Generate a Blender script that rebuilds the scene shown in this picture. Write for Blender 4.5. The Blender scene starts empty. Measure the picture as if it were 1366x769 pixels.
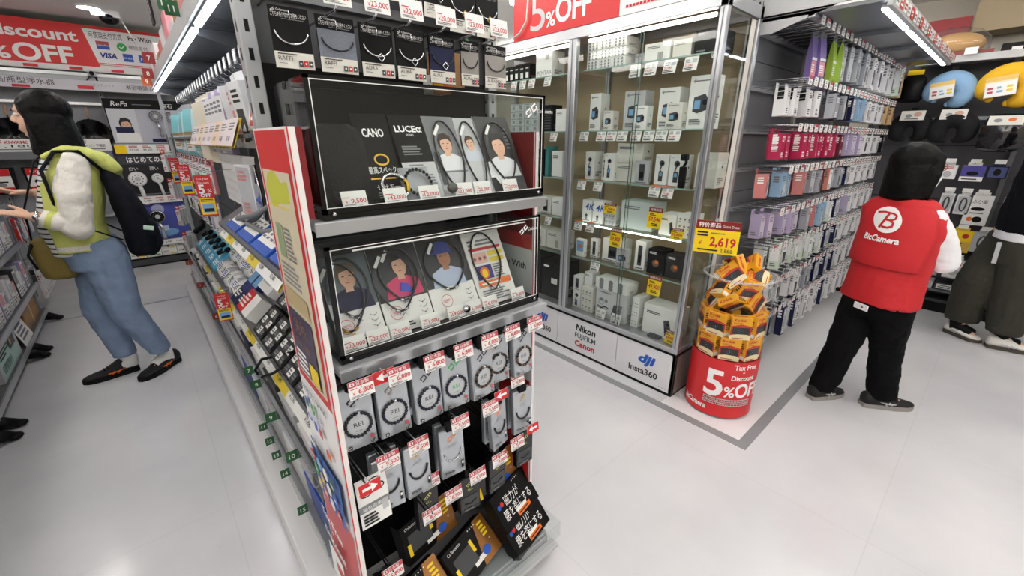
import bpy, bmesh, math, random
from mathutils import Matrix, Vector
R = math.radians
PI = math.pi
random.seed(7)
SC = bpy.context.scene
COL = SC.collection

# ---------------------------------------------------------------- camera, light, exposure
cam_d = bpy.data.cameras.new('camera')
cam_d.sensor_width = 36.0
cam_d.lens = 559.0 / 1366.0 * 36.0
cam_d.clip_start = 0.02
cam = bpy.data.objects.new('camera', cam_d)
COL.objects.link(cam)
cam.location = (0, 0, 1.45)
cam.rotation_euler = (R(90 - 19.535), 0, R(48.89 - 90))
SC.camera = cam
SC.view_settings.view_transform = 'Standard'
SC.view_settings.look = 'None'
SC.view_settings.gamma = 1.0
SC.view_settings.use_curve_mapping = False
SC.view_settings.exposure = 0.12
CEIL_LIGHT = 12.0      # emission of the ceiling fixtures
LED_LIGHT = 13.0       # emission of the shelf strips
CASE_LIGHT = 5.0
wd = bpy.data.worlds.new('World')
SC.world = wd
wd.use_nodes = True
wd.node_tree.nodes['Background'].inputs[0].default_value = (0.8, 0.85, 0.9, 1)
wd.node_tree.nodes['Background'].inputs[1].default_value = 0.25
try:
    SC.cycles.transparent_max_bounces = 24
    SC.cycles.max_bounces = 8
    SC.cycles.caustics_reflective = False
    SC.cycles.caustics_refractive = False
except Exception:
    pass

# ---------------------------------------------------------------- materials
def lin(c):
    c = c / 255.0
    return c / 12.92 if c <= 0.04045 else ((c + 0.055) / 1.055) ** 2.4
def L3(rgb):
    return (lin(rgb[0]), lin(rgb[1]), lin(rgb[2]), 1)
MATS = {}
def mat(name, rgb, rough=0.5, metal=0.0, emit=0.0, noise=0.0, nscale=40.0, bump=0.0, coat=0.0, spec=0.5):
    if name in MATS:
        return MATS[name]
    m = bpy.data.materials.new(name)
    m.use_nodes = True
    nt = m.node_tree
    b = nt.nodes['Principled BSDF']
    b.inputs['Base Color'].default_value = L3(rgb)
    b.inputs['Roughness'].default_value = rough
    b.inputs['Metallic'].default_value = metal
    b.inputs['Coat Weight'].default_value = coat
    b.inputs['Specular IOR Level'].default_value = spec
    if emit:
        b.inputs['Emission Color'].default_value = L3(rgb)
        b.inputs['Emission Strength'].default_value = emit
    if noise or bump:
        tc = nt.nodes.new('ShaderNodeTexCoord')
        n = nt.nodes.new('ShaderNodeTexNoise')
        n.inputs['Scale'].default_value = nscale
        n.inputs['Detail'].default_value = 4
        nt.links.new(tc.outputs['Object'], n.inputs['Vector'])
        if noise:
            mx = nt.nodes.new('ShaderNodeMix'); mx.data_type = 'RGBA'
            c = L3(rgb)
            mx.inputs[6].default_value = tuple(x * (1 - noise) for x in c[:3]) + (1,)
            mx.inputs[7].default_value = tuple(min(1, x * (1 + noise)) for x in c[:3]) + (1,)
            nt.links.new(n.outputs['Fac'], mx.inputs[0])
            nt.links.new(mx.outputs[2], b.inputs['Base Color'])
        if bump:
            bp = nt.nodes.new('ShaderNodeBump')
            bp.inputs['Strength'].default_value = bump
            bp.inputs['Distance'].default_value = 0.01
            nt.links.new(n.outputs['Fac'], bp.inputs['Height'])
            nt.links.new(bp.outputs['Normal'], b.inputs['Normal'])
    MATS[name] = m
    return m
def glass(name, tint=(0.97, 0.985, 0.98), ior=1.45, rough=0.02, haze=0.0):
    if name in MATS:
        return MATS[name]
    m = bpy.data.materials.new(name)
    m.use_nodes = True
    nt = m.node_tree
    nt.nodes.clear()
    out = nt.nodes.new('ShaderNodeOutputMaterial')
    tr = nt.nodes.new('ShaderNodeBsdfTransparent'); tr.inputs[0].default_value = (*tint, 1)
    gl = nt.nodes.new('ShaderNodeBsdfGlossy'); gl.inputs['Roughness'].default_value = rough
    lw = nt.nodes.new('ShaderNodeLayerWeight'); lw.inputs['Blend'].default_value = 0.5
    pw = nt.nodes.new('ShaderNodeMath'); pw.operation = 'POWER'; pw.inputs[1].default_value = 5.0
    fr = nt.nodes.new('ShaderNodeMath'); fr.operation = 'MULTIPLY_ADD'; fr.use_clamp = True
    f0 = ((ior - 1) / (ior + 1)) ** 2
    fr.inputs[1].default_value = 1 - f0; fr.inputs[2].default_value = f0
    nt.links.new(lw.outputs['Facing'], pw.inputs[0]); nt.links.new(pw.outputs[0], fr.inputs[0])
    mx = nt.nodes.new('ShaderNodeMixShader')
    nt.links.new(fr.outputs[0], mx.inputs[0]); nt.links.new(tr.outputs[0], mx.inputs[1]); nt.links.new(gl.outputs[0], mx.inputs[2])
    last = mx
    if haze:
        df = nt.nodes.new('ShaderNodeBsdfDiffuse'); df.inputs[0].default_value = (0.8, 0.82, 0.85, 1)
        m2 = nt.nodes.new('ShaderNodeMixShader'); m2.inputs[0].default_value = haze
        nt.links.new(mx.outputs[0], m2.inputs[1]); nt.links.new(df.outputs[0], m2.inputs[2])
        last = m2
    nt.links.new(last.outputs[0], out.inputs[0])
    MATS[name] = m
    return m

white = mat('white_gloss', (236, 236, 238), 0.4)
paper = mat('paper_white', (240, 240, 238), 0.6)
offw = mat('off_white', (222, 220, 212), 0.55)
lgrey = mat('light_grey', (190, 192, 195), 0.5)
mgrey = mat('mid_grey', (135, 138, 142), 0.5)
dgrey = mat('dark_grey', (62, 64, 68), 0.5)
black = mat('black', (11, 11, 13), 0.5, spec=0.2)
bgloss = mat('black_gloss', (8, 8, 10), 0.12, spec=0.35)
red = mat('sign_red', (206, 36, 40), 0.4)
dred = mat('deep_red', (128, 22, 28), 0.35)
pinkr = mat('tag_red', (186, 74, 86), 0.5)
crim = mat('crimson', (178, 30, 78), 0.45)
yel = mat('yellow', (250, 214, 10), 0.5)
ylw2 = mat('label_yellow', (232, 205, 62), 0.55)
blue = mat('blue', (30, 88, 190), 0.45)
navy = mat('navy', (24, 30, 66), 0.5, spec=0.3)
lblue = mat('light_blue', (120, 170, 215), 0.45)
cyan = mat('cyan_blue', (70, 165, 205), 0.4)
green = mat('green', (38, 98, 58), 0.5)
lgreen = mat('fresh_green', (60, 170, 90), 0.5)
orange = mat('orange', (226, 112, 30), 0.45)
gold = mat('gold', (205, 165, 70), 0.3, 0.9)
pink = mat('pink', (226, 150, 160), 0.5)
rose = mat('rose', (206, 128, 126), 0.45)
lilac = mat('lilac', (176, 164, 196), 0.45)
teal = mat('teal', (72, 150, 150), 0.5)
brown = mat('cardboard', (168, 128, 84), 0.7, noise=0.12, nscale=20)
wood = mat('pale_wood', (198, 178, 146), 0.6, noise=0.08, nscale=8)
skin = mat('skin', (222, 178, 152), 0.55, noise=0.04, nscale=30)
steel = mat('painted_steel', (168, 171, 175), 0.38, 0.25)
steeld = mat('grey_steel', (112, 115, 120), 0.4, 0.3)
alu = mat('aluminium', (186, 189, 193), 0.28, 0.75)
chrome = mat('chrome', (205, 207, 212), 0.16, 1.0)
txt = mat('ink_black', (22, 22, 24), 0.6)
txg = mat('ink_grey', (120, 122, 126), 0.6)
txr = mat('ink_red', (200, 30, 52), 0.6)
txb = mat('ink_blue', (24, 82, 190), 0.6)
txw = mat('ink_white', (245, 245, 245), 0.5)
clear = glass('clear_acrylic', ior=1.3)
pane = glass('glass_pane', (0.955, 0.975, 0.965), 1.35)
film = glass('clear_film', (0.93, 0.94, 0.95), 1.5, 0.12, 0.04)
film2 = glass('frosted_pack', (0.80, 0.82, 0.85), 1.5, 0.2, 0.30)

# ---------------------------------------------------------------- mesh builder
def FR(o, u, v):
    u = Vector(u).normalized(); v = Vector(v).normalized(); n = u.cross(v)
    return Matrix(((u.x, v.x, n.x, o[0]), (u.y, v.y, n.y, o[1]), (u.z, v.z, n.z, o[2]), (0, 0, 0, 1)))
def front(o): return FR(o, (1, 0, 0), (0, 0, 1))          # faces -Y
def left(o): return FR(o, (0, -1, 0), (0, 0, 1))          # faces -X
def right_(o): return FR(o, (0, 1, 0), (0, 0, 1))         # faces +X
def topf(o): return FR(o, (1, 0, 0), (0, 1, 0))           # faces +Z
TXT = {}
def text_mesh(s, bold, res=2):
    k = (s, bold, res)
    if k not in TXT:
        c = bpy.data.curves.new('t', 'FONT')
        c.body = s; c.resolution_u = res; c.offset = bold
        o = bpy.data.objects.new('t', c)
        m = bpy.data.meshes.new_from_object(o)
        vs = [(v.co.x / 0.682, v.co.y / 0.682) for v in m.vertices]
        fs = [tuple(p.vertices) for p in m.polygons]
        xs = [v[0] for v in vs] or [0]
        TXT[k] = (vs, fs, min(xs), max(xs))
        bpy.data.objects.remove(o); bpy.data.curves.remove(c); bpy.data.meshes.remove(m)
    return TXT[k]
def fine_text(t, bold, step, res=3):
    """lettering cut into narrow upright bands so that it can be bent round a curve; returns verts, faces, left, right"""
    vs, fs, a, c = text_mesh(t, bold, res)
    bm = bmesh.new(); V = [bm.verts.new((x, y, 0)) for x, y in vs]
    for f in fs:
        try: bm.faces.new([V[i] for i in f])
        except ValueError: pass
    bmesh.ops.triangulate(bm, faces=bm.faces[:])
    x = a + step
    while x < c:
        bmesh.ops.bisect_plane(bm, geom=bm.verts[:] + bm.edges[:] + bm.faces[:], plane_co=(x, 0, 0), plane_no=(1, 0, 0)); x += step
    bm.verts.ensure_lookup_table(); bm.verts.index_update()
    out = [(v.co.x, v.co.y) for v in bm.verts]; of = [[v.index for v in f.verts] for f in bm.faces]; bm.free()
    return out, of, a, c
class MB:
    def __init__(s):
        s.v = []; s.f = []; s.m = []; s.mats = []; s.sm = []
        s.T = Matrix()
    def mi(s, m):
        if m not in s.mats: s.mats.append(m)
        return s.mats.index(m)
    def add(s, vs, fs, m, smooth=False, M=None):
        b = len(s.v); T = s.T @ M if M is not None else s.T
        s.v += [tuple(T @ Vector(p)) for p in vs]
        i = s.mi(m)
        for f in fs:
            s.f.append([b + k for k in f]); s.m.append(i); s.sm.append(smooth)
    def box(s, a, b, m, ch=0.0, M=None):
        x0, x1 = sorted((a[0], b[0])); y0, y1 = sorted((a[1], b[1])); z0, z1 = sorted((a[2], b[2]))
        if not ch:
            s.add([(x0, y0, z0), (x1, y0, z0), (x1, y1, z0), (x0, y1, z0), (x0, y0, z1), (x1, y0, z1), (x1, y1, z1), (x0, y1, z1)],
                  [(3, 2, 1, 0), (4, 5, 6, 7), (0, 1, 5, 4), (1, 2, 6, 5), (2, 3, 7, 6), (3, 0, 4, 7)], m, M=M)
            return
        c = ch; vs = []; idx = {}
        X = (x0, x1); Y = (y0, y1); Z = (z0, z1)
        for i in (0, 1):
            for j in (0, 1):
                for k in (0, 1):
                    sx, sy, sz = (1, -1)[i], (1, -1)[j], (1, -1)[k]
                    for a_ in range(3):
                        idx[i, j, k, a_] = len(vs)
                        vs.append((X[i] + (0 if a_ == 0 else c * sx), Y[j] + (0 if a_ == 1 else c * sy), Z[k] + (0 if a_ == 2 else c * sz)))
        F = []
        q = lambda *t: F.append([idx[e] for e in t])
        for i in (0, 1):
            r = [(i, 0, 0, 0), (i, 1, 0, 0), (i, 1, 1, 0), (i, 0, 1, 0)]; q(*(r if i else r[::-1]))
            r = [(0, i, 0, 1), (0, i, 1, 1), (1, i, 1, 1), (1, i, 0, 1)]; q(*(r if i else r[::-1]))
            r = [(0, 0, i, 2), (1, 0, i, 2), (1, 1, i, 2), (0, 1, i, 2)]; q(*(r if i else r[::-1]))
        def edge(e1, e2, a1, a2, flip):
            r = [(*e1, a1), (*e2, a1), (*e2, a2), (*e1, a2)]; q(*(r[::-1] if flip else r))
        for i in (0, 1):
            for j in (0, 1):
                edge((i, j, 0), (i, j, 1), 0, 1, i != j)
                edge((i, 0, j), (i, 1, j), 0, 2, i == j)
                edge((0, i, j), (1, i, j), 1, 2, i != j)
                for k in (0, 1):
                    t = [(i, j, k, 0), (i, j, k, 1), (i, j, k, 2)]
                    q(*(t if (i + j + k) % 2 else t[::-1]))
        s.add(vs, F, m, M=M)
    def prism(s, poly, z0, z1, m, M=None, smooth=False):
        n = len(poly)
        vs = [(p[0], p[1], z0) for p in poly] + [(p[0], p[1], z1) for p in poly]
        fs = [list(range(n))[::-1], list(range(n, 2 * n))] + [(i, (i + 1) % n, n + (i + 1) % n, n + i) for i in range(n)]
        s.add(vs, fs, m, smooth, M)
    def rings(s, rs, m, caps=True, closed=False, smooth=True, M=None):
        n = len(rs[0]); vs = [p for r in rs for p in r]; fs = []
        k = len(rs)
        for a in range(k if closed else k - 1):
            b = (a + 1) % k
            for i in range(n):
                j = (i + 1) % n
                fs.append((a * n + i, a * n + j, b * n + j, b * n + i))
        if caps and not closed:
            fs.append(list(range(n))[::-1]); fs.append([(k - 1) * n + i for i in range(n)])
        s.add(vs, fs, m, smooth, M)
    def tube(s, pts, r, m, n=8, closed=False, caps=True, M=None, flat=1.0):
        pts = [Vector(p) for p in pts]; k = len(pts)
        rr = r if isinstance(r, (list, tuple)) else [r] * k
        up = None; out = []
        for i, p in enumerate(pts):
            if closed: d = pts[(i + 1) % k] - pts[i - 1]
            else: d = pts[min(i + 1, k - 1)] - pts[max(i - 1, 0)]
            d.normalize()
            if up is None:
                a = Vector((0, 0, 1)) if abs(d.z) < 0.9 else Vector((1, 0, 0))
                up = d.cross(a).normalized()
            up = (up - d * up.dot(d)).normalized()
            w = d.cross(up)
            out.append([p + up * (rr[i] * math.cos(2 * PI * t / n)) + w * (rr[i] * flat * math.sin(2 * PI * t / n)) for t in range(n)])
        s.rings(out, m, caps, closed, True, M)
    def lathe(s, prof, m, n=24, M=None, caps=True):
        s.rings([[(r * math.cos(2 * PI * t / n), r * math.sin(2 * PI * t / n), z) for t in range(n)] for r, z in prof], m, caps, False, True, M)
    def ball(s, c, r, m, n=12, k=8):
        rx, ry, rz = r if isinstance(r, (tuple, list)) else (r, r, r)
        s.rings([[(c[0] + rx * math.sin(PI * (a + .02) / (k + .04)) * math.cos(2 * PI * t / n), c[1] + ry * math.sin(PI * (a + .02) / (k + .04)) * math.sin(2 * PI * t / n), c[2] - rz * math.cos(PI * a / k)) for t in range(n)] for a in range(k + 1)], m)
    def build(s, name, parent=None, mods=None):
        me = bpy.data.meshes.new(name)
        me.from_pydata(s.v, [], s.f)
        for m in s.mats: me.materials.append(m)
        me.polygons.foreach_set('material_index', s.m)
        me.polygons.foreach_set('use_smooth', s.sm)
        me.update()
        o = bpy.data.objects.new(name, me); COL.objects.link(o)
        if parent is not None:
            o.parent = parent
        return o
class Pr:
    """print on a flat face: u to the right, v up, thin layers outwards"""
    def __init__(s, mb, M, dz=0.0003, k=1):
        s.mb, s.M, s.dz, s.k = mb, M, dz, k
    def z(s):
        s.k += 1; return s.k * s.dz
    def poly(s, pts, m):
        z = s.z(); s.mb.add([(p[0], p[1], z) for p in pts], [list(range(len(pts)))], m, M=s.M); return s
    def rect(s, u0, v0, u1, v1, m): return s.poly([(u0, v0), (u1, v0), (u1, v1), (u0, v1)], m)
    def disc(s, u, v, r, m, ry=None, n=20):
        ry = ry or r
        return s.poly([(u + r * math.cos(2 * PI * t / n), v + ry * math.sin(2 * PI * t / n)) for t in range(n)], m)
    def ring(s, u, v, r, w, m, ry=None, n=24, a0=0, a1=360):
        ry = ry or r; z = s.z(); vs = []; fs = []
        for t in range(n + 1):
            a = R(a0 + (a1 - a0) * t / n)
            vs += [(u + r * math.cos(a), v + ry * math.sin(a), z), (u + (r - w) * math.cos(a), v + (ry - w) * math.sin(a), z)]
        fs = [(2 * t + 1, 2 * t, 2 * t + 2, 2 * t + 3) for t in range(n)]
        s.mb.add(vs, fs, m, M=s.M); return s
    def line(s, pts, w, m):
        z = s.z(); vs = []; fs = []
        for i, p in enumerate(pts):
            a = pts[max(i - 1, 0)]; b = pts[min(i + 1, len(pts) - 1)]
            d = Vector((b[0] - a[0], b[1] - a[1])).normalized(); nx, ny = -d.y * w / 2, d.x * w / 2
            vs += [(p[0] + nx, p[1] + ny, z), (p[0] - nx, p[1] - ny, z)]
        fs = [(2 * i, 2 * i + 1, 2 * i + 3, 2 * i + 2) for i in range(len(pts) - 1)]
        s.mb.add(vs, fs, m, M=s.M); return s
    def text(s, t, u, v, h, m, al='L', w=None, bold=0.0, shear=0.0, res=2, rot=0.0):
        vs, fs, a, b = text_mesh(t, bold, 6 if h > .06 else res)
        sx = h if w is None else w / max(1e-6, b - a)
        W = (b - a) * sx
        off = {'L': 0, 'C': -W / 2, 'R': -W}[al]
        z = s.z(); ca, sa = math.cos(rot), math.sin(rot)
        P = []
        for x, y in vs:
            X = (x - a) * sx + off + y * h * shear; Y = y * h
            P.append((u + X * ca - Y * sa, v + X * sa + Y * ca, z))
        s.mb.add(P, fs, m, M=s.M); return s
    def lines(s, u0, v0, u1, v1, n, m, seed=0, fill=0.55):
        rg = random.Random(seed); hh = (v1 - v0) / n; z = s.z(); vs = []; fs = []
        for i in range(n):
            y = v1 - (i + 1) * hh + hh * (1 - fill) / 2; x1 = u0 + (u1 - u0) * rg.uniform(0.6, 1)
            b = len(vs); vs += [(u0, y, z), (x1, y, z), (x1, y + hh * fill, z), (u0, y + hh * fill, z)]; fs.append((b, b + 1, b + 2, b + 3))
        s.mb.add(vs, fs, m, M=s.M); return s
# ---------------------------------------------------------------- things
def tag(o, label, cat, group=None, kind=None):
    o['label'] = label; o['category'] = cat
    if group: o['group'] = group
    if kind: o['kind'] = kind
    return o
def thing(name, label, cat, loc=(0, 0, 0), rz=0.0, group=None):
    o = bpy.data.objects.new(name, None); COL.objects.link(o)
    o.empty_display_size = 0.05
    o.location = loc; o.rotation_euler = (0, 0, rz)
    return tag(o, label, cat, group)
def wpart(name, mb, parent):
    """part whose mesh was written in world coordinates, under an unrotated thing"""
    o = mb.build(name, parent)
    p = parent; off = Vector((0, 0, 0))
    while p is not None:
        off += p.location; p = p.parent
    o.location = -off
    return o
def struct(name, mb):
    o = mb.build(name); o['kind'] = 'structure'; return o
def kids(o): return [c for c in bpy.data.objects if c.parent == o]
KID = {}
def proto(o):
    """remember a finished thing with its parts for copying"""
    KID[o.name] = [(c, [(d, []) for d in kids(c)]) for c in kids(o)]
    return o
def inst(src, M, label, cat, group=None, first=None):
    if not src.get('placed'):
        src['placed'] = 1; o = src
    else:
        o = src.copy(); COL.objects.link(o)
        for c, ds in KID.get(src.name, []):
            cc = c.copy(); COL.objects.link(cc); cc.parent = o
            for d, _ in ds:
                dd = d.copy(); COL.objects.link(dd); dd.parent = cc
    o.matrix_world = M if isinstance(M, Matrix) else Matrix.Translation(M)
    tag(o, label, cat, group)
    if 'placed' in o and o is not src: del o['placed']
    return o
ORD = ['first', 'second', 'third', 'fourth', 'fifth', 'sixth', 'seventh', 'eighth', 'ninth', 'tenth', 'eleventh', 'twelfth', 'thirteenth', 'fourteenth', 'fifteenth', 'sixteenth', 'seventeenth', 'eighteenth', 'nineteenth', 'twentieth', 'twenty-first', 'twenty-second', 'twenty-third', 'twenty-fourth', 'twenty-fifth', 'twenty-sixth', 'twenty-seventh', 'twenty-eighth', 'twenty-ninth', 'thirtieth', 'thirty-first', 'thirty-second', 'thirty-third', 'thirty-fourth', 'thirty-fifth', 'thirty-sixth', 'thirty-seventh', 'thirty-eighth', 'thirty-ninth', 'fortieth']
def TR(x, y, z, rz=0.0, rx=0.0, ry=0.0):
    return Matrix.Translation((x, y, z)) @ Matrix.Rotation(rz, 4, 'Z') @ Matrix.Rotation(rx, 4, 'X') @ Matrix.Rotation(ry, 4, 'Y')
# ================================================================ the setting
def floor_mat():
    m = bpy.data.materials.new('vinyl_floor'); m.use_nodes = True
    nt = m.node_tree; b = nt.nodes['Principled BSDF']; N = nt.nodes.new; K = nt.links.new
    tc = N('ShaderNodeTexCoord')
    n1 = N('ShaderNodeTexNoise'); n1.inputs['Scale'].default_value = 1.4; n1.inputs['Detail'].default_value = 5
    n2 = N('ShaderNodeTexNoise'); n2.inputs['Scale'].default_value = 90; n2.inputs['Detail'].default_value = 2
    cr = N('ShaderNodeValToRGB')
    cr.color_ramp.elements[0].position = .3; cr.color_ramp.elements[0].color = L3((206, 207, 212))
    cr.color_ramp.elements[1].position = .7; cr.color_ramp.elements[1].color = L3((226, 226, 230))
    K(tc.outputs['Object'], n1.inputs['Vector']); K(tc.outputs['Object'], n2.inputs['Vector'])
    K(n1.outputs['Fac'], cr.inputs['Fac'])
    br = N('ShaderNodeTexBrick'); br.offset = 0
    br.inputs['Scale'].default_value = 1; br.inputs['Brick Width'].default_value = .9; br.inputs['Row Height'].default_value = .9
    br.inputs['Mortar Size'].default_value = .0025; br.inputs['Mortar'].default_value = (.93, .93, .935, 1)
    br.inputs['Color1'].default_value = (1, 1, 1, 1); br.inputs['Color2'].default_value = (.985, .985, .985, 1)
    K(tc.outputs['Object'], br.inputs['Vector'])
    mu = N('ShaderNodeMix'); mu.data_type = 'RGBA'; mu.blend_type = 'MULTIPLY'; mu.inputs[0].default_value = 1
    K(cr.outputs[0], mu.inputs[6]); K(br.outputs['Color'], mu.inputs[7])
    # sparse scuffs
    n3 = N('ShaderNodeTexNoise'); n3.inputs['Scale'].default_value = 5.5; n3.inputs['Detail'].default_value = 8; n3.inputs['Roughness'].default_value = .75
    K(tc.outputs['Object'], n3.inputs['Vector'])
    c3 = N('ShaderNodeValToRGB'); c3.color_ramp.elements[0].position = .26; c3.color_ramp.elements[0].color = (.72, .72, .73, 1)
    c3.color_ramp.elements[1].position = .34; c3.color_ramp.elements[1].color = (1, 1, 1, 1)
    K(n3.outputs['Fac'], c3.inputs['Fac'])
    m2 = N('ShaderNodeMix'); m2.data_type = 'RGBA'; m2.blend_type = 'MULTIPLY'; m2.inputs[0].default_value = .6
    K(mu.outputs[2], m2.inputs[6]); K(c3.outputs[0], m2.inputs[7])
    K(m2.outputs[2], b.inputs['Base Color'])
    mr = N('ShaderNodeMapRange'); mr.inputs['To Min'].default_value = .09; mr.inputs['To Max'].default_value = .22
    K(n1.outputs['Fac'], mr.inputs[0]); K(mr.outputs[0], b.inputs['Roughness'])
    bp = N('ShaderNodeBump'); bp.inputs['Strength'].default_value = .035; bp.inputs['Distance'].default_value = .02
    K(n1.outputs['Fac'], bp.inputs['Height']); K(bp.outputs[0], b.inputs['Normal'])
    return m
floor_m = floor_mat()
wallm = mat('wall_paint', (206, 202, 190), 0.7, noise=.03, nscale=3)
ceilm = mat('ceiling_paint', (232, 232, 230), 0.75, noise=.02, nscale=6)
XW, YW, XL, YR, ZC = 5.75, 7.05, -3.2, -3.6, 2.62
b = MB(); b.box((XL, YR, -.08), (XW, YW, 0), floor_m); struct('floor', b)
b = MB(); b.box((XL, YR, ZC), (XW, YW, ZC + .08), ceilm); struct('ceiling', b)
b = MB(); b.box((XL, YW, 0), (XW, YW + .1, ZC), wallm); struct('wall_back', b)
b = MB(); b.box((XW, YR, 0), (XW + .1, YW, ZC), wallm); struct('wall_right', b)
b = MB(); b.box((XL - .1, YR, 0), (XL, YW, ZC), wallm); struct('wall_left', b)
b = MB(); b.box((XL, YR - .1, 0), (XW, YR, ZC), wallm); struct('wall_rear', b)
beam_m = mat('beam_paint', (176, 160, 132), 0.7)
b = MB(); b.box((5.45, -3.5, 2.28), (5.72, .50, ZC - .003), beam_m); struct('trim_1', b)
tape_m = mat('floor_tape', (146, 148, 152), 0.3, noise=.06, nscale=12)
b = MB(); b.box((1.975, .51, .0004), (2.027, 6.3, .0014), tape_m); b.box((2.027, .51, .0004), (5.05, .562, .0014), tape_m); struct('trim_2', b)
b = MB(); b.box((-.8, 4.97, .0004), (.16, 5.0, .0014), tape_m); struct('trim_3', b)
inner_m = mat('floor_inner_panel', (232, 233, 236), 0.25, noise=.02, nscale=5)
b = MB(); b.box((2.027, .562, .0003), (5.05, 1.0, .001), inner_m); struct('trim_4', b)

# ---- ceiling fixtures
lampm = mat('lamp_diffuser', (255, 250, 244), 0.4, emit=CEIL_LIGHT)
def ceiling_light(x, y, lx, ly, label):
    t = thing('ceiling_light', label, 'light', (x, y, ZC), 0, 'strip lights along the ceiling')
    f = MB(); f.box((-lx / 2 - .02, -ly / 2 - .02, -.03), (lx / 2 + .02, ly / 2 + .02, 0), white, .004); f.build('housing', t)
    d = MB(); d.box((-lx / 2, -ly / 2, -.085), (lx / 2, ly / 2, -.0302), lampm, .01); d.build('diffuser', t)  # diffuser shape deepened so its glowing sides brighten the ceiling
for x in (-2.3, -1.0, .35, 1.55, 2.8, 4.1):
    for y in (-2.6, -.9, .8, 2.6, 4.3):
        ceiling_light(x, y, .13, 1.15, 'white strip light with deep diffuser on the ceiling above the aisles')
t = thing('recessed_lamp', 'small bright round lamp in the ceiling beside the dome camera', 'light', (.02, 6.05, ZC))
f = MB(); f.lathe([(.10, 0), (.105, -.012), (.085, -.014)], white, 28, caps=False); f.build('ring', t)
f = MB(); f.lathe([(.084, -.004), (.084, -.012), (.002, -.013)], lampm, 28); f.build('lens', t)
# dome camera
t = thing('security_camera', 'white dome security camera on the ceiling above the red discount banner', 'camera', (.13, 6.16, ZC))
f = MB(); f.rings([[(a * .11, b_ * .075, z) for a, b_ in [(math.cos(2 * PI * k / 4 + PI / 4) * 1.35, math.sin(2 * PI * k / 4 + PI / 4) * 1.35) for k in range(4)]] for z in (0, -.055)], white, smooth=False); f.build('body', t)
f = MB(); f.ball((.02, -.01, -.058), (.075, .07, .06), bgloss, 20, 10); f.build('dome', t)
f = MB(); f.tube([(.10, -.02, 0), (.12, -.03, -.10), (.15, -.10, -.2), (.17, -.16, -.27)], .006, white); f.build('cable', t)
# ================================================================ end display (in front)
def price_tag(mb, M, price, w=.055, h=.036, head=True, seed=0):
    """shelf price card drawn on a small plate"""
    p = Pr(mb, M)
    p.rect(0, 0, w, h, paper)
    if head:
        p.rect(0, h * .68, w, h, pinkr)
        p.rect(w * .06, h * .76, w * .24, h * .93, paper); p.disc(w * .15, h * .845, h * .06, txr)
        p.text('日本製', w * .32, h * .76, h * .16, txw, w=w * .5)
    p.text(price, w * .95, h * .26, h * .26, txr, 'R', w=min(w * .72, len(price) * w * .12), bold=.012)
    p.text('¥', w * .12, h * .26, h * .16, txr)
    p.lines(w * .06, h * .06, w * .8, h * .2, 2, txg, seed)
    p.lines(w * .06, h * .56, w * .4, h * .64, 1, txr, seed + 1)
def plate(w, h, d=.0012, m=None):
    b = MB(); b.box((0, 0, -d), (w, h, 0), m or paper); return b
def arrow_tag(mb, M, w, h, flip=False):
    p = Pr(mb, M); p.rect(0, 0, w, h, red); s = -1 if flip else 1; cx = w / 2
    p.poly([(cx - s * w * .36, h * .5), (cx - s * w * .05, h * .85), (cx - s * w * .05, h * .62), (cx + s * w * .36, h * .62), (cx + s * w * .36, h * .38), (cx - s * w * .05, h * .38), (cx - s * w * .05, h * .15)][::s], txw)
def co_logo(p, u, v, s, m):
    """two linked square brackets"""
    for k in (-1, 1):
        c = (u + k * s * .28, v + k * s * .18)
        pts = [(c[0] + a * s * .5, c[1] + b_ * s * .5) for a, b_ in ((k * .25, k * .75), (-k * .55, k * .15), (-k * .1, -k * .6), (k * .65, 0), (k * .45, k * .35))]
        p.line(pts, s * .16, m)
RET_X0, RET_X1, EY = .235, .85, .85
RED = thing('end_display', 'grey steel end display of shelves and pegs facing the open floor', 'display rack', (.54, 1.0, 0))
for x in (.215, .83):
    u = MB(); u.box((x, 1.055, .05), (x + .03, 1.09, 2.3), steel, .002)
    k = .1
    while k < 2.28:
        u.box((x + .011, 1.0545, k), (x + .019, 1.0553, k + .022), black); u.box((x - .0004, 1.066, k), (x + .0005, 1.074, k + .022), black); k += .05
    wpart('upright', u, RED)
u = MB(); u.box((.247, 1.07, .1), (.828, 1.085, 1.6), black); wpart('back_panel', u, RED)
u = MB(); u.box((.245, 1.075, 1.6), (.83, 1.085, 2.3), dgrey)
for z in (1.72, 1.9, 2.1): u.box((.245, 1.06, z), (.83, 1.075, z + .02), steeld)
wpart('upper_panel', u, RED)
u = MB(); u.box((.229, .78, .06), (.851, 1.05, .10), steel, .003); wpart('base_deck', u, RED)
u = MB(); u.box((.229, .775, .025), (.851, .7795, .085), steel, .002); wpart('kick_plate', u, RED)
for (x, y) in ((.24, .82), (.83, .82), (.24, 1.05), (.83, 1.05)):
    c = MB(); c.lathe([(.026, -.011), (.028, -.006), (.028, .006), (.026, .011)], black, 18, FR((x, y, .028), (0, 1, 0), (0, 0, 1))); c.box((x - .012, y - .014, .028), (x + .012, y + .014, .06), dgrey)
    wpart('caster', c, RED)
for nm, z, y0 in (('shelf', 1.283, .828), ('shelf', .972, .815)):
    s = MB(); s.box((.232, y0, z), (.848, 1.07, z + .018), steel, .003); s.box((.232, y0 - .004, z - .008), (.848, y0, z + .0175), alu, .001)
    wpart(nm, s, RED)
    for x in (.236, .8395):
        s = MB(); s.prism([(0, 0), (.2, 0), (0, -.05)], 0, .004, steeld, FR((x, 1.07, z), (0, -1, 0), (0, 0, 1))); wpart('bracket', s, RED)
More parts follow.
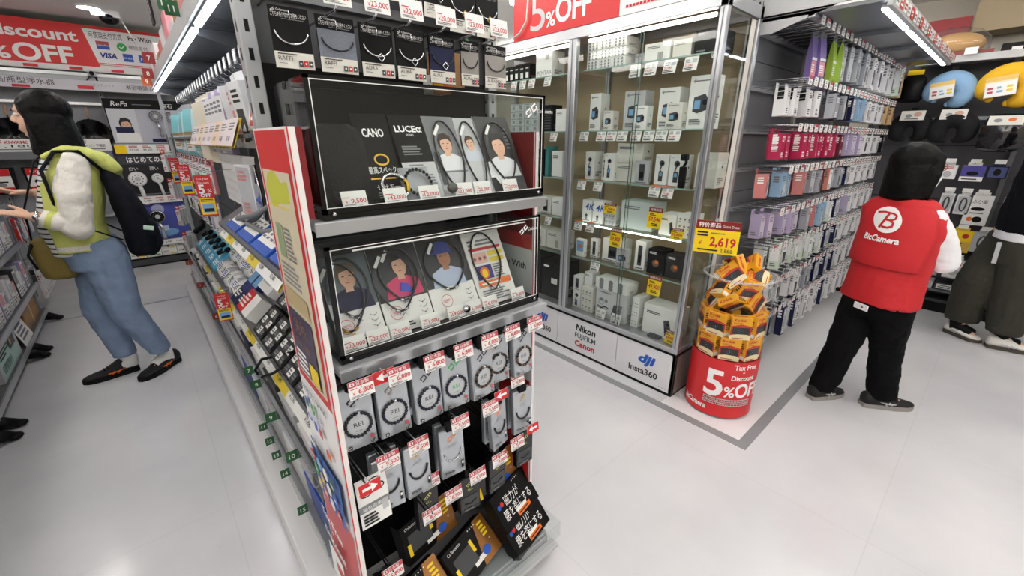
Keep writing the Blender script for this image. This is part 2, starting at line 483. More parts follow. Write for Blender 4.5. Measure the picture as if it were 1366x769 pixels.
# low acrylic tray at the base
u = MB(); u.box((.23, .735, .104), (.875, .739, .165), clear); u.box((.871, .739, .104), (.875, .88, .165), clear); u.box((.23, .739, .104), (.234, .88, .165), clear)
u.box((.23, .735, .1005), (.875, .88, .104), clear); wpart('acrylic_tray', u, RED)
u = MB(); u.box((.23, .74, .045), (.87, .774, .06), lgrey, .002); wpart('front_rail', u, RED)
# side sign boards
def portrait(p, u, v, s, hair, shirt, sk=None):
    sk = sk or skin
    p.poly([(u - s * .95, v - s * 1.5), (u - s * .85, v - s * .75), (u - s * .3, v - s * .5), (u + s * .3, v - s * .5), (u + s * .85, v - s * .75), (u + s * .95, v - s * 1.5)], shirt)
    p.poly([(u - s * .18, v - s * .65), (u + s * .18, v - s * .65), (u + s * .16, v - s * .2), (u - s * .16, v - s * .2)], sk)
    p.disc(u, v + s * .12, s * .46, hair, s * .56); p.disc(u + s * .03, v, s * .36, sk, s * .5)
    p.poly([(u - s * .38, v + s * .2), (u - s * .3, v + s * .62), (u + s * .1, v + s * .7), (u + s * .42, v + s * .5), (u + s * .4, v + s * .15), (u + s * .2, v + s * .35), (u - s * .15, v + s * .3)], hair)
    for k in (-1, 1): p.rect(u + k * s * .15 - s * .06, v + s * .05, u + k * s * .15 + s * .06, v + s * .09, txt)
    p.rect(u - s * .09, v - s * .26, u + s * .09, v - s * .22, pinkr); p.line([(u, v), (u + s * .04, v - s * .12), (u, v - s * .13)], s * .03, rose)
BL = thing('sign_board', 'tall red and white payment sign board on the aisle side of the end display', 'sign', (.214, .90, .1))
u = MB(); u.box((.2, .785, .05), (.213, 1.02, 1.47), white, .002); wpart('board', u, BL)
u = MB(); p = Pr(u, left((.2, 1.02, .05)))
W_, H_ = .235, 1.42
p.rect(0, 0, W_, H_, white); p.rect(.006, .865, W_ - .006, H_ - .004, red)
p.rect(.006, .006, W_ - .006, .52, mat('faded_red', (206, 92, 96), .5))
p.rect(.022, .885, W_ - .022, H_ - .075, mat('poster_cream', (214, 204, 178), .35))
p.poly([(.03, 1.31), (.06, 1.34), (.11, 1.345), (.15, 1.325), (.19, 1.33), (.19, 1.29), (.12, 1.285), (.06, 1.27)], mat('lime_print', (196, 200, 70), .4))
p.lines(.04, 1.11, .185, 1.16, 5, mgrey, 3); p.rect(.05, 1.17, .1, 1.24, mat('poster_sage', (150, 166, 130), .4)); p.lines(.11, 1.17, .17, 1.24, 8, txg, 4); p.lines(.04, 1.275, .18, 1.28, 1, ylw2, 2)
p.rect(.03, 1.06, .19, 1.10, mat('poster_tan', (190, 170, 130), .4))
p.rect(.03, .895, .19, 1.05, mat('poster_plum', (70, 56, 84), .35)); p.text('免税', .06, 1.0, .03, gold); p.text('TAX FREE', .05, .965, .016, gold); p.lines(.04, .90, .12, .955, 4, txw, 5); p.rect(.13, .90, .185, .945, ylw2)
p.text('可使用支付方式', .025, .835, .014, txt, w=.09); p.text('Pay With', .125, .835, .014, txt, w=.065, bold=.02)
p.rect(.03, .79, .055, .815, blue); p.rect(.03, .79, .055, .802, teal); p.disc(.09, .803, .014, lgreen); p.line([(.082, .803), (.088, .797), (.098, .81)], .003, txw); p.text('微信支付', .112, .797, .013, txg, w=.055)
p.text('VISA', .026, .757, .016, txb, bold=.03, shear=.2); p.rect(.085, .75, .108, .773, blue); p.rect(.12, .75, .145, .773, mat('jcb_mid', (180, 60, 70), .5)); p.disc(.165, .725, .012, red); p.disc(.178, .725, .012, orange)
p.text('Alipay+', .045, .685, .018, txt, w=.085); p.disc(.035, .693, .007, txb)
p.rect(.018, .53, W_ - .018, .675, mat('logo_grid_blue', (60, 104, 176), .5))
cs = [ylw2, lblue, white, red, lgreen, orange, paper, blue, pinkr, gold, white, green]
for i in range(3):
    for j in range(4): p.disc(.04 + j * .047, .555 + i * .047, .017, cs[(i * 4 + j * 5) % 12]); p.lines(.03 + j * .047, .55 + i * .047, .05 + j * .047, .56 + i * .047, 2, txw, i)
p.text('Tax Free', .035, .46, .027, txw, w=.15, bold=.02); p.text('+', .1, .43, .02, txw); p.text('Discount', .035, .39, .027, txw, w=.15, bold=.02)
p.text('5', .03, .17, .19, txw, w=.13, bold=.02); p.text('%', .17, .15, .06, txw, w=.05, bold=.02); p.text('OFF', .04, .085, .055, txw, w=.16, bold=.02)
p.lines(.03, .03, .19, .06, 3, txw, 8)
wpart('poster', u, BL)
u = MB(); u.box((.2, .782, .05), (.213, .7848, 1.47), mat('edge_white', (232, 230, 228), .5)); u.box((.2, .7812, .05), (.2022, .7818, 1.47), red); wpart('edge_trim', u, BL)
u = MB(); u.box((.2132, .80, 1.315), (.2285, 1.02, 1.47), dred); wpart('inner_face', u, BL)
BRT = thing('sign_board', 'red and white sign board on the right edge of the end display', 'sign', (.865, .98, .08))
u = MB(); u.box((.853, .885, .08), (.868, 1.05, 1.47), white, .002); wpart('board', u, BRT)
u = MB(); p = Pr(u, left((.853, 1.05, .08))); p.rect(0, 1.1, .165, 1.39, dred); p.rect(0, 1.055, .165, 1.1, red); p.rect(.0, .92, .165, 1.03, white); p.text('Pay With', .02, .99, .02, txt, w=.12, bold=.02); p.rect(0, .62, .165, .9, white); p.rect(0, .05, .165, .6, red)
wpart('poster', u, BRT)
u = MB(); u.box((.853, .881, .08), (.868, .8848, 1.47), white); u.box((.853, .880, .08), (.8565, .8809, 1.47), red); wpart('edge_trim', u, BRT)

# ---- acrylic cases
def acrylic_case(label, x0, x1, y0, y1, z0, z1):
    t = thing('acrylic_case', label, 'display case', ((x0 + x1) / 2, (y0 + y1) / 2, z0))
    k = .009
    u = MB(); u.box((x0, y0, z0), (x1, y1, z0 + .012), bgloss, .001); wpart('base', u, t)
    u = MB()
    for a, b_ in (((x0, y0), (x0 + k, y0 + k)), ((x1 - k, y0), (x1, y0 + k))): u.box((*a, z0 + .012), (*b_, z1), bgloss)
    u.box((x0, y0, z0 + .012), (x1, y0 + k, z0 + .022), bgloss); u.box((x0, y0, z1 - .006), (x1, y0 + .004, z1), bgloss)
    for z in (z0 + .0225, z1 - .0075): u.box((x0 + .008, y0 - .0006, z), (x1 - .008, y0 + .0002, z + .0014), txw)
    for x in (x0 + .0085, x1 - .0105): u.box((x, y0 - .0006, z0 + .022), (x + .0014, y0 + .0002, z1 - .006), txw)
    wpart('black_frame', u, t)
    u = MB(); u.box((x0 + .009, y0 + .002, z0 + .022), (x1 - .009, y0 + .005, z1 - .006), clear); wpart('front_pane', u, t)
    u = MB(); u.box((x0 + .003, y0 + .009, z1 - .004), (x1 - .003, y1, z1), clear); wpart('top_pane', u, t)
    for x in (x0, x1 - .003):
        u = MB(); u.box((x, y0 + .009, z0 + .012), (x + .003, y1, z1 - .004), clear); wpart('side_pane', u, t)
    for x in (x0 + .02, x1 - .02):
        u = MB(); u.tube([(x, y0 - .004, z0 + .012), (x, y0 - .0005, z0 + .012)], .004, chrome, 10); wpart('lock_screw', u, t)
    return t
C1 = acrylic_case('upper clear acrylic case of the end display, black frame, portrait boards inside', .255, .848, .84, 1.05, 1.3013, 1.557)
u = MB(); p = Pr(u, front((.80, .8415, 1.52))); co_logo(p, 0, 0, .03, txw); p.text('Colantotte', .02, -.005, .009, txw); wpart('logo_print', u, C1)
u = MB(); u.box((.264, 1.04, 1.32), (.70, 1.048, 1.55), black); wpart('back_board', u, C1)
C2 = acrylic_case('lower clear acrylic case of the end display, black frame, white poster boards inside', .247, .838, .838, 1.05, .9903, 1.25)
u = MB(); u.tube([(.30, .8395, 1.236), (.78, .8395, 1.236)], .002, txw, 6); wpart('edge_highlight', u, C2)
u = MB(); p = Pr(u, front((.775, .8395, 1.215))); co_logo(p, 0, 0, .022, txw); p.text('Colantotte', .016, -.004, .008, txw); wpart('logo_print', u, C2)
u = MB(); u.box((.25, 1.04, 1.003), (.65, 1.047, 1.24), dgrey); wpart('back_board', u, C2)

def lean_M(xl, yb, zb, yt, zt, rz=0.0, xt=None):
    """board frame: origin at the lower edge's left end, v up the lean"""
    return FR((xl, yb, zb), (1, 0, 0), (0, yt - yb, zt - zb))
def board(label, name, xl, w, h, yb, zb, yt, zt, draw, base=paper):
    M = lean_M(xl, yb, zb, yt, zt); u = MB(); u.box((0, 0, -.003), (w, h, 0), base, M=M); p = Pr(u, M); draw(p, w, h)
    o = u.build(name); tag(o, label, 'poster board'); return M, o
def loop_pts(cu, cv, a, b_, n=40, pinch=0.0):
    out = []
    for t in range(n):
        th = 2 * PI * t / n - PI / 2
        s = math.sin(th); k = 1 - pinch * max(0, -s) ** 1.5
        out.append((cu + a * math.cos(th) * k, cv + b_ * s))
    return out
def necklace(label, M, cu, cv, a, b_, cord, r=.0022, pend=None, pinch=.35, z=.004, clasp=chrome, group=None, tagc=True):
    t = thing('necklace', label, 'necklace', M @ Vector((cu, cv - b_, z)), 0, group)
    Mi = Matrix.Translation(-t.location) @ M
    u = MB(); u.tube([(p_[0], p_[1], z + .002) for p_ in loop_pts(cu, cv, a, b_, 44, pinch)], r, cord, 8, True, M=Mi); u.build('cord', t)
    u = MB()
    for k in (-1, 1): u.tube([(cu + k * a * .32, cv - b_ * .93, z + .002), (cu + k * a * .12, cv - b_ * 1.0, z + .002)], r * 1.5, clasp, 8, M=Mi)
    u.build('clasp', t)
    if pend:
        u = MB(); u.add([], [], pend)
        for k in (0, 1):
            q = .008; c = (cu + (k - .5) * .008, cv - b_ - .010 - k * .004)
            u.tube([(c[0] + q * dx, c[1] + q * dy, z + .002) for dx, dy in ((0, 1), (-1, 0), (0, -1), (1, 0))], .0018, pend, 6, True, M=Mi)
        u.build('pendant', t)
    if tagc:
        u = MB(); u.box((-.004, -.016, -.0004), (.004, .016, .0004), paper, M=Mi @ Matrix.Translation((cu - a * .55, cv + b_ * .72, z + .0052)) @ Matrix.Rotation(R(-35), 4, 'Z')); u.build('price_label', t)
    return t
def case_price(label, x, y, z, price, group, w=.052, h=.034):
    u = plate(w, h); price_tag(u, Matrix(), price, w, h, False, int(x * 1000))
    u.box((0, -.004, -.012), (w, 0, .001), clear)
    o = u.build('price_card'); o.matrix_world = FR((x, y, z), (1, 0, 0), (0, .35, .93)); tag(o, label, 'price card', group); return o
# upper case: black pouch and four boards
u = MB()
u.rings([[(.285 + .06 + sx * wx, .93 + yy + (z - 1.32) * .35, z) for sx, yy in ((-1, -.012), (-.6, -.022), (.6, -.022), (1, -.012), (1, .012), (-1, .012))] for z, wx in ((1.316, .055), (1.34, .066), (1.40, .067), (1.44, .064), (1.47, .052), (1.482, .03))], mat('black_cloth', (16, 16, 19), .85, bump=.4, nscale=180), smooth=False)
o = u.build('display_bust'); tag(o, 'black cloth display bust in the upper case beside the card priced 9,500', 'display stand')
def d_gaho(p, w, h):
    p.rect(0, 0, w, h, black); p.text('CANO', w * .5, h * .74, .018, txw, 'C', w=w * .62, bold=.03); p.ring(w * .55, h * .48, .018, .004, gold, .014); p.text('最高スペック', w * .5, h * .33, .012, txw, 'C', w=w * .8); p.rect(w * .1, h * .26, w * .9, h * .275, gold); p.text('セサモ一', w * .55, h * .14, .010, txw, 'C'); p.lines(w * .2, h * .04, w * .85, h * .12, 3, txg, 2)
board('black board with a gold pendant print, next to the black bust in upper case', 'poster_board', .385, .082, .205, .905, 1.316, .985, 1.505, d_gaho, black)
def d_luce(p, w, h):
    p.rect(0, 0, w, h, black); p.text('LUCEα', w * .5, h * .80, .015, txw, 'C', w=w * .8, bold=.03); p.text('SERIES', w * .5, h * .75, .005, txw, 'C'); p.lines(w * .15, h * .52, w * .8, h * .64, 4, txg, 3)
    p.rect(0, 0, w, h * .44, lgrey); p.lines(w * .2, h * .35, w * .8, h * .42, 2, txg, 4); p.ring(w * .25, h * .3, .009, .0012, txt); p.lines(w * .45, h * .1, w * .9, h * .3, 6, txg, 5)
M2, _ = board('half grey half black board behind the bead bracelet in the upper case', 'poster_board', .470, .088, .212, .885, 1.316, .985, 1.508, d_luce, black)
greyp = mat('poster_grey', (120, 122, 126), .4); shirtw = mat('shirt_white_print', (222, 224, 228), .5); hairb = mat('hair_brown_print', (52, 40, 34), .6)
def d_man1(p, w, h):
    p.rect(0, 0, w, h, greyp); p.rect(0, h * .0, w, h * .3, lgrey); portrait(p, w * .5, h * .64, .045, hairb, shirtw); p.rect(w * .03, h * .15, w * .2, h * .55, dgrey)
def d_man2(p, w, h):
    p.rect(0, 0, w, h, lgrey); portrait(p, w * .5, h * .66, .032, mat('hair_auburn_print', (70, 48, 36), .6), mat('shirt_pale_print', (196, 202, 214), .5))
def d_man3(p, w, h):
    p.rect(0, 0, w, h, mat('poster_char', (46, 47, 50), .4)); portrait(p, w * .48, h * .60, .058, mat('hair_dark_print', (36, 28, 26), .6), shirtw); p.lines(w * .72, h * .55, w * .9, h * .85, 6, txg, 3); p.poly([(w * .1, h * .2), (w * .5, h * .35), (w * .6, h * .28), (w * .2, h * .1)], shirtw)
M3, _ = board('board with a bearded man in white shirt under a long black necklace', 'poster_board', .56, .088, .212, .885, 1.316, .985, 1.508, d_man1)
M4, _ = board('board with a smiling brown-haired man, between the two other portrait boards', 'poster_board', .65, .062, .21, .887, 1.316, .985, 1.506, d_man2)
M5, _ = board('dark board with a young man in profile, at the red board end of case', 'poster_board', .714, .118, .216, .885, 1.316, .985, 1.512, d_man3)
wirem = mat('cord_black', (24, 24, 26), .35)
necklace('long black cord necklace over the bearded man portrait', M3, .045, .105, .036, .092, wirem, .0024, chrome)
necklace('long black cord necklace over the smiling man portrait', M4, .030, .105, .030, .092, wirem, .0024, None)
necklace('black cord necklace with gold pendant over the profile portrait', M5, .057, .112, .048, .085, wirem, .0024, gold)
def beads(name, label, M, cu, cv, rr, n, r, m, group=None, z=.006):
    t = thing(name, label, 'bracelet', M @ Vector((cu, cv - rr, z)), 0, group); Mi = Matrix.Translation(-t.location) @ M
    for i in range(n):
        a = 2 * PI * i / n; u = MB(); c = Mi @ Vector((cu + rr * math.cos(a), cv + rr * math.sin(a), z)); u.ball(c, r, m, 8, 6); u.build('bead', t)
    return t
u = MB(); Mb = FR((.49, .872, 1.318), (1, 0, 0), (0, .5, .86)); u.box((-.036, 0, -.012), (.04, .085, -.003), film2, .002, Mb); o = u.build('clear_stand'); tag(o, 'clear stand holding the black bead bracelet in the upper case', 'stand')
beads('bead_bracelet', 'black bead bracelet on a clear stand in the upper case', Mb, 0, .042, .032, 22, .0042, bgloss)
Mg = FR((.43, .868, 1.318), (1, 0, 0), (0, .5, .86))
t = thing('bangle', 'steel and gold band bangle on stand behind the card priced 42,000', 'bracelet', Mg @ Vector((0, .005, 0))); Mi = Matrix.Translation(-t.location) @ Mg
u = MB(); u.tube([(.030 * math.cos(R(a)), .038 + .030 * math.sin(R(a)), 0) for a in range(30, 331, 10)], .004, chrome, 8, M=Mi, flat=1.6); u.build('steel_band', t)
u = MB(); u.tube([(.030 * math.cos(R(a)), .038 + .030 * math.sin(R(a)), 0) for a in range(-30, 31, 10)], .005, gold, 8, M=Mi, flat=1.6); u.build('gold_plate', t)
for x, pr in ((.303, '9,500'), (.393, '42,000'), (.478, '12,000'), (.575, '22,000'), (.632, '22,000'), (.725, '42,000')):
    case_price('price card reading %s in the upper case, %s' % (pr, {.303: 'beside the black bust', .393: 'below the gold bangle', .478: 'below the bead bracelet', .575: 'below the bearded man', .632: 'below the smiling man', .725: 'below the profile man'}[x]), x, .862, 1.3185, pr, 'price cards in the upper case')
u = MB(); u.lathe([(.012, 0), (.012, .01)], mat('smoke_pendant', (92, 92, 90), .3, .4), 18, FR((.565, .868, 1.34), (1, 0, 0), (0, .3, .9))); o = u.build('round_magnet'); tag(o, 'round grey magnet pendant standing in front of the bearded man board', 'magnet')
# lower case boards
def smallp(p, w, h, u, v):
    p.ring(u, v, .017, .0012, txr); p.lines(u - .01, v - .005, u + .01, v + .005, 3, pink, 2)
    for k in range(3): p.ring(w * .82, h * (.30 - k * .06), .009, .001, txt, .006, a0=180, a1=360); p.rect(w * .81, h * (.30 - k * .06) - .008, w * .83, h * (.30 - k * .06) - .005, txt)
    p.lines(w * .3, h * .04, w * .6, h * .1, 2, txt, 3)
greenc = mat('poster_teal', (92, 104, 112), .4)
def d_p1(p, w, h):
    p.rect(0, h * .36, w, h, greenc); p.poly([(0, h * .36), (0, h * .5), (w * .3, h * .42), (w, h * .4), (w, h * .36)], paper); portrait(p, w * .5, h * .74, .052, mat('hair_fair_print', (96, 84, 66), .6), navy); smallp(p, w, h, w * .22, h * .22)
def d_p2(p, w, h):
    p.rect(0, h * .36, w, h, mat('poster_night', (40, 42, 46), .4)); portrait(p, w * .56, h * .74, .052, mat('hair_black_print', (24, 22, 24), .6), mat('shirt_pink_print', (214, 60, 110), .5)); p.poly([(w * .45, h * .45), (w * .7, h * .42), (w * .65, h * .52), (w * .5, h * .55)], mat('print_violet', (70, 70, 190), .5)); smallp(p, w, h, w * .25, h * .22)
def d_p3(p, w, h):
    p.rect(0, h * .38, w, h, mat('poster_ink', (30, 31, 36), .4)); portrait(p, w * .5, h * .74, .054, navy, mat('shirt_ice_print', (186, 200, 226), .5), mat('skin_tan_print', (172, 122, 92), .6)); p.poly([(w * .33, h * .80), (w * .69, h * .80), (w * .66, h * .92), (w * .5, h * .95), (w * .36, h * .92)], mat('cap_blue_print', (40, 58, 140), .5)); p.poly([(w * .22, h * .785), (w * .7, h * .79), (w * .7, h * .815), (w * .3, h * .815)], mat('cap_blue_print', (40, 58, 140), .5)); smallp(p, w, h, w * .3, h * .2)
def d_p4(p, w, h):
    p.rect(0, 0, w, h, paper); p.lines(w * .1, h * .80, w * .9, h * .9, 2, txg, 3); p.rect(w * .08, h * .74, w * .92, h * .78, red); p.rect(w * .1, h * .56, w * .5, h * .71, mat('print_peach', (226, 190, 170), .5))
    for k in range(3): p.disc(w * (.17 + .13 * k), h * .63, w * .05, rose); p.disc(w * (.17 + .13 * k), h * .63, w * .022, txt)
    p.rect(w * .53, h * .65, w * .92, h * .71, ylw2); p.rect(w * .53, h * .56, w * .92, h * .62, ylw2); p.rect(w * .1, h * .34, w * .52, h * .53, mat('print_indigo', (40, 30, 120), .5)); p.disc(w * .31, h * .43, w * .12, orange, h * .085); p.disc(w * .31, h * .42, w * .07, yel, h * .06); p.lines(w * .56, h * .34, w * .9, h * .53, 6, txg, 4)
    p.rect(w * .08, h * .24, w * .92, h * .32, orange); p.lines(w * .14, h * .26, w * .86, h * .30, 1, paper, 4); p.lines(w * .1, h * .04, w * .9, h * .2, 5, txg, 7)
P1, _ = board('poster board of a fair curly-haired young man under two necklaces', 'poster_board', .263, .112, .215, .88, 1.0045, .985, 1.205, d_p1)
P2, _ = board('poster board of a woman in a pink sports shirt under a necklace', 'poster_board', .379, .128, .218, .88, 1.0045, .985, 1.208, d_p2)
P3, _ = board('poster board of a man in a blue cap under a black loop', 'poster_board', .511, .142, .218, .88, 1.0045, .985, 1.208, d_p3)
P4, _ = board('white board with orange heat-map print and red bars, beside the red board', 'poster_board', .657, .135, .215, .88, 1.0045, .985, 1.204, d_p4)
necklace('black cord necklace with steel square pendant on the fair man poster', P1, .052, .135, .046, .07, wirem, .0026, bgloss)
necklace('black cord necklace with gold square pendant low on the fair man poster', P1, .030, .115, .05, .08, wirem, .0024, gold, z=.008, clasp=gold)
necklace('black cord necklace with steel pendant on the pink shirt poster', P2, .066, .142, .05, .068, mat('cord_grey', (60, 60, 64), .3), .0026, chrome)
necklace('second dark cord loop crossing the pink shirt poster', P2, .045, .125, .052, .075, wirem, .0024, chrome, z=.008)
necklace('plain black loop necklace around the blue cap portrait', P3, .068, .14, .06, .068, wirem, .0028, None)
necklace('plain black loop necklace on the heat-map board', P4, .060, .125, .048, .085, wirem, .0028, None, pinch=.5)
for x, pr in ((.262, '23,000'), (.318, '22,000'), (.374, '20,000'), (.455, '21,000'), (.535, '19,000'), (.590, '6,000'), (.648, '16,000'), (.752, '9,800')):
    case_price('price card reading %s along the front of the lower case' % pr, x, .86, 1.0048, pr, 'price cards in the lower case')
u = MB(); u.lathe([(.010, 0), (.010, .009)], chrome, 18, FR((.592, .868, 1.02), (1, 0, 0), (0, .3, .9))); o = u.build('round_magnet'); tag(o, 'round steel magnet pendant standing in front of the blue cap poster', 'magnet')
u = MB(); u.box((.70, .87, 1.004), (.71, .876, 1.05), clear); 
# ---- cards hung above the cases
def swing_card(label, x, w, z0, h, y, name, photo, hookz, bg=black, rz=0.0):
    t = thing('necklace_card', label, 'packaged necklace', (x + w / 2, y, z0 + h * .5), rz, 'necklace cards hung above the upper case')
    M = FR((-w / 2, 0, -h * .5), (1, 0, 0), (0, 0, 1)); u = MB(); u.box((0, 0, -.004), (w, h, 0), black, M=M); p = Pr(u, M)
    p.rect(0, 0, w, h, black); p.rect(0, 0, w, h * .27, offw)
    if photo: p.rect(0, h * .27, w, h * .76, photo)
    co_logo(p, w * .12, h * .93, .006, txw); p.text('Colantotte', w * .2, h * .92, .0035, txw)
    p.text('こちらを貼り付けてお持ちください', w * .05, h * .83, .006, txw, w=w * .88); p.lines(w * .3, h * .79, w * .9, h * .81, 1, txg)
    p.lines(w * .08, h * .22, w * .6, h * .25, 1, txt); p.text(name, w * .08, h * .13, h * .07, txt); p.lines(w * .08, h * .07, w * .3, h * .09, 1, txg)
    for k, c in enumerate((dgrey, red, dgrey)): p.rect(w * (.58 + .13 * k), h * .04, w * (.69 + .13 * k), h * .14, c); p.disc(w * (.635 + .13 * k), h * .09, w * .025, txw)
    u.build('backing_card', t)
    u = MB(); u.tube([(w * (.5 + .42 * math.cos(R(a))) - w / 2, -.004, -h * .5 + h * .62 + h * .22 * math.sin(R(a))) for a in range(185, 356, 12)], .0016, wirem if photo else chrome, 6)
    if name in ('AURA', 'CARO', 'LUCK α'): u.tube([(q[0] + w * .08, -.005, q[1] - h * .12) for q in ((0, .008), (-.008, 0), (0, -.008), (.008, 0))], .0014, gold if name == 'CARO' else chrome, 6, True)
    u.build('cord', t)
    u = MB(); u.tube([(0, .004, h * .5 - .012), (0, -.004, h * .5 - .008), (0, -.005, h * .5 - .018), (0, .0, h * .5 - .024)], .0012, chrome, 6); u.build('hanging_loop', t)
    return t
def top_hook(x, y0, z, price):
    h = MB(); h.tube([(x, 1.074, z + .0), (x, y0 + .02, z), (x, y0 + .006, z + .006)], .0022, chrome, 8)
    o = wpart('hook', h, RED)
    q = plate(.05, .036); price_tag(q, Matrix(), price, .05, .036, False, int(x * 999)); c = q.build('price_card', o)
    c.matrix_world = Matrix.Identity(4); c.parent = o
    c.location = (0, 0, 0)
    c.matrix_local = FR((x - .025, y0, z + .004), (1, 0, 0), (0, .12, .99)); return o
denim = mat('photo_denim', (116, 122, 136), .5, noise=.25, nscale=300); phg = mat('photo_grey', (150, 146, 142), .5)
rows = [(.245, .068, 1.5775, .102, .948, 'RAFFI', None, '16,000'), (.327, .075, 1.5775, .1, .95, 'RAFFI', denim, '16,000'), (.413, .072, 1.5775, .1, .952, 'AURA', None, '23,000'), (.493, .072, 1.5775, .1, .952, 'AURA', None, '22,000'), (.576, .072, 1.5775, .1, .954, 'AURA', navy, '20,000'), (.666, .05, 1.5775, .1, .952, 'AURA MIX', phg, '23,000'), (.737, .072, 1.5775, .1, .952, 'AURA MIX', phg, '23,000')]
LB = ['necklace card with dim cord on black, first at the slotted post', 'necklace card with pale denim photo above the upper case', 'necklace card with silver square pendant, third from the slotted post', 'necklace card with pale square pendant, fourth from the slotted post', 'necklace card with navy photo and square pendant above upper case', 'narrow grey photo necklace card, sixth from the slotted post', 'grey photo necklace card with two cords, last toward the glass cabinet']
for i, (x, w, z0, h, y, nm, ph, pr) in enumerate(rows):
    swing_card(LB[i], x, w, z0, h, y, nm, ph, 0, rz=R((-4, 2, -2, 1, 3, -6, 2)[i]))
for i, (x, z, pr) in enumerate(((.262, 1.705, '11,000'), (.34, 1.672, '16,000'), (.415, 1.672, '23,000'), (.487, 1.672, '22,000'), (.567, 1.672, '20,000'), (.642, 1.672, '23,000'), (.712, 1.672, '23,000'))):
    top_hook(x, .86, z - .001, pr)
for i, (x, w, z0, nm, lb) in enumerate(((.50, .08, 1.742, 'RAFFI', 'upper row necklace card above the fourth price card'), (.60, .075, 1.725, 'LUCK α', 'upper row necklace card without pendant, beside the gold ring pendant card'), (.672, .078, 1.705, 'CARO', 'upper row necklace card with gold ring pendant'), (.757, .072, 1.705, 'CARO', 'upper row necklace card with steel ring pendant'))):
    swing_card(lb, x, w, z0, .11, 1.0 + .003 * i, nm, None, 0)
    h = MB(); h.tube([(x + w / 2, 1.076, z0 + .1), (x + w / 2, .97, z0 + .1), (x + w / 2, .965, z0 + .106)], .0022, chrome, 8); wpart('hook', h, RED)
u = MB(); u.box((.63, 1.018, 1.578), (.72, 1.055, 1.66), brown, .001); o = u.build('carton'); tag(o, 'brown carton on the top of the upper case behind the cards', 'box')
u = MB(); u.box((.60, .985, 1.5578), (.652, 1.03, 1.60), paper, .001); p = Pr(u, front((.60, .985, 1.5578))); p.rect(0, 0, .052, .042, orange); p.lines(.004, .004, .046, .036, 5, yel, 2); o = u.build('flyer_block'); tag(o, 'orange printed flyer block behind the fifth necklace card', 'flyers')
u = MB(); u.prism([(0, 0), (.03, .05), (0, .1)], 0, .01, mat('bright_green', (110, 220, 150), .5), front((.735, 1.03, 1.6))); o = u.build('green_wedge'); tag(o, 'bright green plastic wedge showing behind the narrow grey card', 'marker')

# ---- peg rows of bracelets and necklaces
def rei_pack(accent, beadm, seed):
    w, h = .078, .175
    t = thing('bracelet_pack', 'x', 'packaged bracelet', (0, 0, 0))
    M = FR((-w / 2, 0, -h), (1, 0, 0), (0, 0, 1))
    u = MB(); u.box((0, 0, -.022), (w, h * .9, 0), mat('pack_silver', (170, 175, 182), .3, .5), .002, M); p = Pr(u, M)
    p.rect(.002, .002, w - .002, h * .88, mat('pack_silver_print', (186, 191, 198), .24, .5)); co_logo(p, w * .5, h * .73, .028, accent); p.lines(w * .4, h * .63, w * .6, h * .645, 1, txg, 1)
    p.disc(w * .5, h * .36, .031, mat('pack_pale', (196, 200, 206), .35, .1)); p.text('REI', w * .5, h * .33, .011, txt if accent != lgreen else lgreen, 'C', w=.021); p.lines(w * .4, h * .26, w * .6, h * .275, 1, txg, 2)
    p.poly([(w - .02, h * .88), (w - .002, h * .88), (w - .002, h * .74)], blue if seed % 2 else orange); p.line([(w - .016, h * .87), (w - .003, h * .79)], .0015, txw)
    p.rect(w * .12, h * .03, w * .24, h * .08, txt); p.text('M', w * .15, h * .04, .005, txw); p.disc(w * .84, h * .13, .005, pinkr); p.line([(w * .78, h * .06), (w * .82, h * .03), (w * .9, h * .09)], .003, txt); p.lines(w * .3, h * .03, w * .6, h * .06, 2, txg, seed)
    u.build('box', t)
    u = MB()
    for i in range(22):
        a = 2 * PI * i / 22; m = beadm[i % len(beadm)] if i != 5 else chrome; u.ball((.029 * math.cos(a), -.004, -h + h * .36 + .029 * math.sin(a)), .0043, m, 8, 6)
    u.build('bead_bracelet', t)
    u = MB(); u.box((-.017, -.008, -.026), (.017, .012, .012), black, .004); u.box((-.005, -.003, -.034), (.005, .006, -.015), black); u.build('hang_tab', t)
    return proto(t)
bk = mat('bead_hematite', (38, 40, 46), .2, .4); bw = mat('bead_brown', (96, 70, 48), .3); bn = mat('bead_navy', (40, 46, 70), .2, .3)
PK = [rei_pack(txt, [bk], 1), rei_pack(mat('logo_taupe', (120, 108, 96), .4), [bk, bk, bn], 3), rei_pack(txt, [bn, bk], 2), rei_pack(lgreen, [bn, bk], 5), rei_pack(txt, [bw, bk], 4), rei_pack(txt, [bk, bw, bk], 6), rei_pack(txt, [bw, bk, bk, bw], 8)]
GB = 'bracelet packs on the top peg row of the end display'
XP = (.262, .347, .437, .520, .603, .682, .767)
LB = ['bracelet pack with dark beads, first from the payment board', 'bracelet pack with taupe logo and blue corner, second from the payment board', 'bracelet pack with black logo, third from the payment board', 'bracelet pack with green logo and blue corner, fourth on the top row', 'bracelet pack with brown beads and orange corner, fifth on the top row', 'bracelet pack with mixed brown beads, sixth, half behind its neighbour', 'bracelet pack with dark beads, last toward the red board edge']
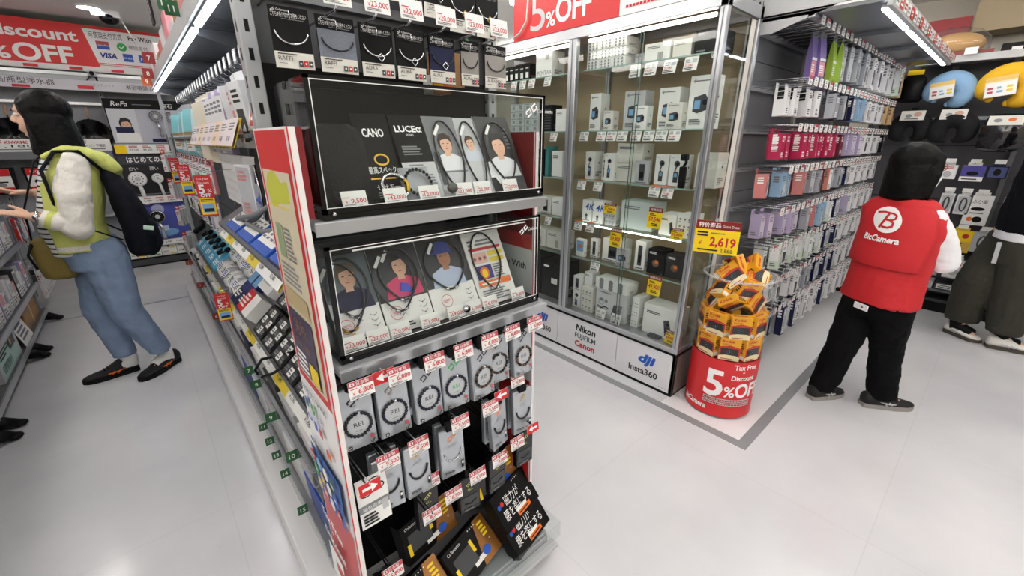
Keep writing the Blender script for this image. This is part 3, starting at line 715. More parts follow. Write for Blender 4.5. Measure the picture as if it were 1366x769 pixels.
def peg(x, z, y0, prc=None, kind='price', m=chrome, flip=False, sy=0.0):
    h = MB(); h.tube([(x, 1.07, z), (x, y0 + .012, z), (x, y0 + .004, z + .006)], .0024, m, 8); h.tube([(x, 1.07, z + .022), (x, y0 + .004, z + .022), (x, y0 + .002, z + .018)], .0016, m, 8)
    o = wpart('hook', h, RED)
    w, hh = (.054, .04) if kind == 'price' else (.05, .03)
    q = plate(w, hh)
    if kind == 'price': price_tag(q, Matrix(), prc, w, hh, True, int(x * 777))
    else: arrow_tag(q, Matrix(), w, hh, flip)
    c = q.build('price_tag' if kind == 'price' else 'arrow_tag', o); c.matrix_local = FR((x - w / 2, y0, z - .004), (1, sy, 0), (0, .15, .98)); return o
ydep = (.845, .835, .83, .83, .82, .85, .835)
for i, x in enumerate(XP):
    inst(PK[i], TR(x, ydep[i], .945, R((-5, -3, 2, -4, 6, -2, 3)[i]), R(-4)), LB[i], 'packaged bracelet', GB)
    peg(x, .940, .775 if i else .78, '6,800')
for i in (0, 2, 4, 6):     # the packs behind the first ones
    for k in (1, 2):
        inst(PK[i], TR(XP[i] + .004, ydep[i] + .036 * k, .945, R(1)), 'bracelet pack hung %s the %s front pack of the top peg row' % ('right behind' if k == 1 else 'last behind', ORD[i]), 'packaged bracelet', GB)
peg(.317, .947, .79, kind='arrow')
def act_pack(seed, chain):
    w, h = .074, .172
    t = thing('necklace_pack', 'x', 'packaged necklace', (0, 0, 0)); M = FR((-w / 2, 0, -h), (1, 0, 0), (0, 0, 1))
    u = MB(); u.box((0, 0, -.016), (w, h * .9, 0), mat('pack_silver', (160, 165, 172)), .002, M); p = Pr(u, M); p.rect(.002, .002, w - .002, h * .88, mat('pack_silver_print', (0, 0, 0)))
    co_logo(p, w * .5, h * .74, .022, orange if seed % 2 else gold); p.text('ACT', w * .5, h * .56, .009, txg, 'C')
    p.rect(w * .82, h * .1, w * .93, h * .24, txt); p.rect(w * .84, h * .17, w * .91, h * .22, txw); p.text('Wacle', w * .1, h * .08, .008, txt, shear=.2, bold=.03); p.lines(w * .1, h * .03, w * .6, h * .06, 1, txg); u.build('box', t)
    u = MB(); u.tube([(.026 * math.cos(R(a)), -.003, -h + h * .5 + .034 * math.sin(R(a))) for a in range(185, 356, 10)], .002 if chain else .0028, chrome if chain else wirem, 6)
    if chain:
        for a in range(195, 350, 15): u.ball((.026 * math.cos(R(a)), -.003, -h + h * .5 + .034 * math.sin(R(a))), .0032, chrome, 6, 5)
    u.build('necklace', t)
    u = MB(); u.box((-.015, -.006, -.024), (.015, .010, .010), black, .003); u.build('hang_tab', t)
    return proto(t)
AK = [act_pack(1, False), act_pack(2, False), act_pack(3, True), act_pack(5, False), act_pack(4, False)]
for i, (x, y, rz, lb) in enumerate(((.315, .84, -8, 'necklace pack with dark V cord beside the arrow flyer on second row'), (.395, .835, 4, 'necklace pack with dark cord between two others on the second row'), (.50, .83, -6, 'necklace pack with silver chain in the middle of the second row'), (.672, .835, 14, 'narrow turned necklace pack with bright links near the red edge'), (.775, .84, -4, 'necklace pack with fine cord, last of the second row at red edge'))):
    inst(AK[i], TR(x, y, .72, R(rz), R(-3)), lb, 'packaged necklace', 'necklace packs on the second peg row')
    if i != 1:
        inst(AK[i], TR(x + .005, y + .03, .72, R(rz * .4)), 'necklace pack hung behind the %s front pack of the second row' % ORD[i], 'packaged necklace', 'necklace packs on the second peg row')
for x, y0, p_ in ((.297, .77, '9,500'), (.375, .77, '9,500'), (.50, .775, '9,500'), (.60, .775, '9,500'), (.75, .83, '9,800')): peg(x, .735, y0, p_)
peg(.66, .742, .80, kind='arrow')
peg(.245, .70, .765, kind='arrow', flip=True)
# flyer on the left of row two
M = FR((.225, .80, .565), (1, 0, 0), (0, .1, .99)); u = MB(); u.box((0, 0, -.001), (.075, .135, 0), paper, M=M); p = Pr(u, M); p.rect(0, .05, .075, .135, paper); p.rect(0, .045, .075, .065, mgrey)
for c in ((.022, .095), (.052, .10), (.045, .118)): p.ring(c[0], c[1], .016, .003, txt, .011)
p.lines(.006, .006, .05, .04, 4, txt, 3); p.text('¥7,480', .006, .02, .007, txt); p.rect(.055, .03, .07, .06, lgrey); p.text('磁気健康', .008, .05, .008, txw)
o = u.build('flyer'); tag(o, 'white flyer with three black loops hung low beside the payment board', 'flyer')
# third peg row: dark packs
def dark_pack(seed):
    w, h = .072, .15
    t = thing('black_pack', 'x', 'packaged necklace', (0, 0, 0)); M = FR((-w / 2, 0, -h), (1, 0, 0), (0, 0, 1))
    u = MB(); u.box((0, 0, -.02), (w, h * .9, 0), black, .002, M); p = Pr(u, M); p.rect(.002, .002, w - .002, h * .88, mat('pack_black_print', (24, 24, 26), .25)); co_logo(p, w * .5, h * .72, .018, mat('logo_lime', (206, 204, 110), .4)); p.text('ALL', w * .5, h * .55, .008, mat('logo_lime', (0, 0, 0)), 'C'); p.rect(w * .08, h * .12, w * .92, h * .42, dgrey); p.lines(w * .2, h * .04, w * .8, h * .1, 2, txg, seed); u.build('box', t)
    u = MB(); u.tube([(-.02, -.003, -h * .75), (0, -.003, -h * .8), (.02, -.003, -h * .72)], .002, wirem, 6); u.build('cord', t)
    u = MB(); u.box((-.012, .003, -.02), (.012, .010, .008), black, .003); u.build('hang_tab', t)
    return proto(t)
DK = [dark_pack(1), dark_pack(2), dark_pack(3), dark_pack(4), dark_pack(5)]
for i, (x, y, z, rz, lb) in enumerate(((.27, .80, .40, -10, 'black pack hung lowest beside the payment board'), (.43, .86, .53, 4, 'black pack in the shade under the second row'), (.565, .845, .5, -6, 'black pack with lime logo left of its twin above the tray'), (.67, .84, .52, 5, 'black pack with lime logo over the yellow-cornered box'), (.795, .845, .545, -2, 'black pack with lime logo at the red board edge'))):
    inst(DK[i], TR(x, y, z, R(rz)), lb, 'packaged necklace', 'black packs on the lowest peg row')
for x, z, y0, p_ in ((.40, .49, .78, '8,500'), (.47, .51, .78, '8,500'), (.55, .53, .775, '9,000'), (.635, .535, .78, '9,000'), (.715, .545, .79, '9,000')): peg(x, z, y0, p_, m=black)
peg(.79, .56, .80, kind='arrow', m=black); peg(.27, .41, .76, '5,800', m=black); peg(.43, .545, .83, '8,500', m=black)
# boxes in the base tray
def supporter_box(label, x, y, z, rz, rx, kind):
    w, h, d = .20, .13, .05
    t = thing('supporter_box', label, 'boxed supporter', (x, y, z)); t.rotation_euler = (rx, 0, rz)
    M = FR((-w / 2, 0, 0), (1, 0, 0), (0, 0, 1)); u = MB(); u.box((0, 0, -d), (w, h, 0), black, .0015, M); p = Pr(u, M)
    if kind == 0:
        p.text('磁力が', w * .25, h * .55, .026, txw, w=.08); p.text('腰を楽にする', w * .12, h * .25, .026, txw, w=.15); p.disc(w * .1, h * .65, .008, blue); p.disc(w * .18, h * .67, .008, red); p.rect(w * .4, h * .08, w * .75, h * .2, orange); p.lines(w * .43, h * .11, w * .72, h * .17, 1, txt)
    else:
        p.poly([(w * .55, 0), (w, 0), (w, h), (w * .75, h)], mat('box_bronze', (150, 100, 48), .3, .4)); p.lines(w * .8, h * .5, w * .97, h * .9, 4, yel, 4); p.text('+', w * .86, h * .35, .012, txw); p.text('Colantotte', w * .08, h * .85, .009, txw); p.rect(w * .1, h * .25, w * .52, h * .7, dgrey); p.rect(w * .06, h * .2, w * .12, h * .5, yel); p.rect(w * .5, h * .45, w * .56, h * .75, yel); p.disc(w * .72, h * .25, .018, blue, .014)
    for k in range(4): p.disc(w * (.6 + .05 * k), h * .93, .002, txw)
    u.build('carton', t)
    u = MB(); u.box((-.02, -.0012, .02), (.035, -.0002, .036), paper); u.build('price_sticker', t)
supporter_box('black supporter box with bold white writing leaning at the front tray corner', .775, .82, .20, R(14), R(-38), 0)
supporter_box('black supporter box with bold writing low in the tray by the corner caster', .79, .775, .112, R(14), R(-38), 0)
supporter_box('black and bronze supporter box with yellow corners in the tray middle', .58, .80, .13, R(16), R(-46), 1)
supporter_box('black and bronze supporter box beside the payment board in the tray', .37, .78, .13, R(12), R(-46), 1)
supporter_box('black and bronze supporter box standing behind at the red edge', .73, .90, .27, R(8), R(-20), 1)
supporter_box('black and bronze supporter box standing behind in the middle', .47, .92, .21, R(10), R(-18), 1)
# ================================================================ gondola on the aisle side
GON = thing('gondola_shelving', 'long grey double shelving with sloped trays and lit canopy behind the end display', 'shelving', (.40, 3.1, 0))
GY0, GY1 = 1.10, 5.05
u = MB(); u.box((.14, GY0, 0), (.54, GY1, .12), white, .003); wpart('plinth', u, GON)
u = MB(); u.box((.54, GY0, .12), (.575, GY1, 2.02), steeld); 
for z in (.5, .9, 1.3, 1.7): u.box((.538, GY0, z), (.5405, GY1, z + .006), dgrey)
wpart('back_panel', u, GON)
u = MB(); u.box((.575, GY0, 0), (.84, GY1, .4), lgrey); wpart('rear_base', u, GON)
for y in (1.99, 2.9, 3.8, 4.7):
    u = MB(); u.box((.525, y, .12), (.54, y + .03, 2.0), steel)
    for k in range(36): u.box((.5246, y + .011, .2 + .05 * k), (.5252, y + .019, .222 + .05 * k), black)
    wpart('upright', u, GON)
u = MB(); u.box((.30, 5.0, .12), (.325, 5.03, 1.86), lgrey, .003); wpart('end_post', u, GON)
u = MB(); u.box((.27, GY0, 1.855), (.54, GY1 - .02, 1.88), mat('canopy_metal', (120, 122, 126), .25, .6), .002); u.box((.262, GY0, 1.845), (.274, GY1 - .02, 1.905), lgrey, .001); wpart('canopy', u, GON)
for y in (1.35, 2.2, 3.1, 4.0, 4.9):
    u = MB(); u.prism([(0, 0), (.25, 0), (.25, .02), (0, .085)], 0, .004, steeld, FR((.54, y + .002, 1.855), (-1, 0, 0), (0, 0, -1))); wpart('canopy_bracket', u, GON)
ledm = mat('led_strip', (240, 246, 255), .4, emit=LED_LIGHT)
for k in range(4):
    y0 = 1.15 + k * .95; 
    u = MB(); u.box((.276, y0, 1.838), (.30, y0 + .90, 1.8545), steel); s = wpart('led_housing', u, GON)
    u = MB(); u.box((.279, y0 + .015, 1.828), (.297, y0 + .885, 1.8378), ledm); wpart('led_tube', u, s)
    u = MB(); u.tube([(.29, y0 + .9, 1.84), (.33, y0 + .92, 1.835), (.42, y0 + .9, 1.848), (.53, y0 + .9, 1.85)], .003, dgrey, 6); wpart('cable', u, GON)
TRAYS = {'top': (.30, 1.47, .53, 1.49, 1.62, 4.95), 'upper': (.255, 1.075, .532, 1.25, 1.12, 2.45), 'mid': (.255, .60, .53, .84, 1.12, 4.4), 'low': (.215, .42, .53, .46, 1.12, 4.9), 'bottom': (.205, .15, .53, .17, 1.12, 4.9)}
for nm, (xf, zf, xb, zb, y0, y1) in TRAYS.items():
    u = MB(); u.add([(xf, y0, zf - .004), (xb, y0, zb - .004), (xb, y1, zb - .004), (xf, y1, zf - .004), (xf, y0, zf - .016), (xb, y0, zb - .016), (xb, y1, zb - .016), (xf, y1, zf - .016)], [(3, 2, 1, 0), (4, 5, 6, 7), (0, 1, 5, 4), (1, 2, 6, 5), (2, 3, 7, 6), (3, 0, 4, 7)], steeld if nm != 'bottom' else lgrey); wpart('tray', u, GON)
# rails with numbered plates
for x, z, y1 in ((.2, .50, 4.9), (.2, .22, 4.9)):
    u = MB(); u.box((x - .003, 1.12, z - .028), (x, y1, z + .028), clear); u.box((x, 1.12, z - .03), (x + .012, y1, z - .024), alu); u.box((x, 1.12, z + .024), (x + .012, y1, z + .03), alu); wpart('label_rail', u, GON)
def numplate(y, x, z, n, col, s=.042, name='number_tag', parent=None):
    b = MB(); b.box((0, 0, -.0015), (s, s * 1.1, 0), col, .0); b.box((s * .8, s * .4, -.0015), (s * 1.25, s * .5, -.0006), film2); p = Pr(b, Matrix()); p.text(n, s / 2, s * .3, s * .45, txw, 'C', bold=.01)
    o = b.build(name, parent or GON); o.matrix_local = Matrix.Translation(-GON.location) @ FR((x - s, y, z), (1, 0, 0), (0, 0, 1)) if parent is None else Matrix(); return o
for y, z, n in ((1.90, .51, '7'), (1.75, .515, '8'), (1.56, .465, '9'), (1.28, .475, '10')): numplate(y, .199, z, n, green, .034)
for y, n in ((1.88, '11'), (1.76, '12'), (1.65, '13'), (1.52, '14'), (1.30, '15')): numplate(y, .199, .235, n, green, .032)
redplate = mat('number_red', (150, 44, 40), .5); orgplate = mat('number_orange', (180, 84, 40), .5)
for y, n, c in ((2.88, '6', redplate), (3.62, '5', redplate), (4.4, '1', orgplate)): numplate(y, .2, .44, n, c, .036)
for y, z, n, c, s in ((2.32, 1.925, '12', green, .05), (2.20, 1.885, '11', green, .045), (2.10, 1.925, '10', green, .045), (3.77, 1.905, '7', redplate, .06), (4.2, 1.86, '8', redplate, .06), (4.55, 1.84, '9', orgplate, .06)): numplate(y, .262, z, n, c, s)
# long price strips hung in front of the trays (white and yellow cards)
def strip(x, z, y_far, y_near, hgt, tilt, seed, cols):
    L = y_far - y_near; b = MB(); M = FR((x, y_far, z), (0, -1, 0), (math.sin(R(tilt)), 0, math.cos(R(tilt))))
    b.box((0, 0, -.0015), (L, hgt, 0), ylw2, M=M); p = Pr(b, M); n = len(cols); w = L / n
    for i, c in enumerate(cols):
        p.rect(i * w + .001, .002, (i + 1) * w - .001, hgt - .002, c)
        p.lines(i * w + w * .12, hgt * .55, (i + 1) * w - w * .1, hgt * .85, 3, txg if c is not ylw2 else txt, seed + i); p.text('¥%d,%d80' % (1 + (seed + i) % 4, (seed * 3 + i) % 9), i * w + w * .15, hgt * .2, hgt * .16, txt)
    b.box((L - .001, 0, 0), (L, hgt, .0006), ylw2, M=M)
    wpart('price_strip', b, GON)
pv = mat('strip_rose', (226, 214, 216), .5); pt = mat('strip_peach', (232, 206, 176), .5)
strip(.268, 1.425, 3.0, 1.70, .10, 22, 2, [pv, pv, pt, pv, pv, pt, pv, pv])
strip(.240, 1.03, 2.35, 1.30, .085, 38, 4, [paper, ylw2, paper, paper, ylw2, paper, paper])
strip(.244, .545, 4.2, 2.9, .085, 38, 5, [offw, offw, ylw2, offw, offw, ylw2])
strip(.244, .535, 2.85, 1.20, .095, 38, 6, [ylw2, paper, paper, ylw2, paper, paper, ylw2, paper, paper])
# pegs of the upper bay with clear price pockets
gh = MB(); gh.tube([(.54, 0, 0), (.375, 0, 0), (.365, 0, .008)], .0028, chrome, 6)
gt = MB(); gt.box((.358, -.022, .004), (.361, .022, .05), film2); gt.box((.3575, -.02, .012), (.3579, .02, .044), paper)
g0 = gh.build('hook', GON); g0.location = Vector((0, 1.80, 1.70)) - GON.location
g1 = gt.build('price_pocket', g0)
ys = [1.80 + .105 * k for k in range(24)]
for y in ys[1:]:
    o = g0.copy(); COL.objects.link(o); o.parent = GON; o.location = Vector((0, y, 1.70)) - GON.location
    c = g1.copy(); COL.objects.link(c); c.parent = o
# ---- goods on the upper pegs
def bagpack(w, h, d, cols, seed, tab=True):
    b = MB(); M = FR((-w / 2, 0, -h), (1, 0, 0), (0, 0, 1))
    b.rings([[(-w / 2 * k1, -d / 2 * k2, z), (w / 2 * k1, -d / 2 * k2, z), (w / 2 * k1, d / 2 * k2, z), (-w / 2 * k1, d / 2 * k2, z)] for z, k1, k2 in ((-h, .94, .3), (-h * .9, 1, 1), (-h * .45, 1, 1), (-h * .15, .98, .5), (0, .96, .1))], cols[0], smooth=False)
    p = Pr(b, FR((-w / 2, -d / 2 - .0004, -h), (1, 0, 0), (0, 0, 1))); p.rect(w * .05, h * .12, w * .95, h * .45, cols[1]); p.rect(w * .05, h * .47, w * .95, h * .53, cols[2]); p.lines(w * .12, h * .18, w * .8, h * .38, 4, cols[2], seed)
    b.box((-w / 2, -.001, -.005), (w / 2, .001, .03), film2)
    return b
def hangbox(w, h, d, base, pan, ink, seed, tabh=.03, window=None):
    """slim boxed pack with a punched hang tab; origin at the hole"""
    b = MB(); b.box((-w / 2, -d, -h), (w / 2, 0, -.012), base, min(.0015, d * .2)); b.box((-w * .42, -.0012, -.013), (w * .42, 0, tabh - .012), base)
    p = Pr(b, FR((-w / 2, -d, -h), (1, 0, 0), (0, 0, 1))); hh = h - .012
    p.rect(w * .05, hh * .05, w * .95, hh * .95, pan)
    if window: p.rect(w * .18, hh * .12, w * .82, hh * .6, window)
    p.lines(w * .15, hh * .68, w * .85, hh * .9, 3, ink, seed); p.lines(w * .15, hh * .08, w * .7, hh * .3, 3, ink, seed + 9)
    # spine marks
    q = Pr(b, FR((-w / 2, 0, -h), (0, -1, 0), (0, 0, 1)))
    for k in range(3): q.rect(d * .25, hh * (.62 + .1 * k), d * .75, hh * (.68 + .1 * k), ink)
    return b
icew = mat('pack_ice', (200, 222, 228), .4); aqua = mat('pack_aqua', (126, 196, 204), .4); beige = mat('pack_cream', (222, 214, 196), .5); wpk = mat('pack_white', (228, 228, 230), .45)
def P(b, name, M, label, cat, group=None, parts=()):
    o = b.build(name); o.matrix_world = M; tag(o, label, cat, group); return o
k = 0
FX = R(-90)   # turn a -Y facing pack to face -X
for i, y in enumerate((4.55, 4.35, 4.15, 3.95, 3.72, 3.55)):
    P(bagpack(.13, .30, .05, (icew, aqua, brown) if i % 2 else (aqua, wpk, brown), i), 'refill_pouch', TR(.36 + .02 * (i % 2), y, 1.64, FX + R(25 - 10 * i % 30)), 'pale blue and white pouch, %s from the far post on the lit upper pegs' % ORD[i], 'pouch', 'pouches on the upper pegs')
for i, y in enumerate((3.30, 3.18, 3.06, 2.94, 2.82)):
    b = MB(); b.box((-.03, -.025, -.33), (.03, 0, -.01), beige, .003); b.box((-.031, -.026, -.22), (.031, .001, -.15), mat('band_teal', (70, 170, 160), .5)); b.box((-.02, -.0012, -.01), (.02, 0, .02), beige)
    p = Pr(b, FR((-.03, -.0262, -.33), (1, 0, 0), (0, 0, 1))); p.rect(.01, .12, .05, .17, white)
    for q_ in range(3): p.line([(.012, .125 + .015 * q_), (.03, .133 + .015 * q_), (.048, .125 + .015 * q_)], .004, txw)
    P(b, 'tall_pack', TR(.38, y, 1.66, FX + R(18)), 'cream pack with teal band, %s from the far side on the upper pegs' % ORD[i], 'pack', 'cream packs with teal bands')
for i, y in enumerate((2.70, 2.60, 2.50, 2.40, 2.30)):
    P(hangbox(.07, .26, .03, wpk if i % 2 else lilac, wpk, txg, i), 'boxed_accessory', TR(.37, y, 1.65, FX + R(10)), 'pale boxed accessory, %s past the cream packs on the upper pegs' % ORD[i], 'boxed accessory', 'pale boxes on the upper pegs')
for i, (y, c, c2) in enumerate(((2.16, wpk, txr), (2.02, wpk, rose), (1.90, white, txt))):
    P(hangbox(.12, .24, .03, c, c, c2, i + 3, window=(None, pink, dgrey)[i]), 'boxed_accessory', TR(.36, y, 1.66, FX + R(-14 + 10 * i), R(6)), ('white box with red lines on the upper pegs near the slotted post', 'white and rose box second from the slotted post on upper pegs', 'white box with dark window nearest the slotted post, upper pegs')[i], 'boxed accessory')
# items standing on the top tray
for i, (y, w, h, base, pan, lb) in enumerate(((1.72, .15, .16, wpk, pinkr, 'clear bag box with red pattern on the top tray by the slotted post'), (1.95, .12, .15, wpk, lilac, 'white carton leaning on the top tray behind the rose price strip'), (2.15, .10, .12, beige, paper, 'cream carton on the top tray, third from the slotted post'), (2.42, .10, .10, lgrey, white, 'small grey carton on the top tray, fourth from the slotted post'))):
    b = MB(); M = FR((0, w / 2, 0), (0, -1, 0), (.25, 0, 1)); b.box((0, 0, -.05), (w, h, 0), base, .002, M); p = Pr(b, M); p.rect(w * .08, h * .1, w * .92, h * .9, pan); p.lines(w * .15, h * .2, w * .8, h * .7, 4, txg if pan is not pinkr else paper, i); p.disc(w * .5, h * .75, w * .12, paper)
    P(b, 'carton', TR(.345, y, 1.478, R((8, -6, 10, 0)[i])), lb, 'carton')
# bay under the top tray: pegs with clear packs, dotted panel, black holster
u = MB(); u.box((.36, 2.15, 1.15), (.366, 2.75, 1.385), mat('dotted_board', (224, 224, 226), .5))
p = Pr(u, left((.36, 2.75, 1.15)))
for a in range(14):
    for b_ in range(5): p.disc(.03 + a * .042, .03 + b_ * .042, .007, lgrey, n=8)
wpart('dotted_panel', u, GON)
mh = MB(); mh.tube([(.54, 0, 0), (.33, 0, 0), (.32, 0, .008)], .0028, chrome, 6); mt = MB(); mt.box((.314, -.022, -.012), (.317, .022, .024), pinkr); mt.box((.3136, -.015, -.006), (.3139, .015, .018), paper)
m0 = None
for i in range(12):
    y = 4.7 - .16 * i
    if m0 is None:
        m0 = mh.build('hook', GON); m1 = mt.build('price_tag', m0); o = m0
    else:
        o = m0.copy(); COL.objects.link(o); o.parent = GON; c = m1.copy(); COL.objects.link(c); c.parent = o
    o.location = Vector((0, y, 1.33)) - GON.location
    P(hangbox(.075, .17, .02, (wpk, lilac, wpk, pink)[i % 4], wpk, txg, i, window=(None, lilac, mgrey)[i % 3]), 'hanging_pack', TR(.335, y, 1.325, FX + R(15)), 'pale hanging pack under the top tray, %s from the far post' % ORD[i], 'hanging pack', 'pale packs hanging under the top tray')
for i in range(10):
    P(hangbox(.07, .18, .02, (wpk, dgrey, lgrey)[i % 3], wpk, txg, i + 4, window=(None, txt, lilac)[i % 3]), 'hanging_pack', TR(.335, 4.62 - .17 * i, 1.07, FX + R(10)), 'light hanging pack on the second peg line, %s from the far post' % ORD[i], 'hanging pack', 'light packs on the second aisle peg line')
t = thing('phone_holster', 'black pouch holster with steel clip hanging beside the payment board', 'pouch', (.345, 1.66, 1.305))
b = MB(); b.rings([[(-.02 * k2, sy * wy, z) for sy in (-1, -.6, .6, 1)] + [(.02 * k2, sy * wy, z) for sy in (1, .6, -.6, -1)] for z, wy, k2 in ((-.17, .07, .5), (-.15, .085, 1), (0, .095, 1), (.08, .085, .9), (.11, .05, .5), (.13, .03, .4))], mat('black_cloth', (0, 0, 0))); b.build('pouch', t)
b = MB(); b.tube([(-.025, .06, -.12), (-.03, .02, -.02), (-.028, .05, .06), (-.028, .075, .0)], .004, chrome, 8); b.tube([(-.025, -.04, -.02), (-.03, -.055, -.10), (-.028, -.02, -.13)], .004, chrome, 8); b.build('clip', t)
b = MB(); b.tube([(0, 0, .125), (.02, 0, .14), (.18, 0, .14)], .003, chrome, 6); b.build('hanging_hook', t)
P(hangbox(.14, .22, .03, wpk, film2, rose, 3), 'clear_bag_pack', TR(.35, 1.98, 1.37, FX + R(12)), 'clear and red printed bag hanging just beyond the black holster', 'hanging pack')
# 5 % signs hung across the aisle edge
def off_sign(label, x, y, z, w=.062, h=.185, rz=0):
    t = thing('hanging_sign', label, 'discount sign', (x, y, z), R(rz + 78)); M = FR((0, w / 2, -h), (0, -1, 0), (0, 0, 1))
    b = MB(); b.box((0, 0, -.001), (w, h, 0), red, M=M); p = Pr(b, M); p.rect(0, 0, w, h, red); p.text('Tax Free', w / 2, h * .89, h * .045, txw, 'C'); p.text('+', w / 2, h * .855, h * .03, txw, 'C'); p.text('Discount', w / 2, h * .80, h * .045, txw, 'C')
    p.text('5', w * .32, h * .57, h * .2, txw, 'C', bold=.03); p.text('%', w * .78, h * .58, h * .09, txw, 'C'); p.text('OFF', w / 2, h * .48, h * .075, txw, 'C', w=w * .66, bold=.03)
    p.rect(w * .04, h * .05, w * .96, h * .45, yel); p.lines(w * .12, h * .36, w * .88, h * .43, 2, txt, 2); p.rect(w * .14, h * .10, w * .86, h * .32, lblue); p.rect(w * .2, h * .12, w * .8, h * .2, navy); b.build('card', t)
    b = MB(); b.tube([(.002, 0, -.006), (.004, 0, .012), (.03, -.12, .02)], .0015, chrome, 6); b.build('hanging_wire', t)
off_sign('red and yellow discount sign in the aisle, nearest of the three upper ones', .225, 2.37, 1.30)
off_sign('red and yellow discount sign in the aisle, middle one of the upper three', .235, 3.35, 1.305, rz=6)
off_sign('red and yellow discount sign in the aisle, farthest of the upper three', .245, 4.15, 1.32, rz=10)
off_sign('red and yellow discount sign lower down, before the white packs of the middle tray', .19, 2.40, .735, .06, .145, 4)
# ---- goods lying on the sloped trays
def tray_M(nm, y, s, lift=.001):
    xf, zf, xb, zb, _, _ = TRAYS[nm]; d = Vector((xb - xf, 0, zb - zf)).normalized()
    o = Vector((xf, y, zf)) + d * s; n = Vector((-d.z, 0, d.x)); o += n * lift
    return FR(o, (0, -1, 0), d)
def flatbox(w, h, d, base, draw):
    b = MB(); b.box((0, 0, 0), (w, h, d), base, .002); p = Pr(b, Matrix.Translation((0, 0, d))); draw(p, w, h); return b
def dw_label(p, w, h):
    p.rect(w * .04, h * .04, w * .96, h * .96, paper); p.rect(w * .04, h * .04, w * .96, h * .2, blue); 
    for k in range(4): p.lines(w * (.08 + .22 * k), h * .3, w * (.26 + .22 * k), h * .85, 5, txg, k)
for i, (y, s, c) in enumerate(((2.10, .01, blue), (1.86, .01, blue), (1.62, .01, blue), (1.38, .01, navy), (2.0, .15, blue), (1.72, .15, blue))):
    P(flatbox(.21, .15, .04 , c, dw_label), 'flat_box', tray_M('upper', y, s, .003 if s < .1 else .047), 'blue and white flat box, %s on the upper sloped tray' % (('farthest in front', 'second from far in front', 'third from far in front', 'nearest the payment board', 'farther one behind', 'nearer one behind')[i]), 'flat box', 'blue and white boxes on the upper tray')
t = thing('cable_loop', 'thick grey cable loop lying over the blue and white boxes', 'cable', (.29, 1.75, 1.20)); b = MB(); b.tube([(.05, .26, -.06), (-.01, .24, -.045), (-.035, .1, -.03), (.0, -.05, .0), (.06, -.12, .05), (.12, -.05, .07)], .009, mat('cable_grey', (120, 122, 126), .5), 10); b.tube([(.05, .1, -.02), (-.02, .03, -.04), (.0, -.12, -.05), (.06, -.25, -.02), (.1, -.2, .03)], .009, mat('cable_grey', (0, 0, 0)), 10); b.build('cable', t)
# middle tray
def dw_black(p, w, h):
    p.rect(w * .03, h * .03, w * .97, h * .97, mat('box_black_print', (26, 26, 28), .3))
    for a in range(3):
        for b_ in range(3): p.rect(w * (.08 + .3 * a), h * (.08 + .3 * b_), w * (.32 + .3 * a), h * (.3 + .3 * b_), paper if (a + b_) % 2 else dgrey); p.lines(w * (.1 + .3 * a), h * (.12 + .3 * b_), w * (.3 + .3 * a), h * (.26 + .3 * b_), 2, txg, a + b_)
for i in range(6):
    y = 2.02 - .155 * i
    P(flatbox(.145, .14, .05, black, dw_black), 'black_box', tray_M('mid', y, .03 + .0, .003), 'black white-labelled box, %s from far, front row of middle tray' % ORD[i], 'boxed accessory', 'black boxes on the middle tray')
    P(flatbox(.145, .14, .05, black, dw_black), 'black_box', tray_M('mid', y, .18, .006), 'black white-labelled box, %s from far, back row of middle tray' % ORD[i], 'boxed accessory', 'black boxes on the middle tray')
P(flatbox(.20, .11, .06, paper, lambda p, w, h: (p.rect(0, 0, w * .55, h, red), p.lines(w * .05, h * .15, w * .5, h * .8, 4, paper, 3))), 'carton', tray_M('mid', 2.36, .035, .003), 'white and red carton on the middle tray before the black boxes', 'carton')
P(flatbox(.20, .13, .05, white, lambda p, w, h: p.lines(w * .1, h * .2, w * .9, h * .9, 2, lgrey, 3)), 'carton', tray_M('mid', 2.36, .17, .006), 'plain white carton on the middle tray behind the red and white one', 'carton')
for i in range(2):
    P(flatbox(.10, .26, .04, mat('box_deep_blue', (36, 44, 110), .4), lambda p, w, h: (p.rect(.004, .004, w - .004, h * .3, navy), p.rect(.01, h * .5, w - .01, h * .9, lblue), p.lines(.015, h * .1, w - .02, h * .28, 3, txw, 2))), 'blue_pack', tray_M('mid', 2.58 - .105 * i, .02, .003), 'deep blue pack on the middle tray, %s' % ('beside the white film packs' if i == 0 else 'beside the white and red carton'), 'pack')
for i in range(8):
    for j in range(2):
        b = MB(); b.rings([[(-.0 + sx * .05, z, hh) for sx in (-1, 1)] + [(sx * .05, z, .0) for sx in (1, -1)] for z, hh in ((0, .006), (.02, .03), (.08, .035), (.105, .02), (.115, .004))], film2 if (i + j) % 3 == 0 else wpk)
        p = Pr(b, Matrix.Translation((0, 0, .035))); p.rect(-.04, .025, .04, .075, paper); p.lines(-.035, .03, .035, .07, 4, (txb, txg, navy)[(i + j) % 3], i)
        P(b, 'film_pack', tray_M('mid', 3.22 - .085 * i, .03 + .12 * j, .004 + .004 * (i % 2)) @ Matrix.Rotation(R((-8, 6, 0, 10, -4)[(i * 2 + j) % 5]), 4, 'Z'), 'white film pack, %s from the cyan packs, %s row of middle tray' % (ORD[i], 'front' if j == 0 else 'back'), 'film pack', 'white film packs on the middle tray')
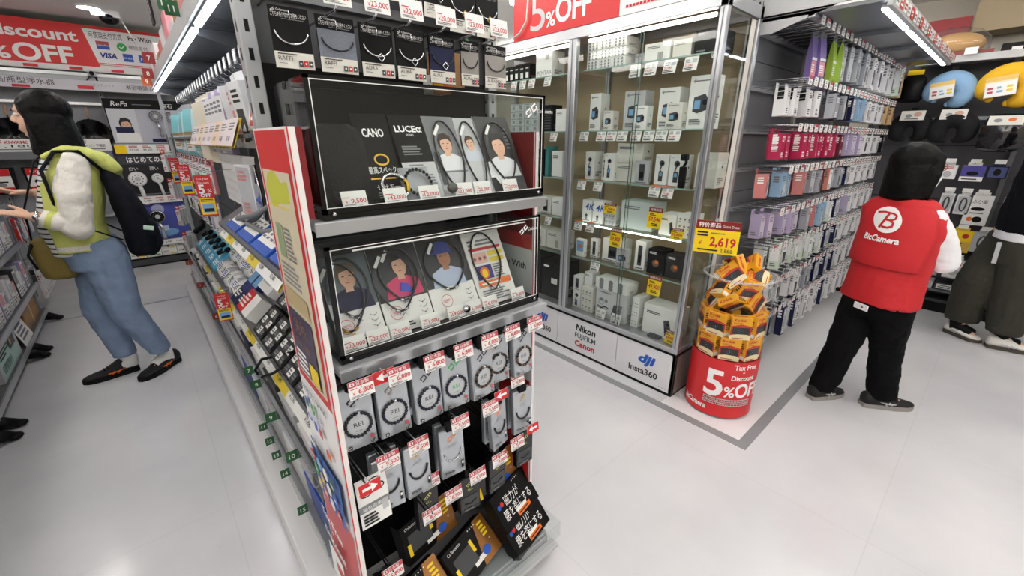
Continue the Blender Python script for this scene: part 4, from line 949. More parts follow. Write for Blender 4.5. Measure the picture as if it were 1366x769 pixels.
for i in range(5):
    t = thing('cyan_tray_pack', 'cyan tray pack with black clip accessory, %s from the white film packs' % ORD[i], 'packaged accessory', (0, 0, 0), 0, 'cyan packs on the middle tray'); t.matrix_world = tray_M('mid', 3.42 + .19 * i, .03, .003)
    b = MB(); b.box((0, 0, 0), (.17, .25, .035), cyan, .003); p = Pr(b, Matrix.Translation((0, 0, .035))); p.rect(.01, .15, .16, .24, mat('cyan_pale', (150, 205, 225), .4)); p.lines(.02, .02, .15, .06, 3, txw, i); p.poly([(.02, .08), (.07, .07), (.05, .13)], paper); b.build('tray', t)
    b = MB(); b.tube([(.03, .10, .045), (.06, .13, .06), (.11, .11, .055), (.145, .15, .05)], .006, black, 8); b.ball((.035, .10, .05), (.02, .016, .014), black); b.ball((.14, .15, .05), (.018, .022, .016), black); b.build('clip_accessory', t)
t = thing('cable_loop', 'thin black cable loop hanging over the black boxes to the price strip', 'cable', (.235, 1.62, .62)); b = MB(); b.tube([(.16, -.22, .22), (.06, -.05, .09), (-.01, .18, -.01), (-.035, .235, -.075), (-.025, .20, -.10), (.0, .05, -.02), (.10, -.14, .12), (.16, -.2, .2)], .006, black, 8); b.build('cable', t)
b = MB(); b.tube([(-.09, 0, .05), (.03, .0, .07), (.1, .03, .09)], [.018, .022, .02], black, 10); P(b, 'handset', TR(.30, 4.02, .74, R(60)), 'black rod shaped gadget lying across the cyan packs', 'gadget')
# low and bottom trays
lowc = (wpk, lgrey, dgrey, wpk, navy, wpk, lgrey, steeld)
for i in range(14):
    y = 1.30 + .25 * i
    P(flatbox(.20, .13, .10, lowc[i % 8], lambda p, w, h: (p.rect(.01, .01, w - .01, h - .01, (paper, wpk)[i % 2]), p.lines(.02, .03, w - .03, h - .03, 4, txg, i))), 'shelf_carton', tray_M('low', y + .1, .03, .002), '%s shelf carton on the low tray, %s from the end display' % (('white', 'grey', 'dark', 'white', 'navy', 'white', 'grey', 'slate')[i % 8], ORD[i]), 'carton', 'cartons on the low tray')
for i in range(12):
    y = 1.28 + .29 * i
    P(flatbox(.25, .2, .17, (mat('carton_royal', (34, 70, 160), .4), wpk, lgrey, wpk)[i % 4], lambda p, w, h: (p.rect(.01, .01, w - .01, h - .01, paper if i % 4 else lblue), p.lines(.03, .03, w - .05, h * .6, 4, txg, i))), 'base_carton', tray_M('bottom', y + .12, .03, .002), '%s carton on the bottom tray, %s from the end display' % (('royal blue', 'white', 'grey', 'pale')[i % 4], ORD[i]), 'carton', 'cartons on the bottom tray')
# packs hung on the far end of the aisle side
for r_ in range(5):
    h = MB(); h.tube([(.30, 5.06, 0), (.30, 5.06, 0)], .002, chrome)
    for i in range(3):
        P(hangbox(.045, .16, .018, wpk, wpk, (txr, txg, txb)[i], r_ + i), 'slim_pack', TR(.245 + .025 * i, 5.10 + .05 * i, 1.33 - .25 * r_, FX + R(40)), 'slim white pack at the far end post, %s of three in the %s row down' % (ORD[i], ORD[r_]), 'slim pack', 'slim packs on the far end of the gondola')
    b = MB(); b.box((-.03, -.001, 0), (.03, 0, .03), red); arrow_tag(b, FR((-.03, -.0012, 0), (1, 0, 0), (0, 0, 1)), .06, .03)
    o = b.build('arrow_tag', GON); o.matrix_local = Matrix.Translation(-GON.location) @ TR(.235, 5.06, 1.33 - .25 * r_, R(-60))
    h = MB(); h.tube([(.33, 5.18, 1.335 - .25 * r_), (.24, 5.06, 1.335 - .25 * r_)], .003, chrome, 6); wpart('hook', h, GON)
u = MB(); u.box((.30, 5.19, .0), (.84, 5.21, 1.5), steeld); wpart('end_panel', u, GON)
# boxes on top of the canopy
for i in range(12):
    y = 1.75 + .27 * i; hh = .12 + .03 * ((i * 7) % 4)
    P(flatbox(.22, .17, hh, (pink, wpk, rose, brown, wpk)[i % 5], lambda p, w, h: p.lines(.02, .02, w - .03, h - .02, 4, txg, i)), 'top_carton', TR(.30, y, 1.882, 0) @ Matrix.Rotation(R(90), 4, 'Z') @ Matrix.Translation((0, -.17, 0)), '%s carton on the canopy top, %s from the slotted post' % (('pink', 'white', 'rose', 'brown', 'pale')[i % 5], ORD[i]), 'carton', 'cartons on the canopy')
t = thing('hanging_sign', 'narrow upright black sign with white lettering at the top of the canopy', 'sign', (.262, 3.32, 2.05)); b = MB(); M = FR((0, .05, 0), (0, -1, 0), (0, 0, 1)); b.box((0, 0, -.01), (.10, .34, 0), black, M=M); p = Pr(b, M); p.text('omron', .065, .05, .04, txw, rot=R(90), bold=.03); b.build('board', t)
# ================================================================ display wall at the end of the aisle
YB = 6.62
WS = thing('kitchen_shelving', 'grey wall shelving with black kick at the end of the aisle', 'shelving', (-.8, 6.9, 0))
u = MB(); u.box((-3.0, 6.80, .10), (.62, 6.86, 2.02), mat('panel_grey', (152, 154, 160), .55)); wpart('back_panel', u, WS)
u = MB(); u.box((-3.0, 6.58, 0), (.62, 6.86, .10), black); u.box((-3.0, 6.565, .02), (.62, 6.58, .085), dgrey, .003); wpart('kick_plate', u, WS)
u = MB(); u.box((-3.0, 6.56, 2.03), (.62, 6.86, 2.07), steel, .003); u.box((-3.0, 6.55, 2.07), (.62, 6.57, 2.10), alu); wpart('canopy', u, WS)
u = MB(); u.box((-3.0, 6.545, 1.93), (.62, 6.56, 2.03), mat('fascia_lilac', (206, 204, 214), .45), .002); p = Pr(u, front((-3.0, 6.545, 1.93)))
p.text('熱水壺/鍋/瓶型淨水器', 1.98, .042, .042, txt, w=.62); p.text('キッチンケア', 2.88, .05, .02, txg); p.text('淋浴噴頭 Shower', 3.14, .035, .034, txt, w=.34); p.text('保温', 1.2, .03, .04, txt); p.rect(2.76, .015, 2.88, .05, red); p.rect(2.30, .005, 2.42, .028, txr)
wpart('fascia', u, WS)
for x in (-2.0, -1.05, -.10):
    u = MB(); u.box((x, 6.77, .1), (x + .03, 6.80, 2.03), steel)
    for k in range(36): u.box((x + .011, 6.7695, .15 + .05 * k), (x + .019, 6.7705, .172 + .05 * k), black)
    wpart('upright', u, WS)
u = MB(); u.box((-3.0, 6.60, 1.29), (-.13, 6.80, 1.32), steel, .003); u.box((-3.0, 6.595, 1.26), (-.13, 6.602, 1.33), mat('ledge_grey', (120, 122, 128), .5)); wpart('shelf', u, WS)
u = MB(); u.box((-3.0, 6.60, .62), (-.13, 6.80, .65), steel, .003); wpart('shelf', u, WS)
u = MB(); u.box((-3.0, 6.70, 1.80), (-.1, 6.712, 1.825), chrome); wpart('hang_rail', u, WS)
# red banner above
BN = thing('discount_banner', 'long red and white tax free discount banner above the kitchen wall', 'banner', (-.8, 6.60, 2.14))
u = MB(); u.box((-2.6, 6.60, 2.12), (.95, 6.625, 2.555), white); wpart('board', u, BN)
u = MB(); p = Pr(u, front((-2.6, 6.60, 2.12))); p.rect(0, .05, 2.62, .435, mat('banner_red', (216, 36, 38), .4)); p.rect(0, .405, 3.55, .435, mat('banner_red', (0, 0, 0)))
p.poly([(2.585, .05), (3.55, .05), (3.55, .405), (2.52, .405)], white)
p.text('Tax Free+Discount', 2.47, .275, .095, txw, 'R', w=1.45, bold=.03); p.text('5', 1.62, .06, .21, txw, 'L', w=.16); p.text('%', 1.81, .07, .1, txw, w=.15, bold=.02); p.text('OFF', 1.98, .07, .14, txw, w=.42, bold=.03)
p.text('可使用支付方式', 2.56, .33, .045, txt, w=.26); p.text('Pay With', 2.87, .335, .04, txt, w=.19, bold=.02)
p.rect(2.60, .225, 2.70, .30, blue); p.rect(2.60, .265, 2.70, .30, pinkr); p.text('UnionPay', 2.605, .255, .015, txw, w=.09); p.disc(2.80, .262, .04, lgreen); p.line([(2.78, .262), (2.795, .248), (2.822, .275)], .008, txw); p.text('微信支付', 2.855, .25, .03, txg, w=.16)
p.text('VISA', 2.60, .145, .045, mat('visa_blue', (26, 50, 130), .5), w=.14, bold=.04, shear=.2); p.rect(2.79, .125, 2.87, .20, blue); p.text('AMEX', 2.795, .15, .018, txw, w=.07); p.rect(2.92, .125, 2.96, .20, blue); p.rect(2.962, .125, 3.0, .20, red); p.rect(3.002, .125, 3.04, .20, green); p.text('JCB', 2.925, .15, .026, txw, w=.11)
p.rect(2.58, .085, 3.3, .092, red); p.rect(2.58, .07, 3.1, .074, red)
for i in range(21): p.rect(.1 + i * .16, .01, .2 + i * .16, .035, (red, paper)[i % 2])
wpart('print', u, BN)
t = thing('wall_mount_camera', 'small grey camera on a bracket below the red banner', 'camera', (-.10, 6.5, 2.09)); b = MB(); b.box((-.03, -.05, -.025), (.03, .04, .025), lgrey, .006); b.build('body', t); b = MB(); b.tube([(0, .03, 0), (.02, .06, -.01), (.03, .08, -.16)], .01, black, 8); b.tube([(-.01, .04, 0), (-.10, .06, -.12)], .006, dgrey, 8); b.build('bracket', t); b = MB(); b.lathe([(.018, 0), (.02, .012)], bgloss, 14, FR((0, -.05, 0), (1, 0, 0), (0, 0, 1))); b.build('lens', t)
# frying pans hung over white price boards
def pan(label, x, z, r):
    t = thing('frying_pan', label, 'frying pan', (x, 6.66, z), 0, 'pans hung on the rail')
    b = MB(); b.lathe([(r * .78, .0), (r * .8, .002), (r, .045), (r * 1.02, .047), (r * .97, .045), (r * .76, .006)], bgloss, 36, FR((0, .05, 0), (1, 0, 0), (0, 0, 1))); b.build('pan_body', t)
    b = MB(); b.tube([(0, .03, r * .95), (0, .0, r * 1.15)], .008, dgrey, 8); b.tube([(.0, .0, r * 1.12), (.0, .0, r * 1.3), (.005, .0, r * 1.75)], [.012, .017, .014], mat('handle_wood', (176, 140, 116), .5), 10, flat=.7); b.build('handle', t)
    return t
pan('black frying pan beside the portrait poster, wooden handle up', -.24, 1.50, .155); pan('black frying pan half behind the hair of the woman', -.52, 1.50, .155); pan('black frying pan before the face of the woman', -.82, 1.50, .155); pan('black frying pan farthest along the rail from the portrait poster', -1.12, 1.5, .155)
for x, s1, s2, lb in ((-.45, 'LIGHT', '軽量フライパン 不鏽鋼', 'white price board under the pans beside the portrait poster'), (-.98, '極 KIWAME', '1,180', 'white price board under the pan before the face of the woman')):
    b = MB(); b.box((0, 0, -.002), (.33, .12, 0), paper); p = Pr(b, Matrix()); p.text(s1, .03, .075, .028, txt if s1 == 'LIGHT' else txr, bold=.02); p.text(s2, .03, .04, .024, txt, w=.25); p.lines(.03, .01, .28, .03, 1, txg, 2)
    P(b, 'price_board', front((x, 6.592, 1.335)) , lb, 'price board')
def pan_pack(label, x, z):
    t = thing('packaged_pan', label, 'packaged pan', (x, 6.66, z), 0, 'packaged pans on the lower rail'); b = MB(); b.rings([[(sx * (.13 - c), -.02, 0), ] for sx, c in ()] or [[(-.14, -.02, .13), (.14, -.02, .13), (.14, .1, .13), (-.14, .1, .13)], [(-.12, -.02, -.13), (.12, -.02, -.13), (.12, .1, -.13), (-.12, .1, -.13)]], black, smooth=False); b.build('pan_body', t)
    b = MB(); b.box((-.115, -.024, -.11), (.115, -.0205, .12), paper); p = Pr(b, front((-.115, -.0242, -.11))); p.rect(0, .16, .23, .23, red); p.rect(0, 0, .23, .05, red); p.disc(.09, .10, .05, black, .026); p.rect(.13, .095, .2, .108, black); p.disc(.15, .075, .035, mgrey, .02); p.text('STONE', .03, .185, .024, txw); b.build('sleeve_card', t)
    b = MB(); b.tube([(0, .02, .13), (0, .0, .17), (-.01, -.02, .2)], [.012, .015, .014], bgloss, 10); b.build('handle', t)
pan_pack('packaged pan with red sleeve next to the vest of the woman', -.72, 1.05); pan_pack('packaged pan with red sleeve above the hands of the woman', -1.06, 1.05); pan_pack('packaged pan with red sleeve farthest from the shower posters', -1.4, 1.05)
# shower head posters
t1 = thing('poster_display', 'poster with woman portrait and two shower heads under black header', 'poster', (.11, 6.62, 1.42))
u = MB(); u.box((-.09, 6.62, 1.40), (.62, 6.66, 1.87), black); p = Pr(u, front((-.09, 6.62, 1.40))); p.rect(.01, .01, .7, .37, mat('poster_lilac_grey', (186, 188, 202), .4)); p.text('ReFa', .06, .395, .05, txw, shear=.25, w=.14); p.lines(.24, .41, .42, .425, 1, txg); p.text('宝石', .5, .395, .035, txw)
p.rect(.01, .01, .25, .37, mat('poster_sky_grey', (206, 208, 216), .4)); portrait(p, .14, .2, .115, mat('hair_black_print', (24, 22, 24)), paper); p.rect(.05, .12, .2, .18, navy); p.rect(.34, .02, .7, .06, navy); p.rect(.47, .015, .53, .055, red)
wpart('board', u, t1)
def shower_head(parent, x, z, s, face, rz, y=6.60):
    M = TR(x, y, z, 0, 0) ; b = MB(); b.lathe([(.02 * s, .03), (.5 * s * .1, .028), (.06 * s, .012), (.062 * s, .004), (.055 * s, 0), (.001, 0)], chrome if face is not white else white, 24, M @ FR((0, 0, 0), (1, 0, 0), (0, 0, 1)) , True)
    p = Pr(b, M @ FR((0, -.001, 0), (1, 0, 0), (0, 0, 1)) @ Matrix.Translation((0, 0, .03))); p.disc(0, 0, .05 * s, face); p.disc(0, 0, .02 * s, lgrey)
    for k in range(10): p.disc(.035 * s * math.cos(k * .628), .035 * s * math.sin(k * .628), .005 * s, dgrey, n=8)
    b.tube([(x, y, z - .05 * s), (x + .01, y - .02, z - .1 * s), (x + .02, y - .02, z - .22 * s)], [.016 * s, .014 * s, .017 * s], chrome if face is not white else white, 12)
    return b
for x, z, lb in ((.33, 1.70, mgrey), (.47, 1.69, mgrey)): wpart('shower_head', shower_head(t1, x, z, 1.0, lb, 0), t1)
u = MB(); u.box((-.10, 6.55, 1.30), (.62, 6.556, 1.395), paper); p = Pr(u, front((-.10, 6.55, 1.30))); p.rect(0, 0, .1, .095, yel)
for i in range(5): p.text('¥%d,%d00' % (3 + i, 2 + i), .12 + .12 * i, .03, .02, txt if i != 2 else txr); p.lines(.12 + .12 * i, .06, .2 + .12 * i, .085, 2, txr, i)
u.box((-.10, 6.556, 1.395), (.62, 6.765, 1.405), steel); wpart('price_ledge', u, t1)
t2 = thing('poster_display', 'black poster with white lettering and two shower heads, middle of three', 'poster', (.09, 6.62, .85))
u = MB(); u.box((-.10, 6.62, .82), (.62, 6.66, 1.285), mat('poster_black', (26, 26, 30), .35)); p = Pr(u, front((-.10, 6.62, .82))); p.rect(0, .36, .72, .46, mat('poster_slate', (58, 60, 66), .35)); p.text('はじめての、世代', .07, .385, .05, txw, w=.48, bold=.02); p.text('白い', .07, .295, .03, txw); p.text('潤い', .25, .295, .03, txw); p.text('艶', .44, .295, .03, txw); p.lines(.05, .01, .65, .03, 1, txg); wpart('board', u, t2)
for x, z, s in ((.02, 1.02, 1.35), (.20, 1.02, .9)): wpart('shower_head', shower_head(t2, x, z, s, white, 0), t2)
u = MB(); u.box((-.12, 6.55, .74), (.62, 6.556, .82), paper); p = Pr(u, front((-.12, 6.55, .74)))
for i in range(6): p.text('%d,%d80' % (2 + i, 3 + i), .03 + .11 * i, .02, .022, txt if i % 2 else txr); p.lines(.03 + .11 * i, .05, .1 + .11 * i, .07, 2, txr, i)
u.box((-.12, 6.556, .815), (.62, 6.765, .822), steel); wpart('price_ledge', u, t2)
t3 = thing('poster_display', 'blue poster with a dark shower head, lowest of the three posters', 'poster', (.1, 6.62, .35))
u = MB(); u.box((-.12, 6.60, .30), (.52, 6.64, .735), mat('poster_indigo', (78, 86, 170), .35)); p = Pr(u, front((-.12, 6.60, .30)))
for i in range(6): p.disc(.06 + .05 * (i % 3), .16 + .09 * (i // 3), .04, (blue, lblue)[i % 2])
p.disc(.25, .08, .14, lblue, .05); p.rect(.08, .1, .3, .16, mat('print_pale_blue', (190, 206, 232), .4)); p.disc(.24, .36, .06, mat('print_pale_lilac', (190, 190, 230), .4)); wpart('board', u, t3)
wpart('shower_head', shower_head(t3, .10, .58, 1.25, black, 0, 6.575), t3)
u = MB(); u.box((-.12, 6.55, .24), (.52, 6.556, .30), paper); p = Pr(u, front((-.12, 6.55, .24)))
for i in range(5): p.text('%d,980' % (4 + i), .03 + .1 * i, .02, .02, txt)
wpart('price_ledge', u, t3)
for r_ in range(2):
    for i in range(8):
        b = MB(); b.box((0, 0, 0), (.145, .16, .072), paper, .002); p = Pr(b, front((0, 0, 0))); p.rect(.01, .008, .135, .064, mat('carton_white_print', (232, 232, 226), .5)); p.rect(.09, .012, .13, .03, yel if i % 2 else lgreen); p.lines(.015, .03, .07, .055, 2, txg, i)
        if (i + r_) % 3 == 0: p.poly([(.05, .035), (.07, .02), (.09, .035), (.07, .05)], txt)
        P(b, 'white_carton', TR(-.70 + .15 * i, 6.60, .101 + .073 * r_), 'white carton on the black kick, %s row, %s from the grey pans side' % ('bottom' if r_ == 0 else 'upper', ORD[i]), 'carton', 'white cartons at the foot of the kitchen wall')
# ================================================================ low shelf at the picture's edge
LS = thing('metal_rack', 'grey metal rack with open shelves along the aisle opposite the gondola', 'shelving', (-1.0, 3.6, 0))
for y in (5.02, 3.12):
    for x in (-.83, -1.25):
        u = MB(); u.box((x - .03, y, .03), (x, y + .03, 1.75), steel, .002); wpart('upright', u, LS)
for z in (.115, .34, .68, .98, 1.36):
    u = MB(); u.box((-1.28, 1.2, z - .012), (-.80, 5.05, z), steeld); u.box((-.806, 1.2, z - .03), (-.798, 5.05, z + .008), alu); wpart('shelf', u, LS)
u = MB(); u.box((-1.32, 1.2, .03), (-1.285, 5.05, 1.75), lgrey); wpart('back_panel', u, LS)
u = MB(); u.box((-1.28, 5.05, .6), (-.84, 5.06, 1.75), steeld); wpart('end_panel', u, LS)
def foot(y, lab=None):
    b = MB(); b.tube([(-.86, y, .06), (-.80, y, .05), (-.755, y + .02, .022)], [.03, .034, .022], black, 12); b.ball((-.755, y + .02, .02), (.035, .03, .018), black)
    wpart('leveling_foot', b, LS)
for y in (5.0, 4.25, 4.12, 3.12, 2.98, 2.2): foot(y)
def carton(label, x, y, z, w, d, h, m, draw=None, rz=0, name='carton'):
    b = MB(); b.box((-d, 0, 0), (0, w, h), m, .003); p = Pr(b, right_((0, 0, 0)))
    (draw or (lambda p: (p.rect(w * .46, 0, w * .54, h, mat('packing_tape', (188, 152, 108), .35)), p.lines(w * .1, h * .2, w * .35, h * .5, 3, txg, 1))))(p)
    q = Pr(b, topf((-d, 0, h))); q.rect(d * .47, 0, d * .53, w, mat('packing_tape', (0, 0, 0)))
    P(b, name, TR(x, y, z, rz), label, 'carton')
carton('brown cardboard carton, topmost of two by the rack end', -.83, 4.42, .224, .5, .40, .085, brown); carton('brown cardboard carton under another by the rack end', -.83, 4.42, .116, .5, .40, .107, brown)
def gl(p):
    p.rect(.02, .015, .48, .178, mat('label_mint', (170, 206, 196), .5)); p.lines(.05, .11, .3, .17, 3, txt, 2)
    for i in range(16): p.rect(.05 + .013 * i, .04, .05 + .013 * i + (.004 if i % 3 else .008), .09, txt)
    p.rect(.3, .11, .44, .165, dgrey); p.rect(.32, .13, .35, .17, gold)
carton('carton with mint green bar-coded label on the lower shelf', -.82, 3.5, .116, .52, .4, .19, lgrey, gl)
b = MB(); b.box((0, 0, 0), (.003, .28, .17), paper); p = Pr(b, right_((.003, 0, 0))); p.lines(.03, .03, .24, .14, 4, txg, 5); P(b, 'paper_card', TR(-.81, 4.1, .118, 0, R(0), R(-14)), 'white handwritten card leaning before the brown cartons', 'card')
for i in range(6):
    b = MB(); b.box((-.3, 0, 0), (0, .10, .05 + .012 * (i % 3)), offw if i % 2 else mat('box_sand', (206, 196, 170), .6), .002); P(b, 'small_carton', TR(-.83 - .02 * (i % 2), 2.75 + .105 * i, .1165, R(2)), 'pale small carton on the lowest shelf, %s toward the mint label carton' % ORD[i], 'carton', 'pale cartons on the lowest shelf')
b = MB(); b.tube([(0, 0, 0), (.05, .1, .05), (.05, .3, .05)], .05, black, 12); P(b, 'black_case', TR(-.9, 2.3, .17), 'black rounded case lying on the lowest shelf near the camera', 'case')
cols = (wpk, lgrey, wpk, rose, wpk, wpk, dgrey, lilac)
for j, (z, y0, n) in enumerate(((.342, 3.5, 14), (.682, 3.6, 14), (.982, 3.6, 14), (1.362, 3.4, 14))):
    for i in range(n):
        h = .15 + .03 * ((i * 5 + j) % 3); w = .07 + .012 * ((i + j) % 3)
        b = MB(); b.box((-.2, 0, 0), (0, w, h), cols[(i * 3 + j) % 8], .002); p = Pr(b, right_((0, 0, 0))); p.rect(.006, .008, w - .006, h - .008, paper); p.rect(.01, h * .5, w - .01, h * .9, (lgrey, pink, mgrey, wpk)[(i + j) % 4]); p.lines(.01, h * .1, w - .01, h * .4, 3, txg, i)
        q = Pr(b, FR((-.2, 0, 0), (1, 0, 0), (0, 0, 1))); q.rect(.02, .02, .18, h - .02, (wpk, paper)[i % 2])
        if y0 + .108 * i < 5.0: P(b, 'boxed_product', TR(-.825, y0 + .105 * i, z, R((i * 37) % 5 - 2)), 'small boxed product on the %s rack shelf, %s counted toward the rack end' % (('second', 'third', 'fourth', 'top')[j], ORD[i]), 'boxed product', 'boxed products on the metal rack')
b = MB(); b.ball((0, 0, .09), (.07, .07, .09), dgrey); P(b, 'speaker_pod', TR(-.88, 3.38, .341), 'dark rounded gadget on the rack shelf beside the white boxes', 'gadget')
# peg packs on the rack end
for i in range(8):
    c = (red, mat('pack_maroon', (130, 40, 46), .4), lblue, wpk)[i % 4]
    P(hangbox(.055, .2, .02, c, c if i % 2 else wpk, txw if i % 2 else txg, i), 'hanging_pack', TR(-.82 + .0 * i, 5.12 + .085 * i, .86, R(90)), '%s hanging pack past the rack end, %s from its post' % (('red', 'maroon', 'pale blue', 'white')[i % 4], ORD[i]), 'hanging pack', 'packs hanging past the rack end')
    P(hangbox(.055, .24, .02, wpk, wpk, (txr, txg)[i % 2], i + 2), 'hanging_pack', TR(-.80 + .0 * i, 5.12 + .085 * i, .42, R(90)), 'white hanging pack low past the rack end, %s from its post' % ORD[i], 'hanging pack', 'white packs low past the rack end')
u = MB(); u.box((-1.28, 5.08, .03), (-.95, 5.85, 1.5), steeld)
wpart('pegboard', u, LS)
for z in (.87, .43):
    for i in range(8):
        h = MB(); h.tube([(-.95, 5.12 + .085 * i, z), (-.80, 5.12 + .085 * i, z)], .0025, chrome, 6); wpart('hook', h, LS)
# ================================================================ glass cabinet with cameras
CX0, CX1, CY0, CY1 = 2.11, 2.50, .985, 2.80
GC = thing('glass_cabinet', 'tall aluminium framed glass cabinet on a white base, full of camera boxes', 'display cabinet', (2.3, 1.9, 0))
basew = mat('base_white', (226, 226, 230), .35)
u = MB(); u.box((CX0 + .004, CY0 + .004, .0), (CX1, CY1, .02), black); wpart('kick', u, GC)
seams = [(CY0, 1.385), (1.388, 1.905), (1.911, CY1)]
for i, (a, b_) in enumerate(seams):
    u = MB(); u.box((CX0, a, .02), (CX0 + .02, b_, .272), basew, .001); p = Pr(u, left((CX0, b_, .02))); W = b_ - a
    if i == 1:
        p.text('Nikon', W * .5, .165, .046, txt, 'C', bold=.035, shear=.12, w=.17); p.text('FUJIFILM', W * .5, .11, .034, mat('fuji_green', (52, 84, 80), .5), 'C', bold=.02, w=.18); p.text('Canon', W * .5, .045, .042, mat('canon_red', (196, 32, 40), .5), 'C', bold=.03, w=.175)
    else:
        c = W * .5 if i == 0 else W - .16
        p.text('dji', c + (.01 if i == 0 else 0), .135, .055, mat('dji_blue', (28, 92, 190), .5), 'C', bold=.05, shear=.3, w=.11); p.text('Insta360', c, .055, .04, txt, 'C', bold=.02, w=.2)
    if i == 0: p.line([(W - .3, .012), (W - .3, .013)], .001, txg); [p.disc(W - .02 - .02 * k, .02, .003, txg, n=8) for k in range(4)]
    wpart('base_panel', u, GC)
u = MB(); u.box((CX0, CY0, .02), (CX1, CY0 + .02, .272), mat('base_side_grey', (120, 112, 108), .4)); u.box((CX0 + .02, CY0 + .02, .25), (CX1, CY1, .27), white); wpart('base_box', u, GC)
u = MB(); u.box((CX0 - .004, CY0 - .004, .272), (CX1, CY1, .284), black); wpart('shadow_gap', u, GC)
u = MB(); u.box((CX0, CY0, .284), (CX1, CY1, .315), alu, .002); wpart('bottom_rail', u, GC)
u = MB(); u.box((CX0, CY0, 2.005), (CX0 + .04, CY1, 2.06), alu, .002); u.box((CX0, CY0, 2.005), (CX1, CY0 + .035, 2.06), alu, .002); u.box((CX1 - .03, CY0, 2.005), (CX1, CY1, 2.06), alu); wpart('top_rail', u, GC)
u = MB(); u.box((CX0 + .04, CY0 + .035, 2.045), (CX1 - .03, CY1, 2.058), mat('cabinet_top', (176, 150, 140), .5)); wpart('top_panel', u, GC)
def post(y, x=CX0, w=.04):
    u = MB(); u.box((x, y, .315), (x + .035, y + w, 2.005), alu, .003); u.box((x - .0008, y + w * .42, .32), (x, y + w * .58, 2.0), steeld); wpart('post', u, GC)
for y, w in ((CY0, .035), (1.845, .062), (CY1 - .04, .04)): post(y, CX0, w)
for y, w in ((CY0, .03), (1.86, .03), (CY1 - .03, .03)): post(y, CX1 - .036, w)
u = MB(); u.box((CX1 - .012, CY0 + .03, .315), (CX1, CY1 - .03, 2.005), wood); wpart('back_panel', u, GC)
u = MB(); u.box((CX1 - .10, CY0 + .012, .32), (CX1 - .04, CY0 + .03, 2.0), offw, .002); u.box((CX1 - .108, CY0 + .011, .32), (CX1 - .1, CY0 + .016, 2.0), black); wpart('side_trim', u, GC)
for a, b_, x in ((CY0 + .036, 1.43, CX0 + .02), (1.405, 1.845, CX0 + .012), (1.908, 2.36, CX0 + .012), (2.34, CY1 - .04, CX0 + .02)):
    u = MB(); u.box((x, a, .32), (x + .005, b_, 2.003), pane); s = wpart('sliding_pane', u, GC)
    u = MB(); u.box((x + .0006, (b_ if x > CX0 + .015 else a) - .0015, .32), (x + .0046, (b_ if x > CX0 + .015 else a) + .0015, 2.0), mat('pane_edge', (92, 108, 104), .2)); wpart('pane_edge', u, s)
u = MB(); u.box((CX0 + .04, CY0 + .004, .32), (CX1 - .11, CY0 + .008, 2.0), pane); wpart('side_pane', u, GC)
u = MB(); u.lathe([(.012, 0), (.012, .006), (.005, .006)], chrome, 14, FR((CX0 + .012, 1.418, .345), (0, -1, 0), (0, 0, 1))); wpart('lock', u, GC)
shelf_g = glass('glass_shelf', (.93, .965, .95), 1.5)
SHZ = (1.838, 1.50, 1.205, .935, .69)
for z in SHZ:
    for a, b_ in ((CY0 + .035, 1.845), (1.91, CY1 - .04)):
        u = MB(); u.box((CX0 + .055, a, z - .006), (CX1 - .014, b_, z), shelf_g); s = wpart('glass_shelf', u, GC)
        u = MB(); u.box((CX0 + .052, a, z - .0065), (CX0 + .0545, b_, z + .0005), mat('shelf_edge', (150, 176, 168), .2)); wpart('shelf_edge', u, s)
caselm = mat('case_tube', (255, 248, 236), .4, emit=CASE_LIGHT)
for a, b_ in ((CY0 + .08, 1.80), (1.95, 2.72)):
    u = MB(); u.box((CX0 + .055, a, 1.984), (CX0 + .072, b_, 2.0), caselm); wpart('case_tube', u, GC)
    u = MB(); u.box((CX0 + .075, a, 1.99), (CX0 + .10, b_, 2.004), white); wpart('tube_housing', u, GC)
for a, b_ in ((CY0 + .1, 1.80),):
    u = MB(); u.box((CX0 + .058, a, .918), (CX0 + .07, b_, .928), caselm); wpart('case_tube', u, GC)
# banner on top
SB = thing('discount_banner', 'red and white 5 percent off banner standing on the glass cabinet', 'banner', (2.13, 1.7, 2.06))
u = MB(); u.box((2.112, .985, 2.062), (2.135, 2.40, 2.60), white); p = Pr(u, left((2.112, 2.40, 2.062)))
p.rect(0, 0, .84, .535, mat('banner_red', (0, 0, 0))); p.text('Tax Free', .06, .27, .1, txw, w=.62, bold=.02)
p.text('5', .16, .035, .19, mat('print_silver', (200, 202, 206), .4), w=.13); p.text('%', .30, .04, .075, txw, w=.075, bold=.02); p.text('OFF', .38, .05, .12, txw, w=.27, bold=.03)
p.text('VISA', .9, .085, .06, txb, w=.16, bold=.04, shear=.2); p.rect(1.1, .08, 1.22, .16, blue); p.text('可使用支付方式', .9, .3, .05, txt, w=.4); 
for i in range(24): p.rect(.88 + .021 * i, .03, .895 + .021 * i, .042, txr)
wpart('board', u, SB)
t = thing('loose_cable', 'thin white cable hanging down in front of the red banner', 'cable', (2.09, 2.3, 2.06)); b = MB(); b.tube([(.0, .03, .5), (.01, -.02, .36), (.0, -.06, .22), (.005, -.04, .1), (.0, .02, .04), (.0, .08, .02)], .006, offw, 8); b.build('cable', t)

